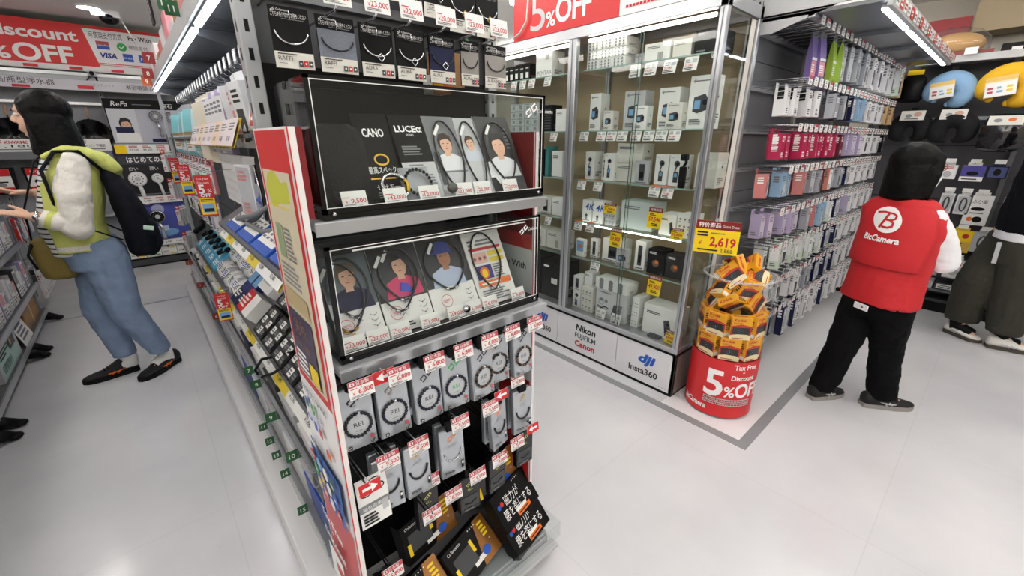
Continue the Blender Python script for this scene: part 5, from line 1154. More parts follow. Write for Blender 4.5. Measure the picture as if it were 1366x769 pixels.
# ---- products in the cabinet (boxes face the aisle)
GRP = 'product boxes in the glass cabinet'
def prod(label, yc, w, h, z, x=2.19, d=.10, base=paper, draw=None, rz=0, name='product_box'):
    b = MB(); b.box((0, -w / 2, 0), (d, w / 2, h), base, .0015); p = Pr(b, left((0, w / 2, 0)))
    if draw: draw(p, w, h)
    q = Pr(b, front((0, -w / 2, 0))); q.lines(d * .2, h * .1, d * .8, h * .3, 4, txg, 2); q.disc(d * .5, h * .6, min(d, h) * .06, txt)
    return P(b, name, TR(x, yc, z + .0006, rz), label, 'product box', GRP)
def dr_cam(p, w, h):
    p.text('dji', w * .12, h * .88, h * .05, txt, bold=.02); p.lines(w * .25, h * .88, w * .8, h * .92, 1, txg); p.poly([(w * .2, h * .34), (w * .22, h * .6), (w * .65, h * .66), (w * .8, h * .55), (w * .8, h * .36), (w * .4, h * .30)], dgrey); p.disc(w * .68, h * .5, w * .1, black); p.disc(w * .68, h * .5, w * .05, navy); p.rect(w * .26, h * .38, w * .5, h * .54, lblue); p.lines(w * .12, h * .08, w * .7, h * .2, 3, txg, 3)
def dr_gimbal(p, w, h):
    p.text('dji', w * .15, h * .9, h * .04, txt); p.disc(w * .52, h * .72, w * .2, dgrey); p.disc(w * .56, h * .72, w * .1, black); p.line([(w * .5, h * .62), (w * .42, h * .5), (w * .5, h * .45)], w * .1, dgrey); p.rect(w * .34, h * .12, w * .66, h * .46, dgrey); p.rect(w * .4, h * .3, w * .6, h * .42, lblue)
def dr_multi(p, w, h):
    for i in range(3):
        for j in range(3): p.disc(w * (.2 + .3 * i), h * (.2 + .3 * j), w * .07, mgrey); p.lines(w * (.12 + .3 * i), h * (.08 + .3 * j), w * (.28 + .3 * i), h * (.12 + .3 * j), 1, txg, i)
def dr_phone(p, w, h): p.lines(w * .1, h * .7, w * .5, h * .8, 2, txt, 2); p.poly([(w * .7, h * .1), (w * .62, h * .6), (w * .78, h * .66), (w * .9, h * .15)], dgrey); p.disc(w * .76, h * .5, w * .04, black); p.rect(w * .68, h * .2, w * .84, h * .4, navy)
def dr_glass(p, w, h):
    p.lines(w * .1, h * .85, w * .5, h * .92, 1, txg, 2); p.ring(w * .2, h * .55, w * .1, .003, txg); p.disc(w * .2, h * .62, w * .05, mgrey); p.disc(w * .36, h * .6, w * .05, mgrey); p.line([(w * .08, h * .38), (w * .2, h * .32), (w * .34, h * .40), (w * .45, h * .36)], .008, txt); p.poly([(w * .55, h * .2), (w * .62, h * .56), (w * .74, h * .55), (w * .68, h * .18)], dgrey); p.poly([(w * .7, h * .25), (w * .78, h * .6), (w * .9, h * .58), (w * .82, h * .22)], mgrey)
def dr_plain(p, w, h): p.lines(w * .1, h * .7, w * .6, h * .85, 2, txg, 2)
def dr_bar(p, w, h): dr_plain(p, w, h); [p.rect(w * .55 + .004 * k, h * .1, w * .55 + .004 * k + (.001 if k % 2 else .002), h * .5, txt) for k in range(8)]
def dr_mic(p, w, h): p.rect(w * .3, h * .15, w * .7, h * .85, dgrey); p.rect(w * .36, h * .25, w * .64, h * .5, black); p.lines(w * .1, h * .02, w * .9, h * .1, 1, txg)
def dr_dark(p, w, h): p.lines(w * .1, h * .8, w * .5, h * .9, 2, txw, 2); p.disc(w * .5, h * .45, w * .2, mat('print_umber', (110, 80, 60), .5)); p.disc(w * .55, h * .5, w * .1, orange)
def dr_4k(p, w, h): p.text('4K', w * .3, h * .55, h * .3, txb, bold=.01, shear=.2); p.disc(w * .5, h * .3, w * .12, dgrey); p.rect(w * .4, h * .12, w * .6, h * .25, mgrey); p.lines(w * .1, h * .03, w * .9, h * .1, 1, txg)
z1, z2, z3, z4, z5 = SHZ; z6 = .3155
for r_ in range(3):
    for c in range(3):
        prod('small white printed box, %s from the post, %s layer of the top shelf stack' % (ORD[c], ('lowest', 'middle', 'upper')[r_]), 1.79 - .092 * c, .088, .05, z1 + .0512 * r_, 2.20, .12, paper, dr_multi)
prod('plain white wide box in the middle of the top cabinet shelf', 1.38, .15, .09, z1, 2.22, .1, paper, dr_bar); prod('second plain white box, left of the black one on the top shelf', 1.24, .10, .085, z1, 2.22, .1, offw, dr_plain); prod('black box at the end of the top cabinet shelf', 1.105, .12, .105, z1, 2.2, .16, black, lambda p, w, h: (p.text('ZV-1', w * .1, h * .78, h * .1, txw, bold=.02), p.lines(w * .1, h * .1, w * .5, h * .2, 1, txg)))
prod('grey flat box behind the leaning price card on the top shelf', 1.50, .08, .06, z1, 2.26, .1, lgrey, dr_plain)
for i, (y, w, h, x, lb) in enumerate(((1.79, .085, .215, 2.25, 'tall white camera box nearest the cabinet post, second shelf'), (1.665, .07, .11, 2.22, 'small white camera box after the tall one, second shelf'), (1.51, .135, .21, 2.25, 'tall grey camera box in the middle of the second shelf'), (1.43, .08, .125, 2.20, 'small white camera box before the tall grey one, second shelf'), (1.295, .12, .21, 2.25, 'tall white camera box with blue lens, second shelf'), (1.225, .09, .13, 2.19, 'small white upright camera box before the tall one, second shelf'), (1.11, .13, .25, 2.23, 'tallest white box with a cube camera at the end of the second shelf'))):
    prod(lb, y, w, h, z2, x, .09 if h > .2 else .06, (paper, offw, lgrey, paper, paper, offw, paper)[i], dr_cam)
prod('white box in the rear by the post on the second shelf', 1.81, .05, .13, z2, 2.37, .06, offw, dr_plain)
for i, (y, w, h, x, d, b0, dr, lb) in enumerate(((1.80, .07, .17, 2.24, .10, paper, dr_gimbal, 'white gimbal camera box nearest the post, third shelf'), (1.69, .04, .16, 2.25, .10, offw, dr_gimbal, 'narrow gimbal camera box second from the post, third shelf'), (1.64, .07, .165, 2.23, .09, paper, dr_gimbal, 'white gimbal camera box third from the post, third shelf'), (1.40, .09, .13, 2.22, .02, lgrey, dr_mic, 'small blister with a black microphone, middle of the third shelf'), (1.29, .08, .165, 2.24, .1, paper, dr_gimbal, 'white gimbal camera box right after the microphone blister, third shelf'), (1.20, .085, .165, 2.24, .1, paper, dr_gimbal, 'white gimbal camera box beside the black stick camera, third shelf'), (1.05, .11, .18, 2.27, .12, offw, dr_plain, 'plain white box at the end of the third shelf'))):
    prod(lb, y, w, h, z3, x, d, b0, dr)
for i in range(2): prod('wide pale box, %s of the stack in the middle of the third shelf' % ('lower' if i == 0 else 'upper'), 1.52, .18, .11, z3 + .112 * i, 2.26, .12, offw, dr_plain)
t = thing('gimbal_camera', 'black stick gimbal camera standing before the boxes on the third shelf', 'camera', (2.19, 1.135, z3)); b = MB(); b.box((-.012, -.017, 0), (.014, .017, .11), black, .004); b.build('grip', t); b = MB(); b.tube([(0, 0, .11), (0, -.012, .13), (0, -.01, .15)], .008, black, 8); b.build('gimbal_arm', t); b = MB(); b.box((-.018, -.02, .14), (.016, .016, .175), black, .006); b.lathe([(.009, 0), (.009, .004)], bgloss, 14, left((-.018, -.002, .158))); b.build('camera_head', t)
for i, (y, w, h, x, d, b0, dr, lb) in enumerate(((1.77, .075, .14, 2.2, .09, paper, dr_4k, 'white box with blue 4K print nearest the post, fourth shelf'), (1.68, .08, .14, 2.2, .09, paper, dr_4k, 'white box with blue 4K print second from the post, fourth shelf'), (1.58, .08, .12, 2.2, .05, lgrey, dr_multi, 'grey box with many small prints, middle of the fourth shelf'), (1.40, .22, .165, 2.21, .14, mat('box_seafoam', (196, 206, 206), .45), dr_plain, 'large pale grey green box on the fourth shelf'), (1.19, .10, .12, 2.2, .12, paper, dr_phone, 'white phone-print box beside the large pale box, fourth shelf'), (1.09, .09, .13, 2.2, .12, paper, dr_multi, 'white box with dark dots at the end of the fourth shelf'))):
    prod(lb, y, w, h, z4, x, d, b0, dr)
for i, (y, w, h, x, d, b0, dr, lb) in enumerate(((1.80, .07, .12, 2.19, .03, paper, lambda p, w, h: (p.rect(w * .1, h * .3, w * .9, h * .9, lblue), p.disc(w * .5, h * .6, w * .2, orange)), 'white card box with blue picture nearest the post, fifth shelf'), (1.72, .06, .13, 2.24, .03, paper, dr_mic, 'white box with two dark microphones, fifth shelf'), (1.57, .16, .15, 2.24, .1, paper, dr_mic, 'wide white box with a big grey microphone, fifth shelf'), (1.46, .09, .12, 2.19, .02, lgrey, dr_cam, 'small blister leaning in front, middle of the fifth shelf'), (1.355, .07, .18, 2.22, .07, paper, dr_mic, 'slim white upright box on the fifth shelf'), (1.24, .11, .15, 2.21, .1, black, dr_dark, 'black box with orange print on the fifth shelf'), (1.12, .11, .14, 2.21, .1, mat('box_soot', (34, 33, 34), .4), dr_dark, 'sooty black box at the end of the fifth shelf'))):
    prod(lb, y, w, h, z5, x, d, b0, dr)
for i, (y, w, h, z, x, d, b0, dr, lb) in enumerate(((1.80, .07, .13, z6, 2.18, .08, paper, dr_gimbal, 'white box with small print by the post, cabinet floor'), (1.80, .07, .10, z6 + .132, 2.18, .08, paper, dr_mic, 'white box stacked by the post over the cabinet floor'), (1.70, .10, .18, z6, 2.17, .08, offw, dr_multi, 'white box with dotted print second from the post, cabinet floor'), (1.51, .24, .20, z6, 2.18, .10, mat('box_fog', (206, 208, 210), .45), dr_glass, 'large pale box printed with camera glasses, cabinet floor'), (1.51, .25, .07, z6 + .202, 2.17, .12, paper, dr_multi, 'long white box lying on the glasses box, cabinet floor'), (1.335, .05, .20, z6, 2.2, .12, paper, dr_multi, 'white box standing edge-on beside the glasses box, cabinet floor'), (1.16, .22, .19, z6, 2.19, .14, paper, dr_phone, 'large white box with action camera print, cabinet floor'), (1.72, .07, .09, z6 + .182, 2.2, .08, white, dr_plain, 'small white box on the dotted box, cabinet floor'))):
    prod(lb, y, w, h, z, x, d, b0, dr)
b = MB(); b.box((0, -.04, 0), (.07, .04, .012), dgrey, .003); p = Pr(b, topf((0, -.04, .012))); p.rect(.006, .006, .064, .074, mat('screen_navy', (30, 38, 70), .15)); P(b, 'flat_gadget', TR(2.155, 1.17, z6), 'flat dark device lying at the front of the cabinet floor', 'gadget')
# second bay (seen past the end display)
for i in range(7):
    prod('black boxed battery, %s from the post on the top shelf of the far bay' % ORD[i], 2.36 + .055 * i, .05, .10, z1, 2.2, .08, black, lambda p, w, h: (p.rect(w * .2, h * .15, w * .75, h * .5, txw), p.lines(w * .2, h * .7, w * .8, h * .8, 1, txw)))
prod('large square white box numbered 17 on the top shelf of the far bay', 2.19, .15, .15, z1, 2.19, .12, paper, lambda p, w, h: (p.text('PENTAX', w * .12, h * .1, h * .16, txg), p.rect(w * .6, h * .68, w * .82, h * .9, lgrey), p.text('17', w * .64, h * .72, h * .13, txg)))
for r_ in range(4):
    for c in range(4):
        prod('small grey boxed part, %s from far, %s layer of second shelf, far bay' % (ORD[c], ORD[r_]), 2.50 - .075 * c, .07, .046, z2 + .0475 * r_, 2.2, .1, lgrey, lambda p, w, h: (p.rect(w * .3, h * .2, w * .7, h * .7, mgrey), p.lines(w * .1, h * .8, w * .9, h * .95, 1, txg)))
prod('black ridged box on the second shelf of the far bay', 2.19, .12, .17, z2, 2.22, .1, black, lambda p, w, h: [p.rect(w * .1, h * (.1 + .1 * k), w * .9, h * (.15 + .1 * k), dgrey) for k in range(8)])
prod('white box by the post on the second shelf of the far bay', 2.05, .09, .14, z2, 2.22, .1, paper, dr_plain)
for i, (y, w, h, c, lb) in enumerate(((2.48, .08, .13, dgrey, 'dark'), (2.39, .08, .16, paper, 'white'), (2.31, .04, .15, orange, 'orange'), (2.24, .07, .18, black, 'black'), (2.17, .03, .2, teal, 'teal'), (2.07, .10, .17, paper, 'tall white'))):
    prod('%s box on the third shelf of the far bay' % lb, y, w, h, z3, 2.22, .1, c, dr_plain)
for i in range(4): prod('white boxed lens, %s from the post on the fourth shelf of far bay' % ORD[i], 2.05 + .12 * i, .11, .12, z4, 2.22, .1, paper if i % 2 == 0 else offw, dr_mic if i % 2 else dr_plain)
for i in range(3): prod('white camera carton, %s from the post on the fifth shelf of far bay' % ORD[i], 2.06 + .17 * i, .16, .13, z5, 2.21, .13, offw, dr_bar)
for i in range(3): prod('large black camera carton, %s from the post on the floor of far bay' % ORD[i], 2.06 + .21 * i, .2, .28, z6, 2.19, .2, black, lambda p, w, h: (p.rect(w * .5, h * .4, w * .8, h * .55, paper), p.lines(w * .1, h * .8, w * .4, h * .9, 1, txw)))
# price cards before the shelves
def cprice(label, y, z, w=.062, h=.062, orange_top=True, tilt=.25, x=2.150):
    b = MB(); b.box((0, 0, -.001), (w, h, 0), paper); p = Pr(b, Matrix())
    if orange_top: p.rect(0, h * .88, w, h, orange)
    p.lines(w * .08, h * .55, w * .5, h * .82, 3, txg, int(y * 99)); p.rect(w * .58, h * .55, w * .92, h * .82, lgrey); p.text('%d9,%d80' % (1 + int(y * 7) % 6, int(y * 31) % 10), w * .08, h * .3, h * .16, txr if int(y * 53) % 3 == 0 else txt); p.lines(w * .08, h * .06, w * .9, h * .24, 2, txt, int(y * 77))
    return P(b, 'price_card', FR((x, y + w / 2, z), (0, -1, 0), (tilt, 0, 1)), label, 'price card', 'price cards in the glass cabinet')
cn = 0
for row, (z, ys, ot) in enumerate(((z1 - .072, (1.46, 1.37, 1.26, 1.15), False), (z2 - .058, (1.79, 1.66, 1.585, 1.51, 1.42, 1.34, 1.265, 1.19), True), (z3 - .058, (1.79, 1.66, 1.27, 1.19), True), (z4 - .055, (1.80, 1.70), True), (z5 - .06, (1.64,), False), (z6 + .001, (1.44, 1.56), False))):
    for i, y in enumerate(ys):
        cprice('small printed price card on the %s cabinet shelf edge, %s from the door post' % (('top', 'second', 'third', 'fourth', 'fifth', 'lowest')[row], ORD[i]), y, z, .07 if not ot else .066, .066 if row != 1 else .06, ot, x=2.142 if z < z6 + .01 else 2.150)
for row, (z, ys) in enumerate(((z1 - .06, (2.12, 2.27, 2.36, 2.45)), (z2 - .06, (2.05, 2.2, 2.35)), (z3 - .055, (2.30, 2.42)), (z4 - .06, (2.08, 2.2)))):
    for i, y in enumerate(ys): cprice('small printed price card in the far cabinet bay, %s shelf edge, %s from its post' % (('top', 'second', 'third', 'fourth')[row], ORD[i]), y, z, .06, .06, row > 0)
def yprice(label, y, z, price, w=.085, h=.115, x=2.146):
    b = MB(); b.box((0, 0, -.001), (w, h, 0), yel); p = Pr(b, Matrix()); p.rect(0, h * .78, w, h, dred); p.text('特価商品', w * .1, h * .84, h * .1, txw, w=w * .8); p.text(price, w * .5, h * .34, h * .2, txr, 'C', w=w * .85, bold=.02); p.lines(w * .1, h * .6, w * .6, h * .72, 2, txt, 1); p.lines(w * .3, h * .1, w * .9, h * .26, 2, txt, 3)
    P(b, 'sale_card', FR((x, y + w / 2, z), (0, -1, 0), (.12, 0, 1)), label, 'sale price card')
yprice('yellow sale card reading 59,546 on the large pale box, fourth shelf', 1.245, .975, '59,546'); yprice('yellow sale card reading 59,800 hanging below the fourth shelf', 1.495, .82, '59,800', .08); yprice('yellow sale card reading 49,900 hanging below the fifth shelf', 1.20, .585, '49,900')
yprice('tilted yellow sale card by the phone box on the fourth shelf', 1.10, .935, '32,800', .07, .06); yprice('small yellow sale card on the cabinet floor at the near corner', 1.06, .32, '49,900', .06, .08); yprice('small lime and yellow card high in the middle of the cabinet', 1.55, 1.02, '3,980', .09, .06)
# ================================================================ wall of pegs with small accessories
RG = thing('peg_shelving', 'long grey peg wall with lit canopy behind the shop assistant', 'shelving', (3.7, 1.05, 0))
X0, X1 = 2.56, 4.98
gp = mat('panel_metal', (150, 152, 157), .35, .35)
u = MB(); u.box((X0, 1.06, .08), (X1, 1.09, 2.16), gp)
for z in (.45, .8, 1.15, 1.5, 1.85): u.box((X0, 1.058, z), (X1, 1.0605, z + .004), dgrey)
wpart('back_panel', u, RG)
for x in (2.515, 3.42, 4.32):
    u = MB(); u.box((x, 1.02 if x < 2.6 else 1.04, .0), (x + .045, 1.06, 2.5 if x < 2.6 else 2.16), mat('upright_cream', (206, 206, 198), .45), .002); wpart('upright', u, RG)
u = MB(); u.box((2.505, 1.0, .0), (2.515, 1.06, 2.5), steel)
for k in range(80):
    for dy in (.004, .032): u.box((2.5045, 1.006 + dy, .12 + .03 * k), (2.5052, 1.014 + dy, .137 + .03 * k), black)
    u.box((2.506, .9995, .12 + .03 * k), (2.513, 1.0002, .137 + .03 * k), black)
wpart('slotted_post', u, RG)
u = MB(); u.box((2.56, .92, 0), (X1, 1.06, .05), mgrey); wpart('base', u, RG)
u = MB(); u.box((X0, .52, 2.005), (X1 - .1, 1.06, 2.02), mat('canopy_grey', (96, 98, 102), .3, .4)); 
for x in (3.2, 3.85, 4.45): u.box((x, .54, 1.985), (x + .02, 1.05, 2.005), steeld)
u.box((X0, .78, 1.992), (X1 - .1, .81, 2.005), steel)
wpart('canopy', u, RG)
u = MB(); u.box((X0, .50, 1.985), (X1 - .1, .52, 2.06), lgrey, .002); p = Pr(u, front((X0, .50, 1.985)))
for i in range(26): p.rect(.05 + .088 * i, .012, .12 + .088 * i, .06, (paper, red, paper)[i % 3]); p.lines(.06 + .088 * i, .02, .11 + .088 * i, .05, 2, (txg, txw, txr)[i % 3], i)
wpart('fascia', u, RG)
u = MB(); u.prism([(0, .16), (.53, .16), (.53, .10), (.1, -.03), (0, -.03)], 0, .006, lgrey, FR((X0 + .006, 1.055, 1.98), (0, -1, 0), (0, 0, 1))); wpart('canopy_bracket', u, RG)
for i, (a, b_) in enumerate(((2.62, 3.18), (3.24, 3.83), (3.89, 4.43), (4.49, 4.85))):
    u = MB(); u.box((a, .525, 1.99), (b_, .548, 2.004), white); s = wpart('led_housing', u, RG)
    u = MB(); u.box((a, .527, 1.983), (b_, .546, 1.9898), ledm); wpart('led_tube', u, s)
u = MB(); u.box((X0, .56, 2.021), (X1 - .1, 1.05, 2.03), white); wpart('canopy_top', u, RG)
ROWZ = (1.975, 1.715, 1.495, 1.285, 1.06, .85, .62, .395)
for z in ROWZ:
    u = MB(); u.box((X0 + .03, 1.025, z - .015), (X1 - .03, 1.04, z + .01), steel)
    for x in (X0 + .03, X1 - .04): u.box((x, 1.025, z - .02), (x + .01, 1.06, z + .015), dgrey)
    wpart('peg_bar', u, RG)
PY = .765
def hookmesh(b, x, z):
    b.tube([(x, 1.03, z), (x, PY + .014, z), (x, PY + .004, z + .006)], .0026, chrome, 5); b.tube([(x, 1.03, z + .028), (x, PY, z + .028)], .0018, chrome, 5)
far = MB(); fart = MB(); hk = None
cnt = 0
for r_, z in enumerate(ROWZ):
    n = 26
    for i in range(n):
        x = X0 + .08 + i * .09
        if i < 12:
            if hk is None:
                b = MB(); hookmesh(b, 0, 0); hk = b.build('hook', RG)
                b = MB(); b.box((-.026, PY - .002, -.006), (.026, PY, .034), paper); p = Pr(b, front((-.026, PY - .002, -.006))); p.lines(.004, .02, .03, .036, 2, txg, 1); p.text('1,980', .006, .006, .009, txr); hkt = [b.build('price_tag', hk)]
                b = MB(); b.box((-.026, PY - .002, -.006), (.026, PY, .034), paper); p = Pr(b, front((-.026, PY - .002, -.006))); p.rect(0, .024, .052, .04, pinkr); p.text('2,780', .006, .006, .010, txt); me2 = b.build('price_tag', hk); hkm2 = me2.data; bpy.data.objects.remove(me2); o = hk
            else:
                o = hk.copy(); COL.objects.link(o); o.parent = RG; c = hkt[0].copy(); COL.objects.link(c); c.parent = o
                if (i + r_) % 4 == 1: c.data = hkm2
            o.location = Vector((x, 0, z)) - RG.location
        else:
            hookmesh(far, x, z); far.box((x - .026, PY - .002, z - .006), (x + .026, PY, z + .034), paper); far.box((x - .02, PY - .0026, z + .004), (x + .015, PY - .0019, z + .012), txr if i % 3 else txg); far.box((x - .02, PY - .0026, z + .02), (x + .02, PY - .0019, z + .028), txg if i % 4 else pinkr)
o = wpart('hook', far, RG); o['kind'] = 'stuff'
# accessories: kind of pack per slot
tan = mat('pack_tan', (206, 176, 130), .5); lime = mat('pack_lime', (160, 190, 70), .45); violet = mat('pack_violet', (126, 108, 170), .45); palegreen = mat('pack_pale_green', (206, 222, 206), .45); ltblue2 = mat('pack_powder', (150, 186, 216), .45); wine = mat('pack_wine', (104, 30, 48), .45); silver = mat('pack_silver2', (172, 176, 184), .35, .3); slate = mat('pack_slate', (84, 90, 102), .45)
CN = {'W': ('white', wpk, white, txg), 'N': ('navy', navy, silver, txw), 'K': ('black', black, dgrey, txw), 'C': ('crimson', crim, crim, txw), 'D': ('wine', wine, wine, txw), 'B': ('powder blue', ltblue2, ltblue2, txg), 'R': ('rose', rose, rose, txw), 'L': ('lilac', lilac, mat('pack_lilac_pale', (206, 198, 216), .45), txg), 'G': ('pale green', palegreen, white, txg), 'Y': ('lime', lime, lime, txw), 'V': ('violet', violet, pink, txw), 'T': ('tan', tan, brown, txt), 'S': ('silver grey', silver, lgrey, txg), 'P': ('slate', slate, lgrey, txw), 'O': ('salmon', mat('pack_salmon', (222, 148, 128), .45), white, txg), 'M': ('black-dotted white', wpk, wpk, txt)}
LAY = ['....VVVYYSSSSSSWWWWWWWWWWWWWWGGTT',
       'MM.MM.NSSNSKKNBBBBWWWWWWWWWWTTTT',
       'CCCCCCCCCCCDDLLLLLLWWWWWWWWWPPKK',
       'R.BB.RRSSSDOSSSSNNWWWWWWWWWWWWWW',
       'LL.LLLLSSRBBBGNNNNNLWWWWWWWWWWWW',
       '..GGGGGGGGGGGNNNNNNNWWWWWWWWWWWW',
       '...WWWWWWWWSSNNNNNNNNWWWWWWWWWWW',
       '...WWWNNWWNNWWWWWWWNNWWWWWWWWWWW']
rname = ('top', 'second', 'third', 'fourth', 'fifth', 'sixth', 'seventh', 'lowest')
PROT = {}
for r_, (z, row) in enumerate(zip(ROWZ, LAY)):
    h = (.215, .165, .165, .165, .165, .17, .185, .24)[r_]
    pos = {}
    for i, c in enumerate(row):
        if c == '.': continue
        nm, base, pan_, ink = CN[c]; pos[c] = pos.get(c, 0) + 1
        k = (c, r_, i % 3)
        if k not in PROT:
            w = .056 if c not in 'VY' else .08; d = .06 if c in 'CMLGRB' else .045
            if c in 'VY': b = bagpack(w, h, .03, (base, pan_, ink), i)
            else:
                b = hangbox(w, h - .02, d, base, pan_, ink, i + r_, window=(None, txg if c in 'W' else None, dgrey if c in 'WGS' else None)[i % 3])
                p = Pr(b, FR((-w / 2, 0, -h + .02), (0, -1, 0), (0, 0, 1)), k=6)     # print on the spine
                if c == 'C':
                    p.lines(d * .25, h * .25, d * .8, h * .8, 9, txw, 4)
                    if i > 6: p.disc(d * .5, h * .72, d * .34, txb)
                if c == 'M':
                    for q in range(3): p.rect(d * .25, h * (.5 + .12 * q), d * .75, h * (.57 + .12 * q), black)
                if c in 'LG': p.rect(d * .1, h * .3, d * .9, h * .85, white if c == 'G' else lilac); p.lines(d * .2, h * .1, d * .8, h * .25, 2, ink, 3)
                if c in 'RB':
                    q_ = Pr(b, FR((-w / 2, -d, -h + .02), (1, 0, 0), (0, 0, 1)), k=8); q_.poly([(w * .3, h * .05), (w * .9, h * .05), (w * .9, h * .6), (w * .45, h * .55)], lgrey); q_.line([(w * .45, h * .1), (w * .7, h * .45), (w * .8, h * .15)], .006, white)
                if c == 'W':
                    q_ = Pr(b, FR((-w / 2, -d, -h + .02), (1, 0, 0), (0, 0, 1)), k=8); q_.poly([(w * .35, h * .1), (w * .6, h * .1), (w * .62, h * .5), (w * .4, h * .5)], (dgrey, lgrey, txt)[i % 3])
            b.tube([(0, -.004, -.004), (0, .004, .006)], .001, chrome, 4)
            PROT[k] = b.build('accessory_pack')
        x = X0 + .075 + i * .073
        y = .93 if i < 3 else .89 if i < 7 else .85
        y -= .04 * ((i * 7 + r_) % 3) / 2
        for dep in (0,):
            yy = y
            inst(PROT[k], TR(x, yy, z - .006, R((-6, 4, 0, 8, -3)[(i + r_) % 5]), R(-3)), '%s pack on the %s peg row, %s of its colour from the cabinet%s' % (nm, rname[r_], ORD[pos[c] - 1], ', behind' if dep else ''), 'accessory pack', '%s packs on the %s peg row' % (nm, rname[r_]))
b = MB(); b.box((-.02, -.001, -.10), (.02, 0, 0), ylw2); p = Pr(b, front((-.02, -.0012, -.10))); p.lines(.004, .01, .036, .09, 4, txt, 3); P(b, 'sale_tag', TR(4.02, PY - .004, 1.49), 'yellow sale tag hanging from the third peg row', 'price tag')

# ================================================================ bargain barrel
BX, BY, BR = 2.275, .79, .172
BA = thing('dump_bin', 'clear round bargain bin with red wrap beside the glass cabinet', 'bargain bin', (BX, BY, 0))
def cyl(b, r, z0, z1, m, n=56, inner=None):
    b.lathe([(r, z0), (r, z1)], m, n, Matrix.Translation((BX, BY, 0)), caps=False)
    if inner: b.lathe([(inner, z1), (inner, z0)], m, n, Matrix.Translation((BX, BY, 0)), caps=False)
u = MB(); u.lathe([(BR - .02, .001), (BR - .02, .015)], black, 48, Matrix.Translation((BX, BY, 0))); wpart('base_disc', u, BA)
u = MB(); cyl(u, BR, .012, .355, mat('barrel_red', (214, 36, 42), .35), 64, BR - .003); u.lathe([(BR - .003, .34), (0.002, .34)], red, 48, Matrix.Translation((BX, BY, 0)), caps=False); wrap = wpart('red_wrap', u, BA)
u = MB(); cyl(u, BR - .001, .355, .785, clear, 64); wpart('clear_tube', u, BA)
u = MB(); u.tube([(BX + BR * math.cos(2 * PI * k / 48), BY + BR * math.sin(2 * PI * k / 48), .787) for k in range(48)], .006, glass('rim_clear', (.95, .96, .96), 1.5, .05, .25), 8, True); wpart('rim', u, BA)
# lettering wrapped round the barrel
def wrap_text(b, s, ang, z, h, m, w=None, bold=0.0):
    """ang: degrees of the text's middle, text runs to the right when seen from outside"""
    vs, fs, a, c = fine_text(s, bold, .07); sx = h if w is None else w / (c - a); W = (c - a) * sx; r = BR + .0012; P_ = []
    for x, y in vs:
        t = R(ang) + ((x - a) * sx - W / 2) / r; P_.append((BX + r * math.cos(t), BY + r * math.sin(t), z + y * h))
    b.add(P_, fs, m)
u = MB(); wrap_text(u, '5', 190, .14, .15, txw, .095, .02); wrap_text(u, '%', 217, .145, .06, txw, .055, .02); wrap_text(u, 'OFF', 254, .145, .08, txw, .17, .03)
wrap_text(u, 'Tax Free', 240, .312, .028, txw, .13, .02); wrap_text(u, '+', 236, .285, .02, txw); wrap_text(u, 'Discount', 238, .248, .028, txw, .13, .02); wrap_text(u, 'BicCamera', 158, .045, .03, txw, .15, .03)
for k in range(2): u.rings([[(BX + (BR + .0012) * math.cos(R(a)), BY + (BR + .0012) * math.sin(R(a)), z) for z in (.11 - .022 * k, .128 - .022 * k)] for a in range(176, 262, 3)], txw, caps=False, smooth=False)
for k in range(2):
    for i in range(30): 
        a = 178 + 2.7 * i; u.rings([[(BX + (BR + .0018) * math.cos(R(q)), BY + (BR + .0018) * math.sin(R(q)), z) for z in (.114 - .022 * k, .123 - .022 * k)] for q in (a, a + 1.7)], txr, caps=False, smooth=False)
wpart('lettering', u, wrap)
# sale sign clipped to the bin
t = thing('sale_sign', 'yellow and red sale sign reading 2,619 above the bargain bin', 'sign', (2.20, .93, .79))
u = MB(); M = FR((2.115, .985, .90), (.28, -.96, 0), (0, 0, 1)); w, h = .205, .165; u.box((0, 0, -.002), (w, h, 0), yel, M=M); p = Pr(u, M); p.rect(0, h * .74, w, h, dred); p.text('特价商品', w * .06, h * .81, h * .11, txw, w=w * .5, bold=.01); p.text('Great Deals', w * .6, h * .82, h * .075, txw, w=w * .36); p.text('2,619', w * .94, h * .24, h * .26, txr, 'R', w=w * .58, bold=.03); p.text('¥', w * .1, h * .24, h * .12, txr); p.lines(w * .05, h * .5, w * .3, h * .68, 2, txt, 2); p.text('2,880', w * .9, h * .06, h * .11, txt, 'R'); p.lines(w * .1, h * .06, w * .6, h * .14, 1, txt); p.lines(w * .36, h * .6, w * .7, h * .66, 1, txg); wpart('board', u, t)
u = MB(); M2_ = M @ Matrix.Translation((w * .45, 0, -.008)); u.box((-.008, -.125, 0), (.008, .02, .005), clear, M=M2_); wpart('stand_foot', u, t); u = MB(); u.box((-.006, h - .005, -.002), (.006, h + .015, .012), chrome, M=M2_); wpart('clip', u, t)
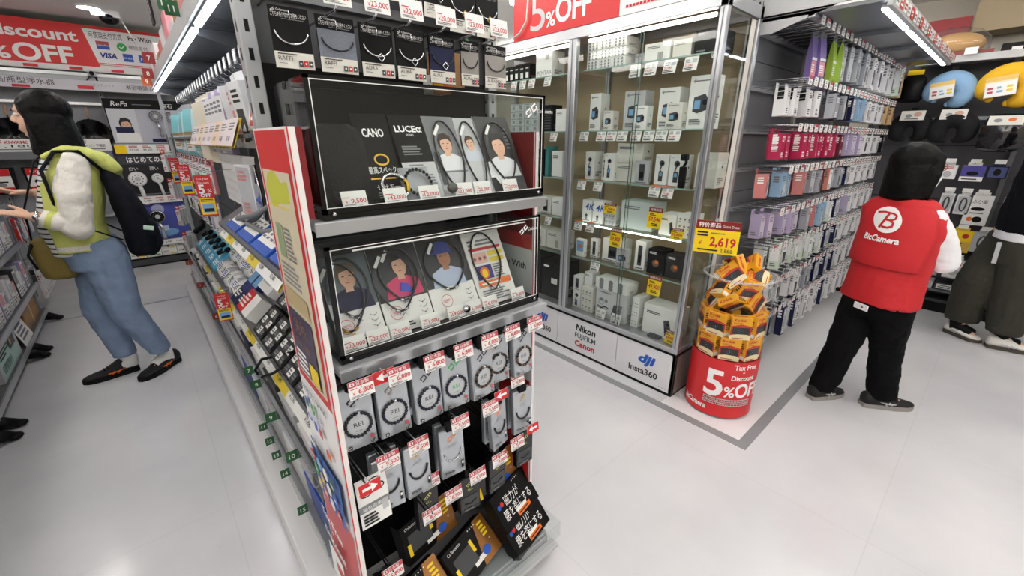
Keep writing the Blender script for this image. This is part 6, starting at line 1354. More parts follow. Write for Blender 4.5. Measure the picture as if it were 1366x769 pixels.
# film camera boxes
kod = mat('box_amber', (240, 172, 28), .4); kodr = mat('box_tomato', (196, 44, 34), .4); kodd = mat('box_ochre', (206, 150, 60), .45)
def film_box():
    w, h, d = .098, .122, .042
    b = MB(); b.box((-w / 2, -d / 2, -h / 2), (w / 2, d / 2, h / 2), kod, .0015)
    for s, M in ((1, FR((-w / 2, -d / 2, -h / 2), (1, 0, 0), (0, 0, 1))), (2, FR((w / 2, d / 2, -h / 2), (-1, 0, 0), (0, 0, 1)))):
        p = Pr(b, M); p.poly([(0, h * .12), (w, h * .12), (w, h * .62), (w * .5, h * .7), (0, h * .6)], kodr) ; p.poly([(0, 0), (w, 0), (w, h * .2), (w * .6, h * .3), (0, h * .18)], mat('box_cream', (238, 222, 178), .45)); p.rect(w * .08, h * .25, w * .92, h * .56, mat('print_char', (40, 36, 36), .4)); p.disc(w * .5, h * .40, h * .11, dgrey); p.disc(w * .5, h * .40, h * .06, black); p.disc(w * .5, h * .40, h * .025, lblue)
        p.text('Kodak', w * .1, h * .83, h * .1, txr, w=w * .6, bold=.03); p.text('FunSaver', w * .1, h * .72, h * .065, mat('print_ruby', (150, 26, 30), .5)); p.lines(w * .1, h * .04, w * .7, h * .1, 1, txr)
    for M in (FR((w / 2, -d / 2, -h / 2), (0, 1, 0), (0, 0, 1)), FR((-w / 2, d / 2, -h / 2), (0, -1, 0), (0, 0, 1))):
        p = Pr(b, M); p.lines(d * .15, h * .3, d * .85, h * .8, 5, txt, 4); p.rect(d * .1, h * .05, d * .9, h * .2, paper)
    p = Pr(b, FR((-w / 2, -d / 2, h / 2), (1, 0, 0), (0, 1, 0))); p.text('Kodak', w * .12, d * .3, d * .3, txr, w=w * .7, bold=.03)
    return b.build('film_camera_box')
fb = film_box(); GF = 'film camera boxes in the bargain bin'
# two ordered rings against the wall, then a loose heap above
for lv, z in enumerate((.418, .542)):
    for i, a in enumerate(range(118 + 12 * lv, 118 + 12 * lv + 352, 44)):
        r = BR - .036; inst(fb, TR(BX + r * math.cos(R(a)), BY + r * math.sin(R(a)), z, R(a + 90)), 'upright film camera box against the bin wall, %s ring, %s round from the cabinet' % (('lower', 'upper')[lv], ORD[i]), 'film camera box', GF)
    inst(fb, TR(BX, BY, z, R(40)), 'film camera box in the core of the bin, %s ring' % ('lower', 'upper')[lv], 'film camera box', GF)
rg = random.Random(23)
for lv, (z, n, rr) in enumerate(((.650, 5, .095), (.725, 5, .09), (.785, 4, .07), (.825, 2, .03))):
    for i in range(n):
        a = 2 * PI * i / n + lv * .6 + 3.4
        inst(fb, TR(BX + rr * math.cos(a), BY + rr * math.sin(a), z + rg.uniform(-.01, .01), a + PI / 2 + rg.uniform(-.7, .7), rg.uniform(-1.0, 1.0), rg.uniform(-1.2, 1.2)), 'loose tumbled film camera box in the bin, %s layer of the heap, %s round' % (('lowest', 'second', 'third', 'topmost')[lv], ORD[i]), 'film camera box', GF)

# ================================================================ travel goods wall at the far right
TW = thing('travel_shelving', 'dark grey wall shelving of travel goods behind the two shoppers', 'shelving', (5.2, -.3, 0))
dpan = mat('panel_charcoal', (74, 74, 80), .5)
u = MB(); u.box((5.30, -2.4, .1), (5.34, .98, 2.10), dpan)
for z in (.5, .95, 1.4): u.box((5.298, -2.4, z), (5.3005, .98, z + .005), black)
wpart('back_panel', u, TW)
u = MB(); u.box((5.12, -2.4, 0), (5.34, .98, .09), black); u.box((5.11, -2.4, .09), (5.34, .98, .115), dgrey, .003); wpart('kick_plate', u, TW)
u = MB(); u.box((4.98, -2.4, 2.03), (5.34, .72, 2.05), steel); u.box((4.97, -2.4, 2.01), (4.985, .72, 2.06), lgrey, .002); wpart('shelf', u, TW)
u = MB(); u.box((5.24, -2.4, 1.60), (5.30, .9, 1.625), steel); wpart('peg_bar', u, TW)
u = MB(); u.box((5.05, -2.4, .20), (5.34, .9, .215), steeld); wpart('shelf', u, TW)
for y in (.90, 0.0, -.9, -1.8):
    u = MB(); u.box((5.27, y, .1), (5.30, y + .03, 2.1), steeld); wpart('upright', u, TW)
RB = thing('red_banner', 'plain dark red banner board high on the far wall', 'banner', (5.44, .75, 2.06)); u = MB(); u.box((5.42, .51, 2.04), (5.44, 2.5, 2.40), mat('banner_wine', (150, 26, 34), .5)); wpart('board', u, RB)
RL = thing('red_shelf_edge', 'narrow dark red strip over the travel goods shelf', 'shelf strip', (5.2, .6, 2.06)); u = MB(); u.box((4.975, .30, 2.062), (4.99, .75, 2.085), dred); wpart('strip', u, RL)
def neck_pillow(label, y, z, m, s=1.0, x=5.02, card=True, tilt=0, open_deg=60):
    t = thing('neck_pillow', label, 'neck pillow', (x, y, z), 0, 'neck pillows on the travel wall'); b = MB(); pts = []; rad = []
    for k in range(25):
        a = R(-90 + open_deg / 2 + tilt + (360 - open_deg) * k / 24); pts.append((.0, -.10 * s * math.cos(a), .095 * s * math.sin(a))); e = min(k, 24 - k); rad.append((.064 * min(1, .35 + .25 * e) + .012 * math.sin(PI * k / 24)) * s)
    b.tube(pts, rad, m, 16); 
    for q in (0, -1): b.ball(pts[q], rad[q] * .98, m, 12, 8)
    b.build('cushion', t)
    b = MB(); b.tube([(.0, 0, .13 * s), (.05, 0, .19 * s), (.26, 0, .20 * s)], .006, black, 8); b.box((-.01, -.02, .12 * s), (.004, .02, .2 * s), black, .004); b.build('hanging_loop', t)
    if card:
        b = MB(); M = FR((-.075 * s, .10 * s, -.06 * s), (-.1, -1, .15), (.05, .15, 1)); b.box((0, 0, -.002), (.15 * s, .13 * s, 0), mat('card_cream', (236, 226, 200), .5), M=M); p = Pr(b, M); p.rect(.004, .004, .146 * s, .09 * s, paper); p.rect(0, .10 * s, .15 * s, .13 * s, mat('card_amber', (232, 196, 110), .5)); 
        for k in range(3): p.lines(.015 + .045 * s * k, .02 * s, .045 + .045 * s * k, .07 * s, 2, (pinkr, lblue, ylw2)[k], k)
        b.build('label_card', t)
    return t
plb = mat('plush_blue', (140, 178, 214), .85, bump=.35, nscale=90); ply = mat('plush_yellow', (240, 186, 40), .85, bump=.35, nscale=90); plk = mat('plush_black', (18, 18, 22), .9, bump=.3, nscale=90)
neck_pillow('light blue plush neck pillow with paper card on the travel wall', .475, 1.80, plb, .92, 4.98, tilt=-20); neck_pillow('yellow plush neck pillow with paper card beside the blue one', .16, 1.80, ply, 1.05, 4.98, tilt=-20)
neck_pillow('black neck pillow under the blue one, above the head of the assistant', .385, 1.52, plk, .88, 5.0, False, open_deg=40); neck_pillow('black neck pillow nearest the peg wall on the travel wall', .645, 1.53, plk, .85, 5.02, False, open_deg=40)
for y, lb in ((.64, 'grey printed sleeve on the black pillow nearest the peg wall'), (.40, 'grey printed sleeve on the black pillow under the blue one')):
    b = MB(); M = FR((4.935, y + .075, 1.60), (0, -1, 0), (.25, 0, 1)); b.box((0, 0, -.003), (.15, .075, 0), offw, M=M); p = Pr(b, M); p.disc(.05, .035, .02, mgrey, .014); p.disc(.105, .045, .025, mat('print_flesh', (200, 160, 140), .5), .018); p.lines(.03, .005, .12, .015, 1, txt); o = b.build('pillow_sleeve'); tag(o, lb, 'packaging')
t = thing('packed_pillow', 'black pillow sealed in a glossy clear bag beside the dark jumper', 'packaged pillow', (5.0, .10, 1.50), 0); b = MB()
b.rings([[(4.99 - 5.0 + sx * d, sy * wy, zz) for sx, sy in ((-1, -.8), (-1, .8), (1, .8), (1, -.8))] for zz, wy, d in ((-.14, .09, .03), (-.11, .15, .07), (.05, .16, .08), (.11, .13, .05), (.13, .10, .02))], mat('wrapped_black', (22, 22, 26), .12, bump=.8, nscale=14, coat=1.0)); b.build('bag', t)
b = MB(); M = FR((-.09, .10, .05), (0, -1, 0), (.35, 0, 1)); b.box((0, 0, -.003), (.18, .07, 0), offw, M=M); p = Pr(b, M); p.disc(.05, .035, .022, mgrey, .014); p.disc(.12, .04, .02, orange, .014); b.build('header_card', t)
t = thing('plush_bag', 'clear bag with brown and yellow plush goods on the shelf top', 'packaged goods', (5.1, .55, 2.055)); b = MB(); b.ball((0, -.02, .09), (.13, .17, .09), mat('plush_tan', (206, 160, 96), .9, bump=.4, nscale=60), 18, 10); b.build('brown_plush', t); b = MB(); b.ball((-.03, .14, .10), (.09, .06, .10), ply, 14, 8); b.build('yellow_plush', t); b = MB(); b.rings([[(r * 1.0 * math.cos(2 * PI * k / 14) + .012 * ((k * 7) % 3), r * 1.35 * math.sin(2 * PI * k / 14), z) for k in range(14)] for z, r in ((.002, .12), (.05, .165), (.13, .16), (.19, .11), (.215, .04))], film); b.build('clear_bag', t); b = MB(); b.box((-.17, -.17, .0), (-.168, -.10, .045), paper); b.build('price_card', t)
for i, (y, m, w, h, lb) in enumerate(((.18, black, .18, .07, 'flat black case on the shelf top beside the plush bag'), (-.02, lgrey, .3, .12, 'grey boxed set on the shelf top over the yellow pillow'), (-.45, dgrey, .4, .14, 'dark carton on the shelf top far from the plush bag'))):
    b = MB(); b.box((0, -w / 2, 0), (.2, w / 2, h), m, .004); p = Pr(b, left((0, w / 2, 0))); p.rect(w * .3, h * .3, w * .6, h * .6, paper); P(b, 'shelf_box', TR(5.06, y, 2.0505), lb, 'box')
for i, (y, z) in enumerate(((.82, 1.88), (.70, 1.86))):
    b = MB(); b.rings([[(sx * d, sy * w, zz) for sx, sy in ((-1, -1), (-1, 1), (1, 1), (1, -1))] for zz, w, d in ((-.12, .06, .03), (-.09, .075, .05), (.06, .07, .05), (.09, .05, .02))], (mat('bag_maroon', (70, 44, 48), .3, bump=.6, nscale=20), black)[i]); b.box((-.03, -.05, .085), (-.025, .05, .12), yel if i else lgrey); P(b, 'hanging_bag', TR(5.0, y, z), ('maroon travel pouch hanging high next to the peg wall', 'black travel pouch with yellow tag hanging next to the maroon one')[i], 'travel pouch')
def tpack(label, y, z, w, h, base, draw, x=5.02, d=.03, rz=0):
    b = MB(); b.box((0, -w / 2, -h), (d, w / 2, 0), base, .003); b.box((.001, -w * .3, 0), (.003, w * .3, .025), base); p = Pr(b, left((0, w / 2, -h))); draw(p, w, h); b.tube([(.002, 0, .012), (.02, 0, .016), (.27, 0, .016)], .003, chrome, 6); b.box((-.02, -.03, .018), (-.018, .03, .05), paper)
    b.box((-.018, -.002, .014), (.27, .002, .02), chrome)
    P(b, 'travel_pack', TR(x, y, z, rz), label, 'travel accessory', 'travel accessories on pegs')
dA = lambda p, w, h: (p.rect(w * .05, h * .05, w * .95, h * .95, paper), p.lines(w * .15, h * .7, w * .8, h * .9, 2, txr, 2), p.disc(w * .5, h * .35, w * .25, lgrey))
dB = lambda p, w, h: (p.rect(0, h * .3, w, h, mat('pack_ultramarine', (70, 64, 150), .45)), p.rect(0, 0, w, h * .3, paper), p.disc(w * .5, h * .5, w * .25, black, h * .14), p.lines(w * .1, h * .08, w * .8, h * .2, 1, txt))
dC = lambda p, w, h: (p.rect(w * .08, h * .08, w * .92, h * .92, mat('pack_denim', (62, 74, 120), .45)), p.disc(w * .5, h * .5, w * .18, black, h * .3))
dD = lambda p, w, h: (p.rect(w * .1, h * .1, w * .9, h * .9, lgrey), p.ring(w * .5, h * .5, w * .25, .012, dgrey, h * .35))
dE = lambda p, w, h: (p.text('ふか楽', w * .2, h * .74, h * .1, txt, w=w * .6), p.disc(w * .5, h * .55, w * .28, black, h * .06), p.disc(w * .3, h * .2, w * .12, orange), p.disc(w * .6, h * .2, w * .2, black, h * .1), p.lines(w * .2, h * .38, w * .8, h * .44, 1, txg))
dF = lambda p, w, h: (p.rect(w * .04, h * .5, w * .96, h * .96, yel), p.disc(w * .7, h * .75, w * .14, red), p.rect(w * .04, h * .04, w * .96, h * .5, mat('pack_ochre', (216, 176, 80), .5)), p.lines(w * .1, h * .3, w * .9, h * .45, 2, txt, 4))
rows_t = [(1.255, [(.33, .10, .11, paper, dA, 'white and red'), (.19, .13, .12, paper, dB, 'violet and white'), (.06, .11, .09, navy, dC, 'denim blue'), (-.1, .1, .11, black, dD, 'black'), (-.26, .11, .11, paper, dA, 'white')]),
          (1.03, [(.28, .08, .16, wpk, dD, 'white ring'), (.18, .09, .16, wpk, dD, 'grey ring'), (.09, .14, .235, paper, dE, 'tall white'), (-.08, .1, .16, lgrey, dD, 'light grey'), (-.24, .1, .16, black, dD, 'black')]),
          (.745, [(.30, .09, .16, wpk, dA, 'white'), (.13, .14, .18, yel, dF, 'yellow'), (.0, .12, .16, lgrey, dD, 'grey'), (-.16, .12, .16, black, dC, 'black and blue'), (-.32, .1, .16, wpk, dA, 'white and grey')]),
          (.50, [(.24, .10, .16, film2, dD, 'clear'), (.10, .12, .16, wpk, dA, 'white printed'), (-.03, .12, .18, lilac, dD, 'pale lilac'), (-.2, .12, .17, wpk, dA, 'white boxed'), (-.36, .12, .17, lgrey, dD, 'pale grey')])]
for r_, (z, its) in enumerate(rows_t):
    for i, (y, w, h, b0, d0, nm) in enumerate(its): tpack('%s travel pack on the %s peg row of the travel wall' % (nm, ('upper', 'second', 'third', 'lowest')[r_]), y, z, w, h, b0, d0)
for i in range(9):
    b = MB(); b.box((0, -.07, 0), (.16, .07, .06), (lgrey, wpk, dgrey)[i % 3], .003); p = Pr(b, left((0, .07, 0))); p.rect(.01, .01, .13, .05, (paper, lgrey)[i % 2]); p.lines(.02, .015, .1, .045, 2, txg, i); P(b, 'shelf_pack', TR(5.07, .42 - .155 * i, .2155), 'low shelf pack at the foot of the travel wall, %s from the peg wall' % ORD[i], 'pack', 'packs on the low travel shelf')
b = MB(); b.box((0, -.09, 0), (.12, .09, .08), brown, .003); P(b, 'carton', TR(5.12, -.27, .1156), 'brown carton on the kick between the trousers of the man', 'carton')
# ================================================================ people
def cut_verts(me, pred):
    bm = bmesh.new(); bm.from_mesh(me); bmesh.ops.delete(bm, geom=[v for v in bm.verts if pred(v.co)], context='VERTS'); bm.to_mesh(me); bm.free()
def sculpt(name, mb, parent, mats, voxel=.008, smooth=4, fold=0.0, fscale=.1, cut=None, thick=0.0, matfn=None):
    """overlapping closed shapes fused into one continuous skin"""
    o = mb.build('tmp'); m = o.modifiers.new('r', 'REMESH'); m.mode = 'VOXEL'; m.voxel_size = voxel; m.use_smooth_shade = True
    s = o.modifiers.new('s', 'SMOOTH'); s.factor = .5; s.iterations = smooth
    if fold:
        t = bpy.data.textures.new('folds', 'CLOUDS'); t.noise_scale = fscale; t.noise_depth = 2
        d = o.modifiers.new('d', 'DISPLACE'); d.texture = t; d.strength = fold; d.mid_level = .5; d.texture_coords = 'LOCAL'
    dg = bpy.context.evaluated_depsgraph_get(); dg.update()
    me = bpy.data.meshes.new_from_object(o.evaluated_get(dg)); bpy.data.objects.remove(o)
    if cut: cut_verts(me, cut)
    if thick:
        o2 = bpy.data.objects.new('tmp2', me); COL.objects.link(o2); k = o2.modifiers.new('k', 'SOLIDIFY'); k.thickness = thick; k.offset = 0
        dg = bpy.context.evaluated_depsgraph_get(); dg.update(); m2 = bpy.data.meshes.new_from_object(o2.evaluated_get(dg)); bpy.data.objects.remove(o2); me = m2
    me.materials.clear()
    for q in mats: me.materials.append(q)
    me.polygons.foreach_set('use_smooth', [True] * len(me.polygons))
    me.polygons.foreach_set('material_index', [matfn(p.center) if matfn else 0 for p in me.polygons])
    me.name = name
    ob = bpy.data.objects.new(name, me); COL.objects.link(ob); ob.parent = parent; ob.location = -Vector(parent.location)
    return ob
def limb(b, pts, r):
    b.tube(pts, r, skin, 14)
    for p_, q in zip(pts, r): b.ball(p_, q, skin, 14, 10)
def ell(b, c, r, F=None, tilt=0, m=None):
    """ellipsoid: r = (along F, along side, along z)"""
    F = F or Vector((1, 0, 0)); S = Vector((-F.y, F.x, 0)); n, k = 18, 12; rs = []
    for a in range(k + 1):
        ph = PI * (a + .02) / (k + .04); rs.append([Vector(c) + F * (r[0] * math.sin(ph) * math.cos(2 * PI * t / n)) + S * (r[1] * math.sin(ph) * math.sin(2 * PI * t / n)) - Vector((0, 0, r[2] * math.cos(ph))) for t in range(n)])
    b.rings(rs, m or skin)
def torso(b, secs, F, S):
    b.rings([[Vector(c) + F * (a * math.cos(2 * PI * t / 26)) + S * (w * math.copysign(abs(math.sin(2 * PI * t / 26)) ** .85, math.sin(2 * PI * t / 26))) for t in range(26)] for c, a, w in secs], skin)
def hand(b, wrist, d, back, thumb, curl=35, s=1.0):
    """wrist point, pointing direction, back-of-hand normal, thumb side: palm, four fingers, thumb"""
    d = Vector(d).normalized(); back = (Vector(back) - d * Vector(back).dot(d)).normalized(); th = Vector(thumb); th = (th - d * th.dot(d) - back * th.dot(back)).normalized(); w = Vector(wrist)
    b.rings([[w + d * t + th * (hw * math.cos(2 * PI * k / 12)) + back * (ht * math.sin(2 * PI * k / 12)) for k in range(12)] for t, hw, ht in ((-.01, .022, .017), (.02, .03, .017), (.06, .039, .015), (.085, .038, .011))], skin)
    for i, (o, L) in enumerate(((.028, .068), (.009, .076), (-.010, .071), (-.028, .056))):
        p = w + d * .078 + th * o; dirv = d + th * o * 1.5; pts = [p]; cu = R(curl) * (1 + .12 * i)
        for seg, f in enumerate((.45, .32, .23)):
            dirv = (Matrix.Rotation(cu * (.45, .75, .6)[seg], 3, d.cross(back).normalized()) @ dirv).normalized()
            p = p + dirv * L * f; pts.append(p)
        limb(b, pts, [.0092, .0088, .008, .0068])
    p = w + d * .025 + th * .026
    limb(b, [p, p + th * .022 + d * .022 - back * .008, p + th * .030 + d * .05 - back * .014, p + th * .028 + d * .07 - back * .02], [.013, .011, .0095, .0075])
def shoe(parent, heel, toe, body, sole, accent, w=.046, h=.085, name='shoe', lace=None):
    H_, T_ = Vector((heel[0], heel[1], 0)), Vector((toe[0], toe[1], 0)); d = (T_ - H_); L = d.length; d.normalize(); s = Vector((-d.y, d.x, 0))
    rs = lambda t, hw, z0, z1: [H_ + d * (t * L) + s * (hw * math.cos(2 * PI * k / 16)) + Vector((0, 0, z0 + (z1 - z0) * (.5 + .5 * math.sin(2 * PI * k / 16)))) for k in range(16)]
    b = MB(); b.rings([rs(0.0, w * .5, .02, .075), rs(.035, w * .8, .014, h * 1.12), rs(.16, w * 1.02, .014, h * 1.2), rs(.34, w * 1.06, .014, h * 1.22), rs(.46, w * 1.0, .014, h * .98), rs(.62, w * 1.06, .014, h * .66), rs(.8, w * 1.02, .014, h * .56), rs(.93, w * .75, .014, h * .48), rs(1.0, w * .35, .018, .034)], body); o = wpart(name, b, parent)
    b = MB(); prof = [(0, .55), (.05, .8), (.3, .88), (.6, 1.12), (.82, 1.06), (.95, .75), (1.02, .3)]
    top_ = [H_ + d * (t * L) + s * (k * w) for t, k in prof] + [H_ + d * (t * L) - s * (k * w) for t, k in prof[::-1]]
    b.rings([[p + Vector((0, 0, z)) for p in top_] for z in (.001, .012, .026)], sole, smooth=False); wpart('sole', b, o)
    b = MB()
    for sd in (-1, 1):
        for t in (.40, .50): b.tube([H_ + d * ((t + .0) * L) + s * sd * w * 1.0 + Vector((0, 0, .028)), H_ + d * ((t - .05) * L) + s * sd * w * .97 + Vector((0, 0, .045)), H_ + d * ((t - .12) * L) + s * sd * w * .78 + Vector((0, 0, h * .8))], .0045, accent, 6)
        b.tube([H_ + d * (.2 * L) + s * sd * w * .9 + Vector((0, 0, .055)), H_ + d * (.42 * L) + s * sd * w * 1.0 + Vector((0, 0, .04)), H_ + d * (.56 * L) + s * sd * w * 1.0 + Vector((0, 0, .04))], .0045, accent, 6)
    wpart('side_stripe', b, o)
    b = MB()
    for k in range(4):
        t = .42 + .06 * k; z = h * (.99 - .075 * k); b.tube([H_ + d * (t * L) + s * w * .5 + Vector((0, 0, z - .008)), H_ + d * ((t + .01) * L) + Vector((0, 0, z + .003)), H_ + d * (t * L) - s * w * .5 + Vector((0, 0, z - .008))], .003, lace or black, 6)
    wpart('laces', b, o)
    return o
def head(b, c, F, s=1.0):
    """fused into the body: skull, jaw, nose, lips, chin, ears; c = centre of the head, F = where it faces"""
    S = Vector((-F.y, F.x, 0)); c = Vector(c); Z = Vector((0, 0, 1)); k = s
    ell(b, c + F * -.008 * k + Z * .03 * k, (.092 * k, .074 * k, .085 * k), F); ell(b, c + F * .022 * k - Z * .035 * k, (.066 * k, .060 * k, .075 * k), F); ell(b, c + F * .055 * k - Z * .088 * k, (.024 * k, .03 * k, .02 * k), F)
    b.tube([c + F * .078 * k + Z * .022 * k, c + F * .096 * k - Z * .005 * k, c + F * .108 * k - Z * .022 * k], [.009 * k, .011 * k, .013 * k], skin, 10); ell(b, c + F * .098 * k - Z * .024 * k, (.013 * k, .016 * k, .01 * k), F)
    ell(b, c + F * .083 * k - Z * .055 * k, (.012 * k, .022 * k, .007 * k), F); ell(b, c + F * .081 * k - Z * .068 * k, (.012 * k, .02 * k, .008 * k), F); ell(b, c + F * .075 * k + Z * .028 * k, (.014 * k, .05 * k, .012 * k), F)
    for sd in (-1, 1): ell(b, c + S * sd * .076 * k - F * .005 * k - Z * .008 * k, (.018 * k, .009 * k, .031 * k), F)
def eyes(parent, c, F, s=1.0, browm=None):
    S = Vector((-F.y, F.x, 0)); c = Vector(c); Z = Vector((0, 0, 1))
    for sd in (-1, 1):
        b = MB(); q = c + F * .077 * s + S * sd * .031 * s + Z * .006 * s; ell(b, q, (.011 * s, .014 * s, .008 * s), F, m=paper); ell(b, q + F * .007 * s, (.0055 * s, .006 * s, .006 * s), F, m=txt); wpart('eye', b, parent)
        b = MB(); b.tube([q + F * .012 * s + Z * .018 * s - S * .014 * s, q + F * .013 * s + Z * .022 * s, q + F * .008 * s + Z * .018 * s + S * .014 * s], .0028 * s, browm or txt, 6); wpart('eyebrow', b, parent)
    b = MB(); b.tube([c + F * .094 * s - Z * .0615 * s + S * k * .018 * s - F * abs(k) * .006 * s for k in (-1, -.5, 0, .5, 1)], .003 * s, rose, 6); wpart('mouth', b, parent)
hairm = mat('hair_black', (7, 6, 7), .45, bump=.25, nscale=220, spec=.14)
Z_ = Vector((0, 0, 1))
# ---------------- woman in the lime vest
WO = thing('person', 'woman with black bob, lime and white hooded jacket and jeans, hands held out', 'person', (-.26, 3.45, 0))
F = Vector((-1, .12, 0)).normalized(); S = Vector((-F.y, F.x, 0))       # S = her left (towards the open floor side is -Y)
hF = Vector((-1, .22, 0)).normalized(); hc = Vector((-.305, 3.43, 1.565))
YL, YR_ = 3.30, 3.58            # depth of her near and far shoulder
b = MB(); head(b, hc, hF, 1.02)
limb(b, [(-.285, 3.435, 1.36), (-.295, 3.43, 1.48)], [.058, .052])
torso(b, [((-.31, 3.44, .84), .09, .145), ((-.325, 3.44, .98), .095, .13), ((-.30, 3.44, 1.12), .09, .14), ((-.27, 3.44, 1.28), .085, .155), ((-.27, 3.44, 1.36), .06, .12)], F, S)
limb(b, [(-.235, YL, 1.315), (-.285, 3.225, 1.005), (-.432, 3.235, 1.073)], [.05, .04, .026]); limb(b, [(-.255, YR_, 1.315), (-.28, 3.62, 1.04), (-.44, 3.585, 1.165)], [.05, .04, .026])
hand(b, (-.437, 3.236, 1.075), (-.95, .08, .34), (0, .1, -1), (0, 1, .1), 14, .95); hand(b, (-.445, 3.584, 1.168), (-1, -.25, .12), (0, .25, .9), (0, -1, .1), 20, .95)
for hp, kn, an in (((-.27, 3.52, .82), (-.345, 3.50, .45), (-.285, 3.49, .10)), ((-.25, 3.37, .82), (-.225, 3.37, .44), (-.105, 3.42, .11))): limb(b, [hp, kn, an], [.085, .058, .04])
limb(b, [(-.285, 3.49, .07), (-.38, 3.487, .035)], [.032, .018]); limb(b, [(-.105, 3.42, .07), (-.18, 3.355, .035)], [.032, .018])
sculpt('body', b, WO, [skin], .006, 3)
eyes(WO, hc, hF, 1.02)
b = MB(); ell(b, hc - hF * .026 + Z_ * .036, (.108, .094, .098), hF); ell(b, hc - hF * .045 - Z_ * .03, (.078, .093, .11), hF)
torso(b, [(hc - hF * .035 - Z_ * .205, .075, .09), (hc - hF * .035 - Z_ * .185, .105, .112), (hc - hF * .034 - Z_ * .10, .098, .108), (hc - hF * .03, .09, .099)], hF, Vector((-hF.y, hF.x, 0)))
for sd in (-1, 1): limb(b, [hc + Vector((-hF.y, hF.x, 0)) * sd * .072 + hF * .03 + Z_ * .05, hc + Vector((-hF.y, hF.x, 0)) * sd * .083 + hF * .008 - Z_ * .05, hc + Vector((-hF.y, hF.x, 0)) * sd * .08 - hF * .0 - Z_ * .17], [.022, .026, .02])
sculpt('hair', b, WO, [hairm], .006, 3, .006, .02)
def stripe_mat():
    m = bpy.data.materials.new('striped_knit'); m.use_nodes = True; nt = m.node_tree; N = nt.nodes.new; K = nt.links.new; bs = nt.nodes['Principled BSDF']; bs.inputs['Roughness'].default_value = .8
    tc = N('ShaderNodeTexCoord'); sp = N('ShaderNodeSeparateXYZ'); K(tc.outputs['Object'], sp.inputs[0]); ad = N('ShaderNodeMath'); ad.operation = 'MULTIPLY'; ad.inputs[1].default_value = 36; K(sp.outputs[2], ad.inputs[0])
    fr = N('ShaderNodeMath'); fr.operation = 'FRACT'; K(ad.outputs[0], fr.inputs[0]); gt = N('ShaderNodeMath'); gt.operation = 'GREATER_THAN'; gt.inputs[1].default_value = .68; K(fr.outputs[0], gt.inputs[0])
    mx = N('ShaderNodeMix'); mx.data_type = 'RGBA'; mx.inputs[6].default_value = L3((232, 232, 232)); mx.inputs[7].default_value = L3((24, 26, 36)); K(gt.outputs[0], mx.inputs[0]); K(mx.outputs[2], bs.inputs['Base Color']); return m
b = MB(); torso(b, [((-.335, 3.44, .835), .112, .155), ((-.345, 3.44, .98), .118, .15), ((-.315, 3.44, 1.12), .118, .165), ((-.28, 3.44, 1.28), .105, .175), ((-.28, 3.44, 1.36), .075, .14), ((-.28, 3.435, 1.405), .06, .075)], F, S)
sculpt('striped_top', b, WO, [stripe_mat()], .008, 3, .008, .07)
limej = mat('lime_jersey', (206, 212, 116), .8, bump=.25, nscale=120); sleeve_w = mat('sleeve_offwhite', (226, 222, 214), .8, bump=.25, nscale=120); denimm = mat('jeans_denim', (132, 152, 182), .85, noise=.22, nscale=14, bump=.3)
def jt(grow): return [((-.315, 3.44, .845), .13 + grow, .18 + grow), ((-.325, 3.44, .98), .13 + grow, .18 + grow), ((-.295, 3.44, 1.12), .13 + grow, .19 + grow), ((-.255, 3.44, 1.28), .122 + grow, .195 + grow), ((-.25, 3.44, 1.36), .10 + grow, .15 + grow), ((-.25, 3.44, 1.40), .07, .10)]
b = MB(); torso(b, jt(0), F, S)
jk = sculpt('jacket', b, WO, [limej, sleeve_w], .009, 3, .014, .08, cut=lambda c: (Vector((c.x + .31, c.y - 3.44, 0)).normalized().dot(F) > .45 and c.z < 1.37) or c.z < .852 or c.z > 1.40, thick=.006, matfn=lambda c: 1 if .868 < c.z < .893 else 0)
for nm, pts in (('sleeve', [(-.24, YL + .005, 1.325), (-.27, 3.235, 1.17), (-.290, 3.218, 1.005), (-.36, 3.222, 1.04), (-.408, 3.232, 1.062)]), ('sleeve', [(-.255, YR_ - .01, 1.325), (-.275, 3.625, 1.15), (-.285, 3.63, 1.02), (-.36, 3.61, 1.10), (-.41, 3.595, 1.145)])):
    b = MB(); limb(b, [Vector(p) for p in pts], [.072, .072, .066, .05, .042]); e = Vector(pts[-1]); d_ = (e - Vector(pts[-2])).normalized()
    sculpt(nm, b, WO, [sleeve_w, limej], .007, 3, .016, .05, cut=lambda c: (c - e).dot(d_) > .006, thick=.004, matfn=lambda c: 1 if -.045 < (Vector(c) - e).dot(d_) < -.02 and c.x < -.33 else 0)
b = MB(); b.tube([(-.345, 3.33, 1.36), (-.26, 3.31, 1.395), (-.17, 3.345, 1.375), (-.10, 3.40, 1.30), (-.095, 3.46, 1.285), (-.12, 3.54, 1.345), (-.22, 3.57, 1.395), (-.33, 3.54, 1.37)], [.018, .034, .046, .055, .055, .046, .034, .018], skin, 14, flat=.8); ell(b, (-.155, 3.45, 1.34), (.07, .10, .055))
sculpt('hood', b, WO, [limej], .008, 3, .018, .05)
b = MB(); torso(b, [((-.29, 3.44, .90), .125, .165), ((-.275, 3.445, .82), .14, .178), ((-.265, 3.445, .74), .135, .17)], F, S)
limb(b, [(-.275, 3.51, .80), (-.345, 3.50, .45), (-.30, 3.49, .145)], [.108, .082, .06]); limb(b, [(-.24, 3.375, .80), (-.225, 3.365, .45), (-.125, 3.405, .15)], [.112, .084, .06])
sculpt('jeans', b, WO, [denimm], .008, 3, .016, .06, cut=lambda c: c.z < .125 or c.z > .905, thick=.004)
for a_, b2 in (((-.288, 3.49, .07), (-.295, 3.49, .15)), ((-.105, 3.42, .07), (-.118, 3.41, .15))):
    b = MB(); b.tube([(a_[0] - .07, a_[1] - (0 if a_[1] > 3.45 else .05), .052), a_, b2], [.034, .048, .052], mat('sock_white', (228, 228, 226), .9), 14); wpart('sock', b, WO)
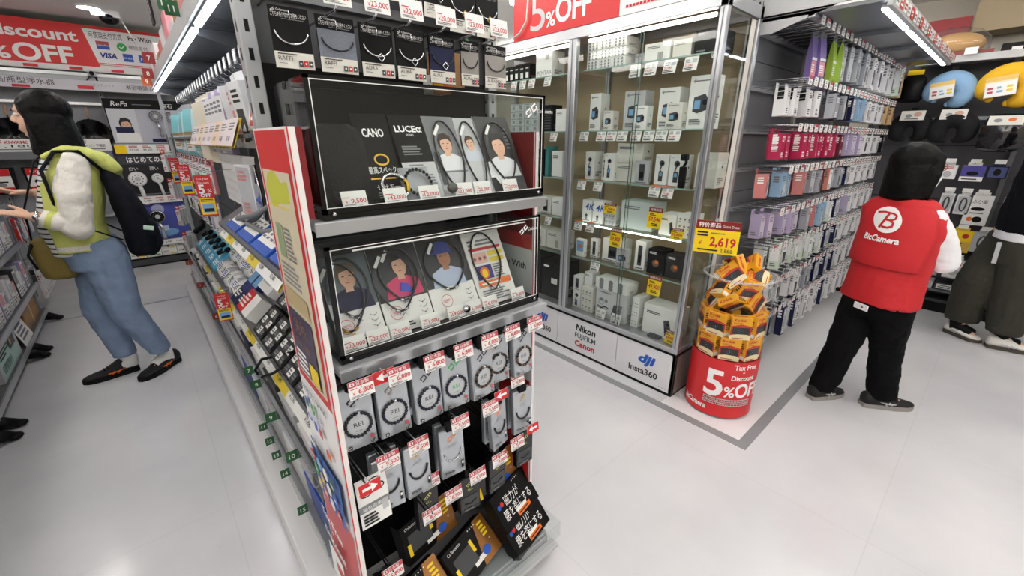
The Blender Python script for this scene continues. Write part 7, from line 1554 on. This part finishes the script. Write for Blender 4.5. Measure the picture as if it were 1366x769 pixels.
blk_shoe = mat('shoe_black', (20, 20, 22), .7, bump=.3, nscale=200)
shoe(WO, (-.255, 3.505), (-.525, 3.483), blk_shoe, black, orange, .047); shoe(WO, (-.05, 3.48), (-.255, 3.285), blk_shoe, black, orange, .047)
b = MB(); b.tube([Vector((-.425, 3.234, 1.07)) + Vector((.018 * math.sin(a) * .3, .03 * math.cos(a), .03 * math.sin(a))) for a in [2 * PI * k / 16 for k in range(16)]], .006, chrome, 8, True); b.ball((-.425, 3.204, 1.075), (.015, .008, .015), chrome); wpart('wrist_watch', b, WO)
# backpack and shoulder bag
BP = thing('backpack', 'navy black backpack on the back of the woman in the lime jacket', 'backpack', (-.06, 3.44, .77))
navyk = mat('backpack_navy', (15, 17, 27), .8, spec=.2, bump=.25, nscale=90)
b = MB(); b.rings([[Vector((cx_ + dx * math.cos(2 * PI * k / 24), 3.435 + wy * math.copysign(abs(math.sin(2 * PI * k / 24)) ** .7, math.sin(2 * PI * k / 24)), z)) for k in range(24)] for z, cx_, dx, wy in ((.775, -.055, .05, .10), (.80, -.05, .075, .14), (.90, -.045, .082, .16), (1.02, -.06, .075, .16), (1.15, -.085, .062, .15), (1.25, -.112, .045, .12), (1.295, -.125, .022, .07))], skin)
ob = sculpt('bag_body', b, BP, [navyk], .009, 4, .02, .09)
b = MB(); b.rings([[Vector((cx_ + dx * math.cos(2 * PI * k / 18), 3.435 + .11 * math.copysign(abs(math.sin(2 * PI * k / 18)) ** .7, math.sin(2 * PI * k / 18)), z)) for k in range(18)] for z, cx_, dx in ((.81, .015, .012), (.84, .02, .028), (.95, .015, .026), (1.0, .005, .012))], navyk); wpart('front_pocket', b, BP)
b = MB(); b.box((-.024, -.004, -.012), (.024, .004, .012), mat('tag_mint', (196, 224, 208), .5), .002, TR(-.005, 3.275, .955, R(-10), 0, R(12))); wpart('side_tag', b, BP)
for y, y2 in ((3.29, 3.25), (3.59, 3.63)):
    b = MB(); b.tube([(-.13, y + .03, 1.29), (-.20, y, 1.40 - .01), (-.29, y, 1.39), (-.355, y2 + .01, 1.30), (-.35, y2 - .015 * (1 if y < 3.4 else -1), 1.13), (-.24, y2 - .02 * (1 if y < 3.4 else -1), .98), (-.13, y2 + .03 * (1 if y < 3.4 else -1), .90)], [.02, .024, .024, .022, .016, .011, .01], navyk, 10, flat=.4); wpart('shoulder_strap', b, BP)
SB2 = thing('shoulder_bag', 'olive green shoulder bag at the hip of the woman in jeans', 'bag', (-.47, 3.46, .69))
olive = mat('bag_olive', (122, 106, 46), .7, bump=.3, nscale=120)
b = MB(); b.rings([[Vector((cx_ + dx * math.copysign(abs(math.cos(2 * PI * k / 24)) ** .6, math.cos(2 * PI * k / 24)), 3.40 + wy * math.copysign(abs(math.sin(2 * PI * k / 24)) ** .8, math.sin(2 * PI * k / 24)), z)) for k in range(24)] for z, cx_, dx, wy in ((.70, -.425, .05, .03), (.72, -.43, .072, .05), (.80, -.44, .074, .055), (.88, -.455, .066, .05), (.93, -.46, .045, .032), (.94, -.46, .02, .015))], skin); sculpt('pouch', b, SB2, [olive], .008, 3, .012, .06)
b = MB(); b.tube([(-.50, 3.40, .92), (-.48, 3.38, 1.1), (-.38, 3.36, 1.34), (-.30, 3.37, 1.415), (-.2, 3.44, 1.40), (-.16, 3.56, 1.2), (-.3, 3.62, .95), (-.42, 3.44, .92)], .009, black, 8, flat=.5); wpart('strap', b, SB2)
b = MB(); b.box((-.51, 3.365, .885), (-.475, 3.385, .91), black, .003); b.tube([(-.51, 3.35, .78), (-.525, 3.35, .86), (-.50, 3.36, .92)], .006, black, 8); wpart('buckle', b, SB2)

# ---------------- shop assistant seen from behind
ST = thing('person', 'shop assistant from behind with black bob, red lettered vest and black trousers', 'person', (2.87, .29, 0))
F = Vector((.86, -.51, 0)).normalized(); S = Vector((-F.y, F.x, 0)); hF = Vector((.72, -.69, 0)).normalized(); hc = Vector((2.93, .305, 1.318))
hipc = Vector((2.87, .29, .64)); shc = Vector((2.905, .305, 1.11)); shl = shc + S * .155; shr = shc - S * .155
b = MB(); head(b, hc, hF, .98); limb(b, [shc + Z_ * .03, hc - Z_ * .09 - hF * .01], [.052, .046])
torso(b, [(hipc, .085, .14), (hipc + Z_ * .14, .08, .125), (hipc + Z_ * .28 + F * .01, .085, .135), (shc - Z_ * .02, .07, .135), (shc + Z_ * .045, .045, .08)], F, S)
elr = Vector((2.90, .095, .885)); wrr = elr + F * .11 + S * .13 + Z_ * .03; ell_ = shl + S * .02 - Z_ * .20 + F * .03; wrl = ell_ + F * .19 - S * .05 + Z_ * .02
limb(b, [shr + S * .03 - Z_ * .03, elr, wrr], [.034, .036, .024]); limb(b, [shl - S * .03 - Z_ * .03, ell_, wrl], [.034, .036, .024]); hand(b, wrr, F + S * 1.2, Z_ * .3 - S, Z_, 50); hand(b, wrl, F - S * .4, Z_ * .3 + S, Z_, 50)
LA = Vector((2.775, .415, .085)); RA = Vector((2.925, .175, .085)); LK = Vector((2.815, .375, .36)); RK = Vector((2.935, .205, .365))
for h_, k_, a_ in ((hipc + S * .07, LK, LA), (hipc - S * .07, RK, RA)): limb(b, [h_, k_, a_], [.08, .055, .038])
limb(b, [LA, LA + Vector((.10, -.05, -.05))], [.03, .018]); limb(b, [RA, RA + Vector((.075, -.085, -.05))], [.03, .018])
sculpt('body', b, ST, [skin], .006, 3); eyes(ST, hc, hF, .98)
hS = Vector((-hF.y, hF.x, 0)); b = MB(); ell(b, hc - hF * .024 + Z_ * .033, (.104, .094, .09), hF); torso(b, [(hc - hF * .03 - Z_ * .165, .05, .09), (hc - hF * .03 - Z_ * .145, .078, .108), (hc - hF * .032 - Z_ * .07, .082, .105), (hc - hF * .026 + Z_ * .01, .09, .098)], hF, hS)
for sd in (-1, 1): limb(b, [hc + hS * sd * .07 + hF * .035 + Z_ * .05, hc + hS * sd * .084 + hF * .02 - Z_ * .03, hc + hS * sd * .086 + hF * .004 - Z_ * .13], [.022, .026, .022])
sculpt('hair', b, ST, [hairm], .006, 3, .005, .02)
b = MB(); b.rings([[hc + hF * (r_ * math.cos(R(a)) - .0) + hS * (r_ * .84 * math.sin(R(a))) + Z_ * z for a in range(-75, 76, 10)] for z, r_ in ((-.025, .101), (-.05, .108), (-.085, .098), (-.105, .08))], mat('mask_white', (236, 238, 240), .8), caps=False); wpart('face_mask', b, ST)
b = MB()
for sd in (-1, 1): b.tube([hc + hF * .096 + hS * sd * .045 + Z_ * .01, hc + hF * .05 + hS * sd * .084 + Z_ * .012, hc - hF * .02 + hS * sd * .084 + Z_ * .008], .0022, pinkr, 6); b.tube([hc + hF * .097 + hS * sd * (.032 + .02 * math.cos(a)) + Z_ * (.005 + .016 * math.sin(a)) for a in [2 * PI * k / 14 for k in range(14)]], .0018, pinkr, 6, True)
wpart('glasses', b, ST)
vestm = mat('vest_red', (196, 30, 38), .7, bump=.2, nscale=60); shirtm = mat('shirt_white', (236, 236, 240), .8, bump=.2, nscale=90); trk = mat('trousers_black', (9, 9, 11), .9, spec=.15, bump=.2, nscale=80)
vs = [(hipc - Z_ * .005, .135, .182), (hipc + Z_ * .12, .125, .17), (hipc + Z_ * .27 + F * .005, .12, .172), (hipc + Z_ * .38 + F * .015, .112, .186), (shc + Z_ * .0, .098, .196), (shc + Z_ * .042, .078, .155), (shc + Z_ * .075, .058, .072)]
b = MB(); torso(b, vs, F, S); vest = sculpt('vest', b, ST, [vestm], .008, 3, .022, .12, cut=lambda c: c.z < .635 or c.z > 1.175, thick=.005)
b = MB(); b.rings([[c + F * (a * 1.05 * math.cos(R(t))) + S * (w_ * 1.045 * math.sin(R(t))) for t in range(100, 262, 9)] for c, a, w_ in ((hipc + Z_ * .20, .136, .184), (hipc + Z_ * .205, .139, .187), (hipc + Z_ * .27 + F * .005, .133, .188), (hipc + Z_ * .38 + F * .015, .123, .192), (shc + Z_ * .0, .107, .188), (shc + Z_ * .03, .092, .155))], vestm, caps=False)
b.v = [tuple(v) for v in b.v]; cape = wpart('back_flap', b, ST)
# emblem and lettering follow the curve of the back
def vest_pt(u, z, off=.003):
    """u: metres to the right as seen from behind, z: height"""
    secs = [(.845, .139, .187), (.91, .133, .188), (1.02, .123, .192), (1.11, .107, .188), (1.14, .092, .155)]; cc = [hipc + Z_ * .205, hipc + Z_ * .27 + F * .005, hipc + Z_ * .38 + F * .015, shc, shc + Z_ * .03]
    i = 0
    while i < 3 and z > secs[i + 1][0]: i += 1
    t = max(-.3, min(1.2, (z - secs[i][0]) / (secs[i + 1][0] - secs[i][0])));  c = cc[i].lerp(cc[i + 1], t) if t >= 0 else cc[0]; a = secs[i][1] + (secs[i + 1][1] - secs[i][1]) * t; w_ = secs[i][2] + (secs[i + 1][2] - secs[i][2]) * t
    sn = max(-.97, min(.97, u / (w_ * 1.045))); p = c + F * (-(a * 1.05 + off) * math.sqrt(1 - sn * sn)) - S * u; return Vector((p.x, p.y, z))
def vest_print(b, tris, m, off): b.add([vest_pt(x, y, off) for x, y in tris[0]], tris[1], m)
b = MB(); n = 48
LU, LZ = .018, 1.072
vest_print(b, ([(LU, LZ)] + [(LU + .066 * math.cos(2 * PI * k / n), LZ + .062 * math.sin(2 * PI * k / n)) for k in range(n)] + [(LU + .033 * math.cos(2 * PI * k / n), LZ + .031 * math.sin(2 * PI * k / n)) for k in range(n)], [(0, n + 1 + k, n + 1 + (k + 1) % n) for k in range(n)] + [(n + 1 + k, 1 + k, 1 + (k + 1) % n, n + 1 + (k + 1) % n) for k in range(n)]), txw, .005)
def vline(b, pts, w, m, off):
    P_ = []
    for i in range(len(pts) - 1):
        for k in range(5): t = k / 5; P_.append((pts[i][0] + (pts[i + 1][0] - pts[i][0]) * t, pts[i][1] + (pts[i + 1][1] - pts[i][1]) * t))
    P_.append(pts[-1]); V = []
    for i, p in enumerate(P_):
        a = P_[max(i - 1, 0)]; c = P_[min(i + 1, len(P_) - 1)]; d = Vector((c[0] - a[0], c[1] - a[1])).normalized(); V += [vest_pt(LU + p[0] - d.y * w / 2, LZ + p[1] + d.x * w / 2, off), vest_pt(LU + p[0] + d.y * w / 2, LZ + p[1] - d.x * w / 2, off)]
    b.add(V, [(2 * i, 2 * i + 1, 2 * i + 3, 2 * i + 2) for i in range(len(P_) - 1)], m)
vline(b, [(-.045, .03), (-.01, .036), (.03, .032), (.045, .024)], .009, vestm, .0065); vline(b, [(.012, .03), (-.008, -.005), (-.03, -.042)], .011, vestm, .0066)
vline(b, [(.045, .024), (.04, .008), (.022, .0), (.0, .0)], .009, vestm, .0067); vline(b, [(.018, .0), (.034, -.01), (.03, -.028), (.01, -.036), (-.018, -.034)], .010, vestm, .0068)
tv, tf, ta, tb = fine_text('BicCamera', .035, .12); sc_ = .168 / (tb - ta); vest_print(b, ([((x - ta) * sc_ - .084 + .012, .966 + y * .028) for x, y in tv], tf), txw, .0062)
wpart('emblem', b, cape)
for pts in ([shr - Z_ * .022 + S * .012, shr.lerp(elr, .5) - F * .005, elr, elr.lerp(wrr, .55)], [shl - Z_ * .022 - S * .012, shl.lerp(ell_, .5), ell_, ell_.lerp(wrl, .55)]):
    b = MB(); limb(b, pts, [.052, .057, .056, .045]); e = pts[-1]; d_ = (pts[-1] - pts[-2]).normalized(); sculpt('shirt_sleeve', b, ST, [shirtm], .007, 3, .018, .045, cut=lambda c: (Vector(c) - e).dot(d_) > .005, thick=.004)
b = MB(); torso(b, [(hipc + Z_ * .06, .112, .155), (hipc, .122, .165), (hipc - Z_ * .08, .118, .155)], F, S)
limb(b, [hipc + S * .075 - Z_ * .03, LK, LA + Vector((.012, -.008, .0))], [.098, .075, .066]); limb(b, [hipc - S * .075 - Z_ * .03, RK, RA + Vector((.012, -.012, .0))], [.098, .075, .068])
sculpt('trousers', b, ST, [trk], .008, 3, .018, .06, cut=lambda c: c.z < .066 or c.z > .73, thick=.004)
for a_, d_ in ((LA, (.08, -.04, -.035)), (RA, (.06, -.07, -.035))): b = MB(); b.tube([a_ + Vector(d_), a_ - Z_ * .02, a_ + Z_ * .05], [.03, .046, .046], black, 12); wpart('sock', b, ST)
b = MB(); b.box((-.038, -.016, -.003), (.038, .016, .003), shirtm, .002, FR(hipc - F * .146 - S * .035 - Z_ * .018, -S, Z_)); b.ball(hipc - F * .15 - S * .045 - Z_ * .018, .004, txt, 8, 6); wpart('waist_badge', b, ST)
nbs = mat('shoe_soot', (26, 26, 28), .75, bump=.3, nscale=150); sol = mat('sole_grey', (150, 146, 142), .6)
shoe(ST, (2.72, .442), (2.93, .335), nbs, sol, lgrey, .043, .08); shoe(ST, (2.875, .228), (3.055, .03), nbs, sol, lgrey, .043, .08)

# ---------------- man in the dark jumper
MA = thing('person', 'man in dark jumper, wide olive brown trousers and white trainers', 'person', (4.56, -.2, 0))
F = Vector((.30, -.95, 0)).normalized(); S = Vector((-F.y, F.x, 0)); hipc = Vector((4.58, -.20, .84)); shc = Vector((4.56, -.19, 1.40)); hc = Vector((4.57, -.24, 1.62))
b = MB(); head(b, hc, F, 1.05); limb(b, [shc + Z_ * .03, hc - Z_ * .1], [.06, .055]); torso(b, [(hipc, .10, .16), (hipc + Z_ * .2, .10, .15), (hipc + Z_ * .4, .11, .17), (shc - Z_ * .03, .09, .19), (shc + Z_ * .05, .06, .1)], F, S)
A1 = (4.60, -.035, .09); A2 = (4.52, -.265, .09)
shl, shr = shc + S * .19, shc - S * .19
ar = [shr, shr - Z_ * .28 + F * .02 - S * .04, shr - Z_ * .34 + F * .24 + S * .02]; al = [shl, shl - Z_ * .28 + F * .02 + S * .04, shl - Z_ * .34 + F * .24 - S * .02]
limb(b, ar, [.052, .042, .028]); limb(b, al, [.052, .042, .028]); hand(b, ar[2], F + Z_ * .2, -S, Z_, 45); hand(b, al[2], F + Z_ * .2, S, Z_, 45)
for h_, k_, a_ in ((hipc + S * .07 + Vector((0, .06, 0)), (4.59, -.06, .45), A1), (hipc - S * .07, (4.53, -.24, .45), A2)): limb(b, [h_, k_, a_], [.09, .06, .042])
for a_, d_ in ((A1, (-.06, -.10, -.05)), (A2, (.03, -.12, -.05))): limb(b, [a_, Vector(a_) + Vector(d_)], [.032, .018])
sculpt('body', b, MA, [skin], .007, 3); eyes(MA, hc, F, 1.05)
b = MB(); ell(b, hc - F * .02 + Z_ * .04, (.105, .088, .085), F); ell(b, hc - F * .045 - Z_ * .01, (.07, .086, .085), F); sculpt('hair', b, MA, [hairm], .007, 3, .01, .02)
jm = mat('jumper_midnight', (13, 15, 22), .9, spec=.15, bump=.3, nscale=140); tm = mat('trousers_olive', (52, 50, 42), .85, bump=.25, nscale=80, noise=.1)
b = MB(); torso(b, [(hipc + Z_ * .0, .155, .215), (hipc + Z_ * .10, .165, .225), (hipc + Z_ * .3, .15, .215), (hipc + Z_ * .46, .14, .22), (shc + Z_ * .0, .115, .215), (shc + Z_ * .05, .085, .13), (shc + Z_ * .085, .07, .08)], F, S)
limb(b, [shr, ar[1], ar[1].lerp(ar[2], .9)], [.08, .072, .05]); limb(b, [shl, al[1], al[1].lerp(al[2], .9)], [.08, .072, .05])
sculpt('jumper', b, MA, [jm], .009, 3, .018, .1, cut=lambda c: c.z < .825 or c.z > 1.47, thick=.005)
b = MB(); torso(b, [(hipc - Z_ * .05, .158, .212), (hipc + Z_ * .03, .15, .205)], F, S); sculpt('shirt_hem', b, MA, [shirtm], .009, 2, .008, .06, cut=lambda c: c.z < .785, thick=.003)
b = MB(); torso(b, [(hipc - Z_ * .01, .14, .195), (hipc - Z_ * .10, .155, .21), (hipc - Z_ * .22, .14, .19)], F, S)
limb(b, [hipc + S * .09 - Z_ * .08 + Vector((0, .03, 0)), (4.595, -.055, .45), (4.60, -.045, .165)], [.135, .125, .10]); limb(b, [hipc - S * .07 - Z_ * .08, (4.525, -.25, .45), (4.515, -.265, .165)], [.135, .125, .10])
sculpt('trousers', b, MA, [tm], .009, 3, .02, .09, cut=lambda c: c.z < .125 or c.z > .83, thick=.004)
b = MB(); b.box((-.012, -.075, -.003), (.012, .075, .003), lgrey, .001, FR(Vector((4.435, -.085, .70)), (.25, -.97, 0), (0.05, .06, 1))); wpart('pocket_trim', b, MA)
for a_ in (A1, A2): b = MB(); b.tube([(a_[0] + (-.05 if a_ == A1 else .025), a_[1] - .09, .055), (a_[0], a_[1], .07), (a_[0], a_[1], .17)], [.034, .052, .056], black, 12); wpart('sock', b, MA)
wsh = mat('trainer_white', (232, 230, 224), .6, bump=.15, nscale=90)
shoe(MA, (4.635, .02), (4.52, -.175), wsh, mat('sole_gum', (74, 66, 56), .6), lgrey, .047, .09, lace=white); shoe(MA, (4.49, -.205), (4.57, -.455), wsh, mat('sole_gum', (0, 0, 0)), lgrey, .047, .09, lace=white)
for o in bpy.data.objects:
    if 'placed' in o: del o['placed']
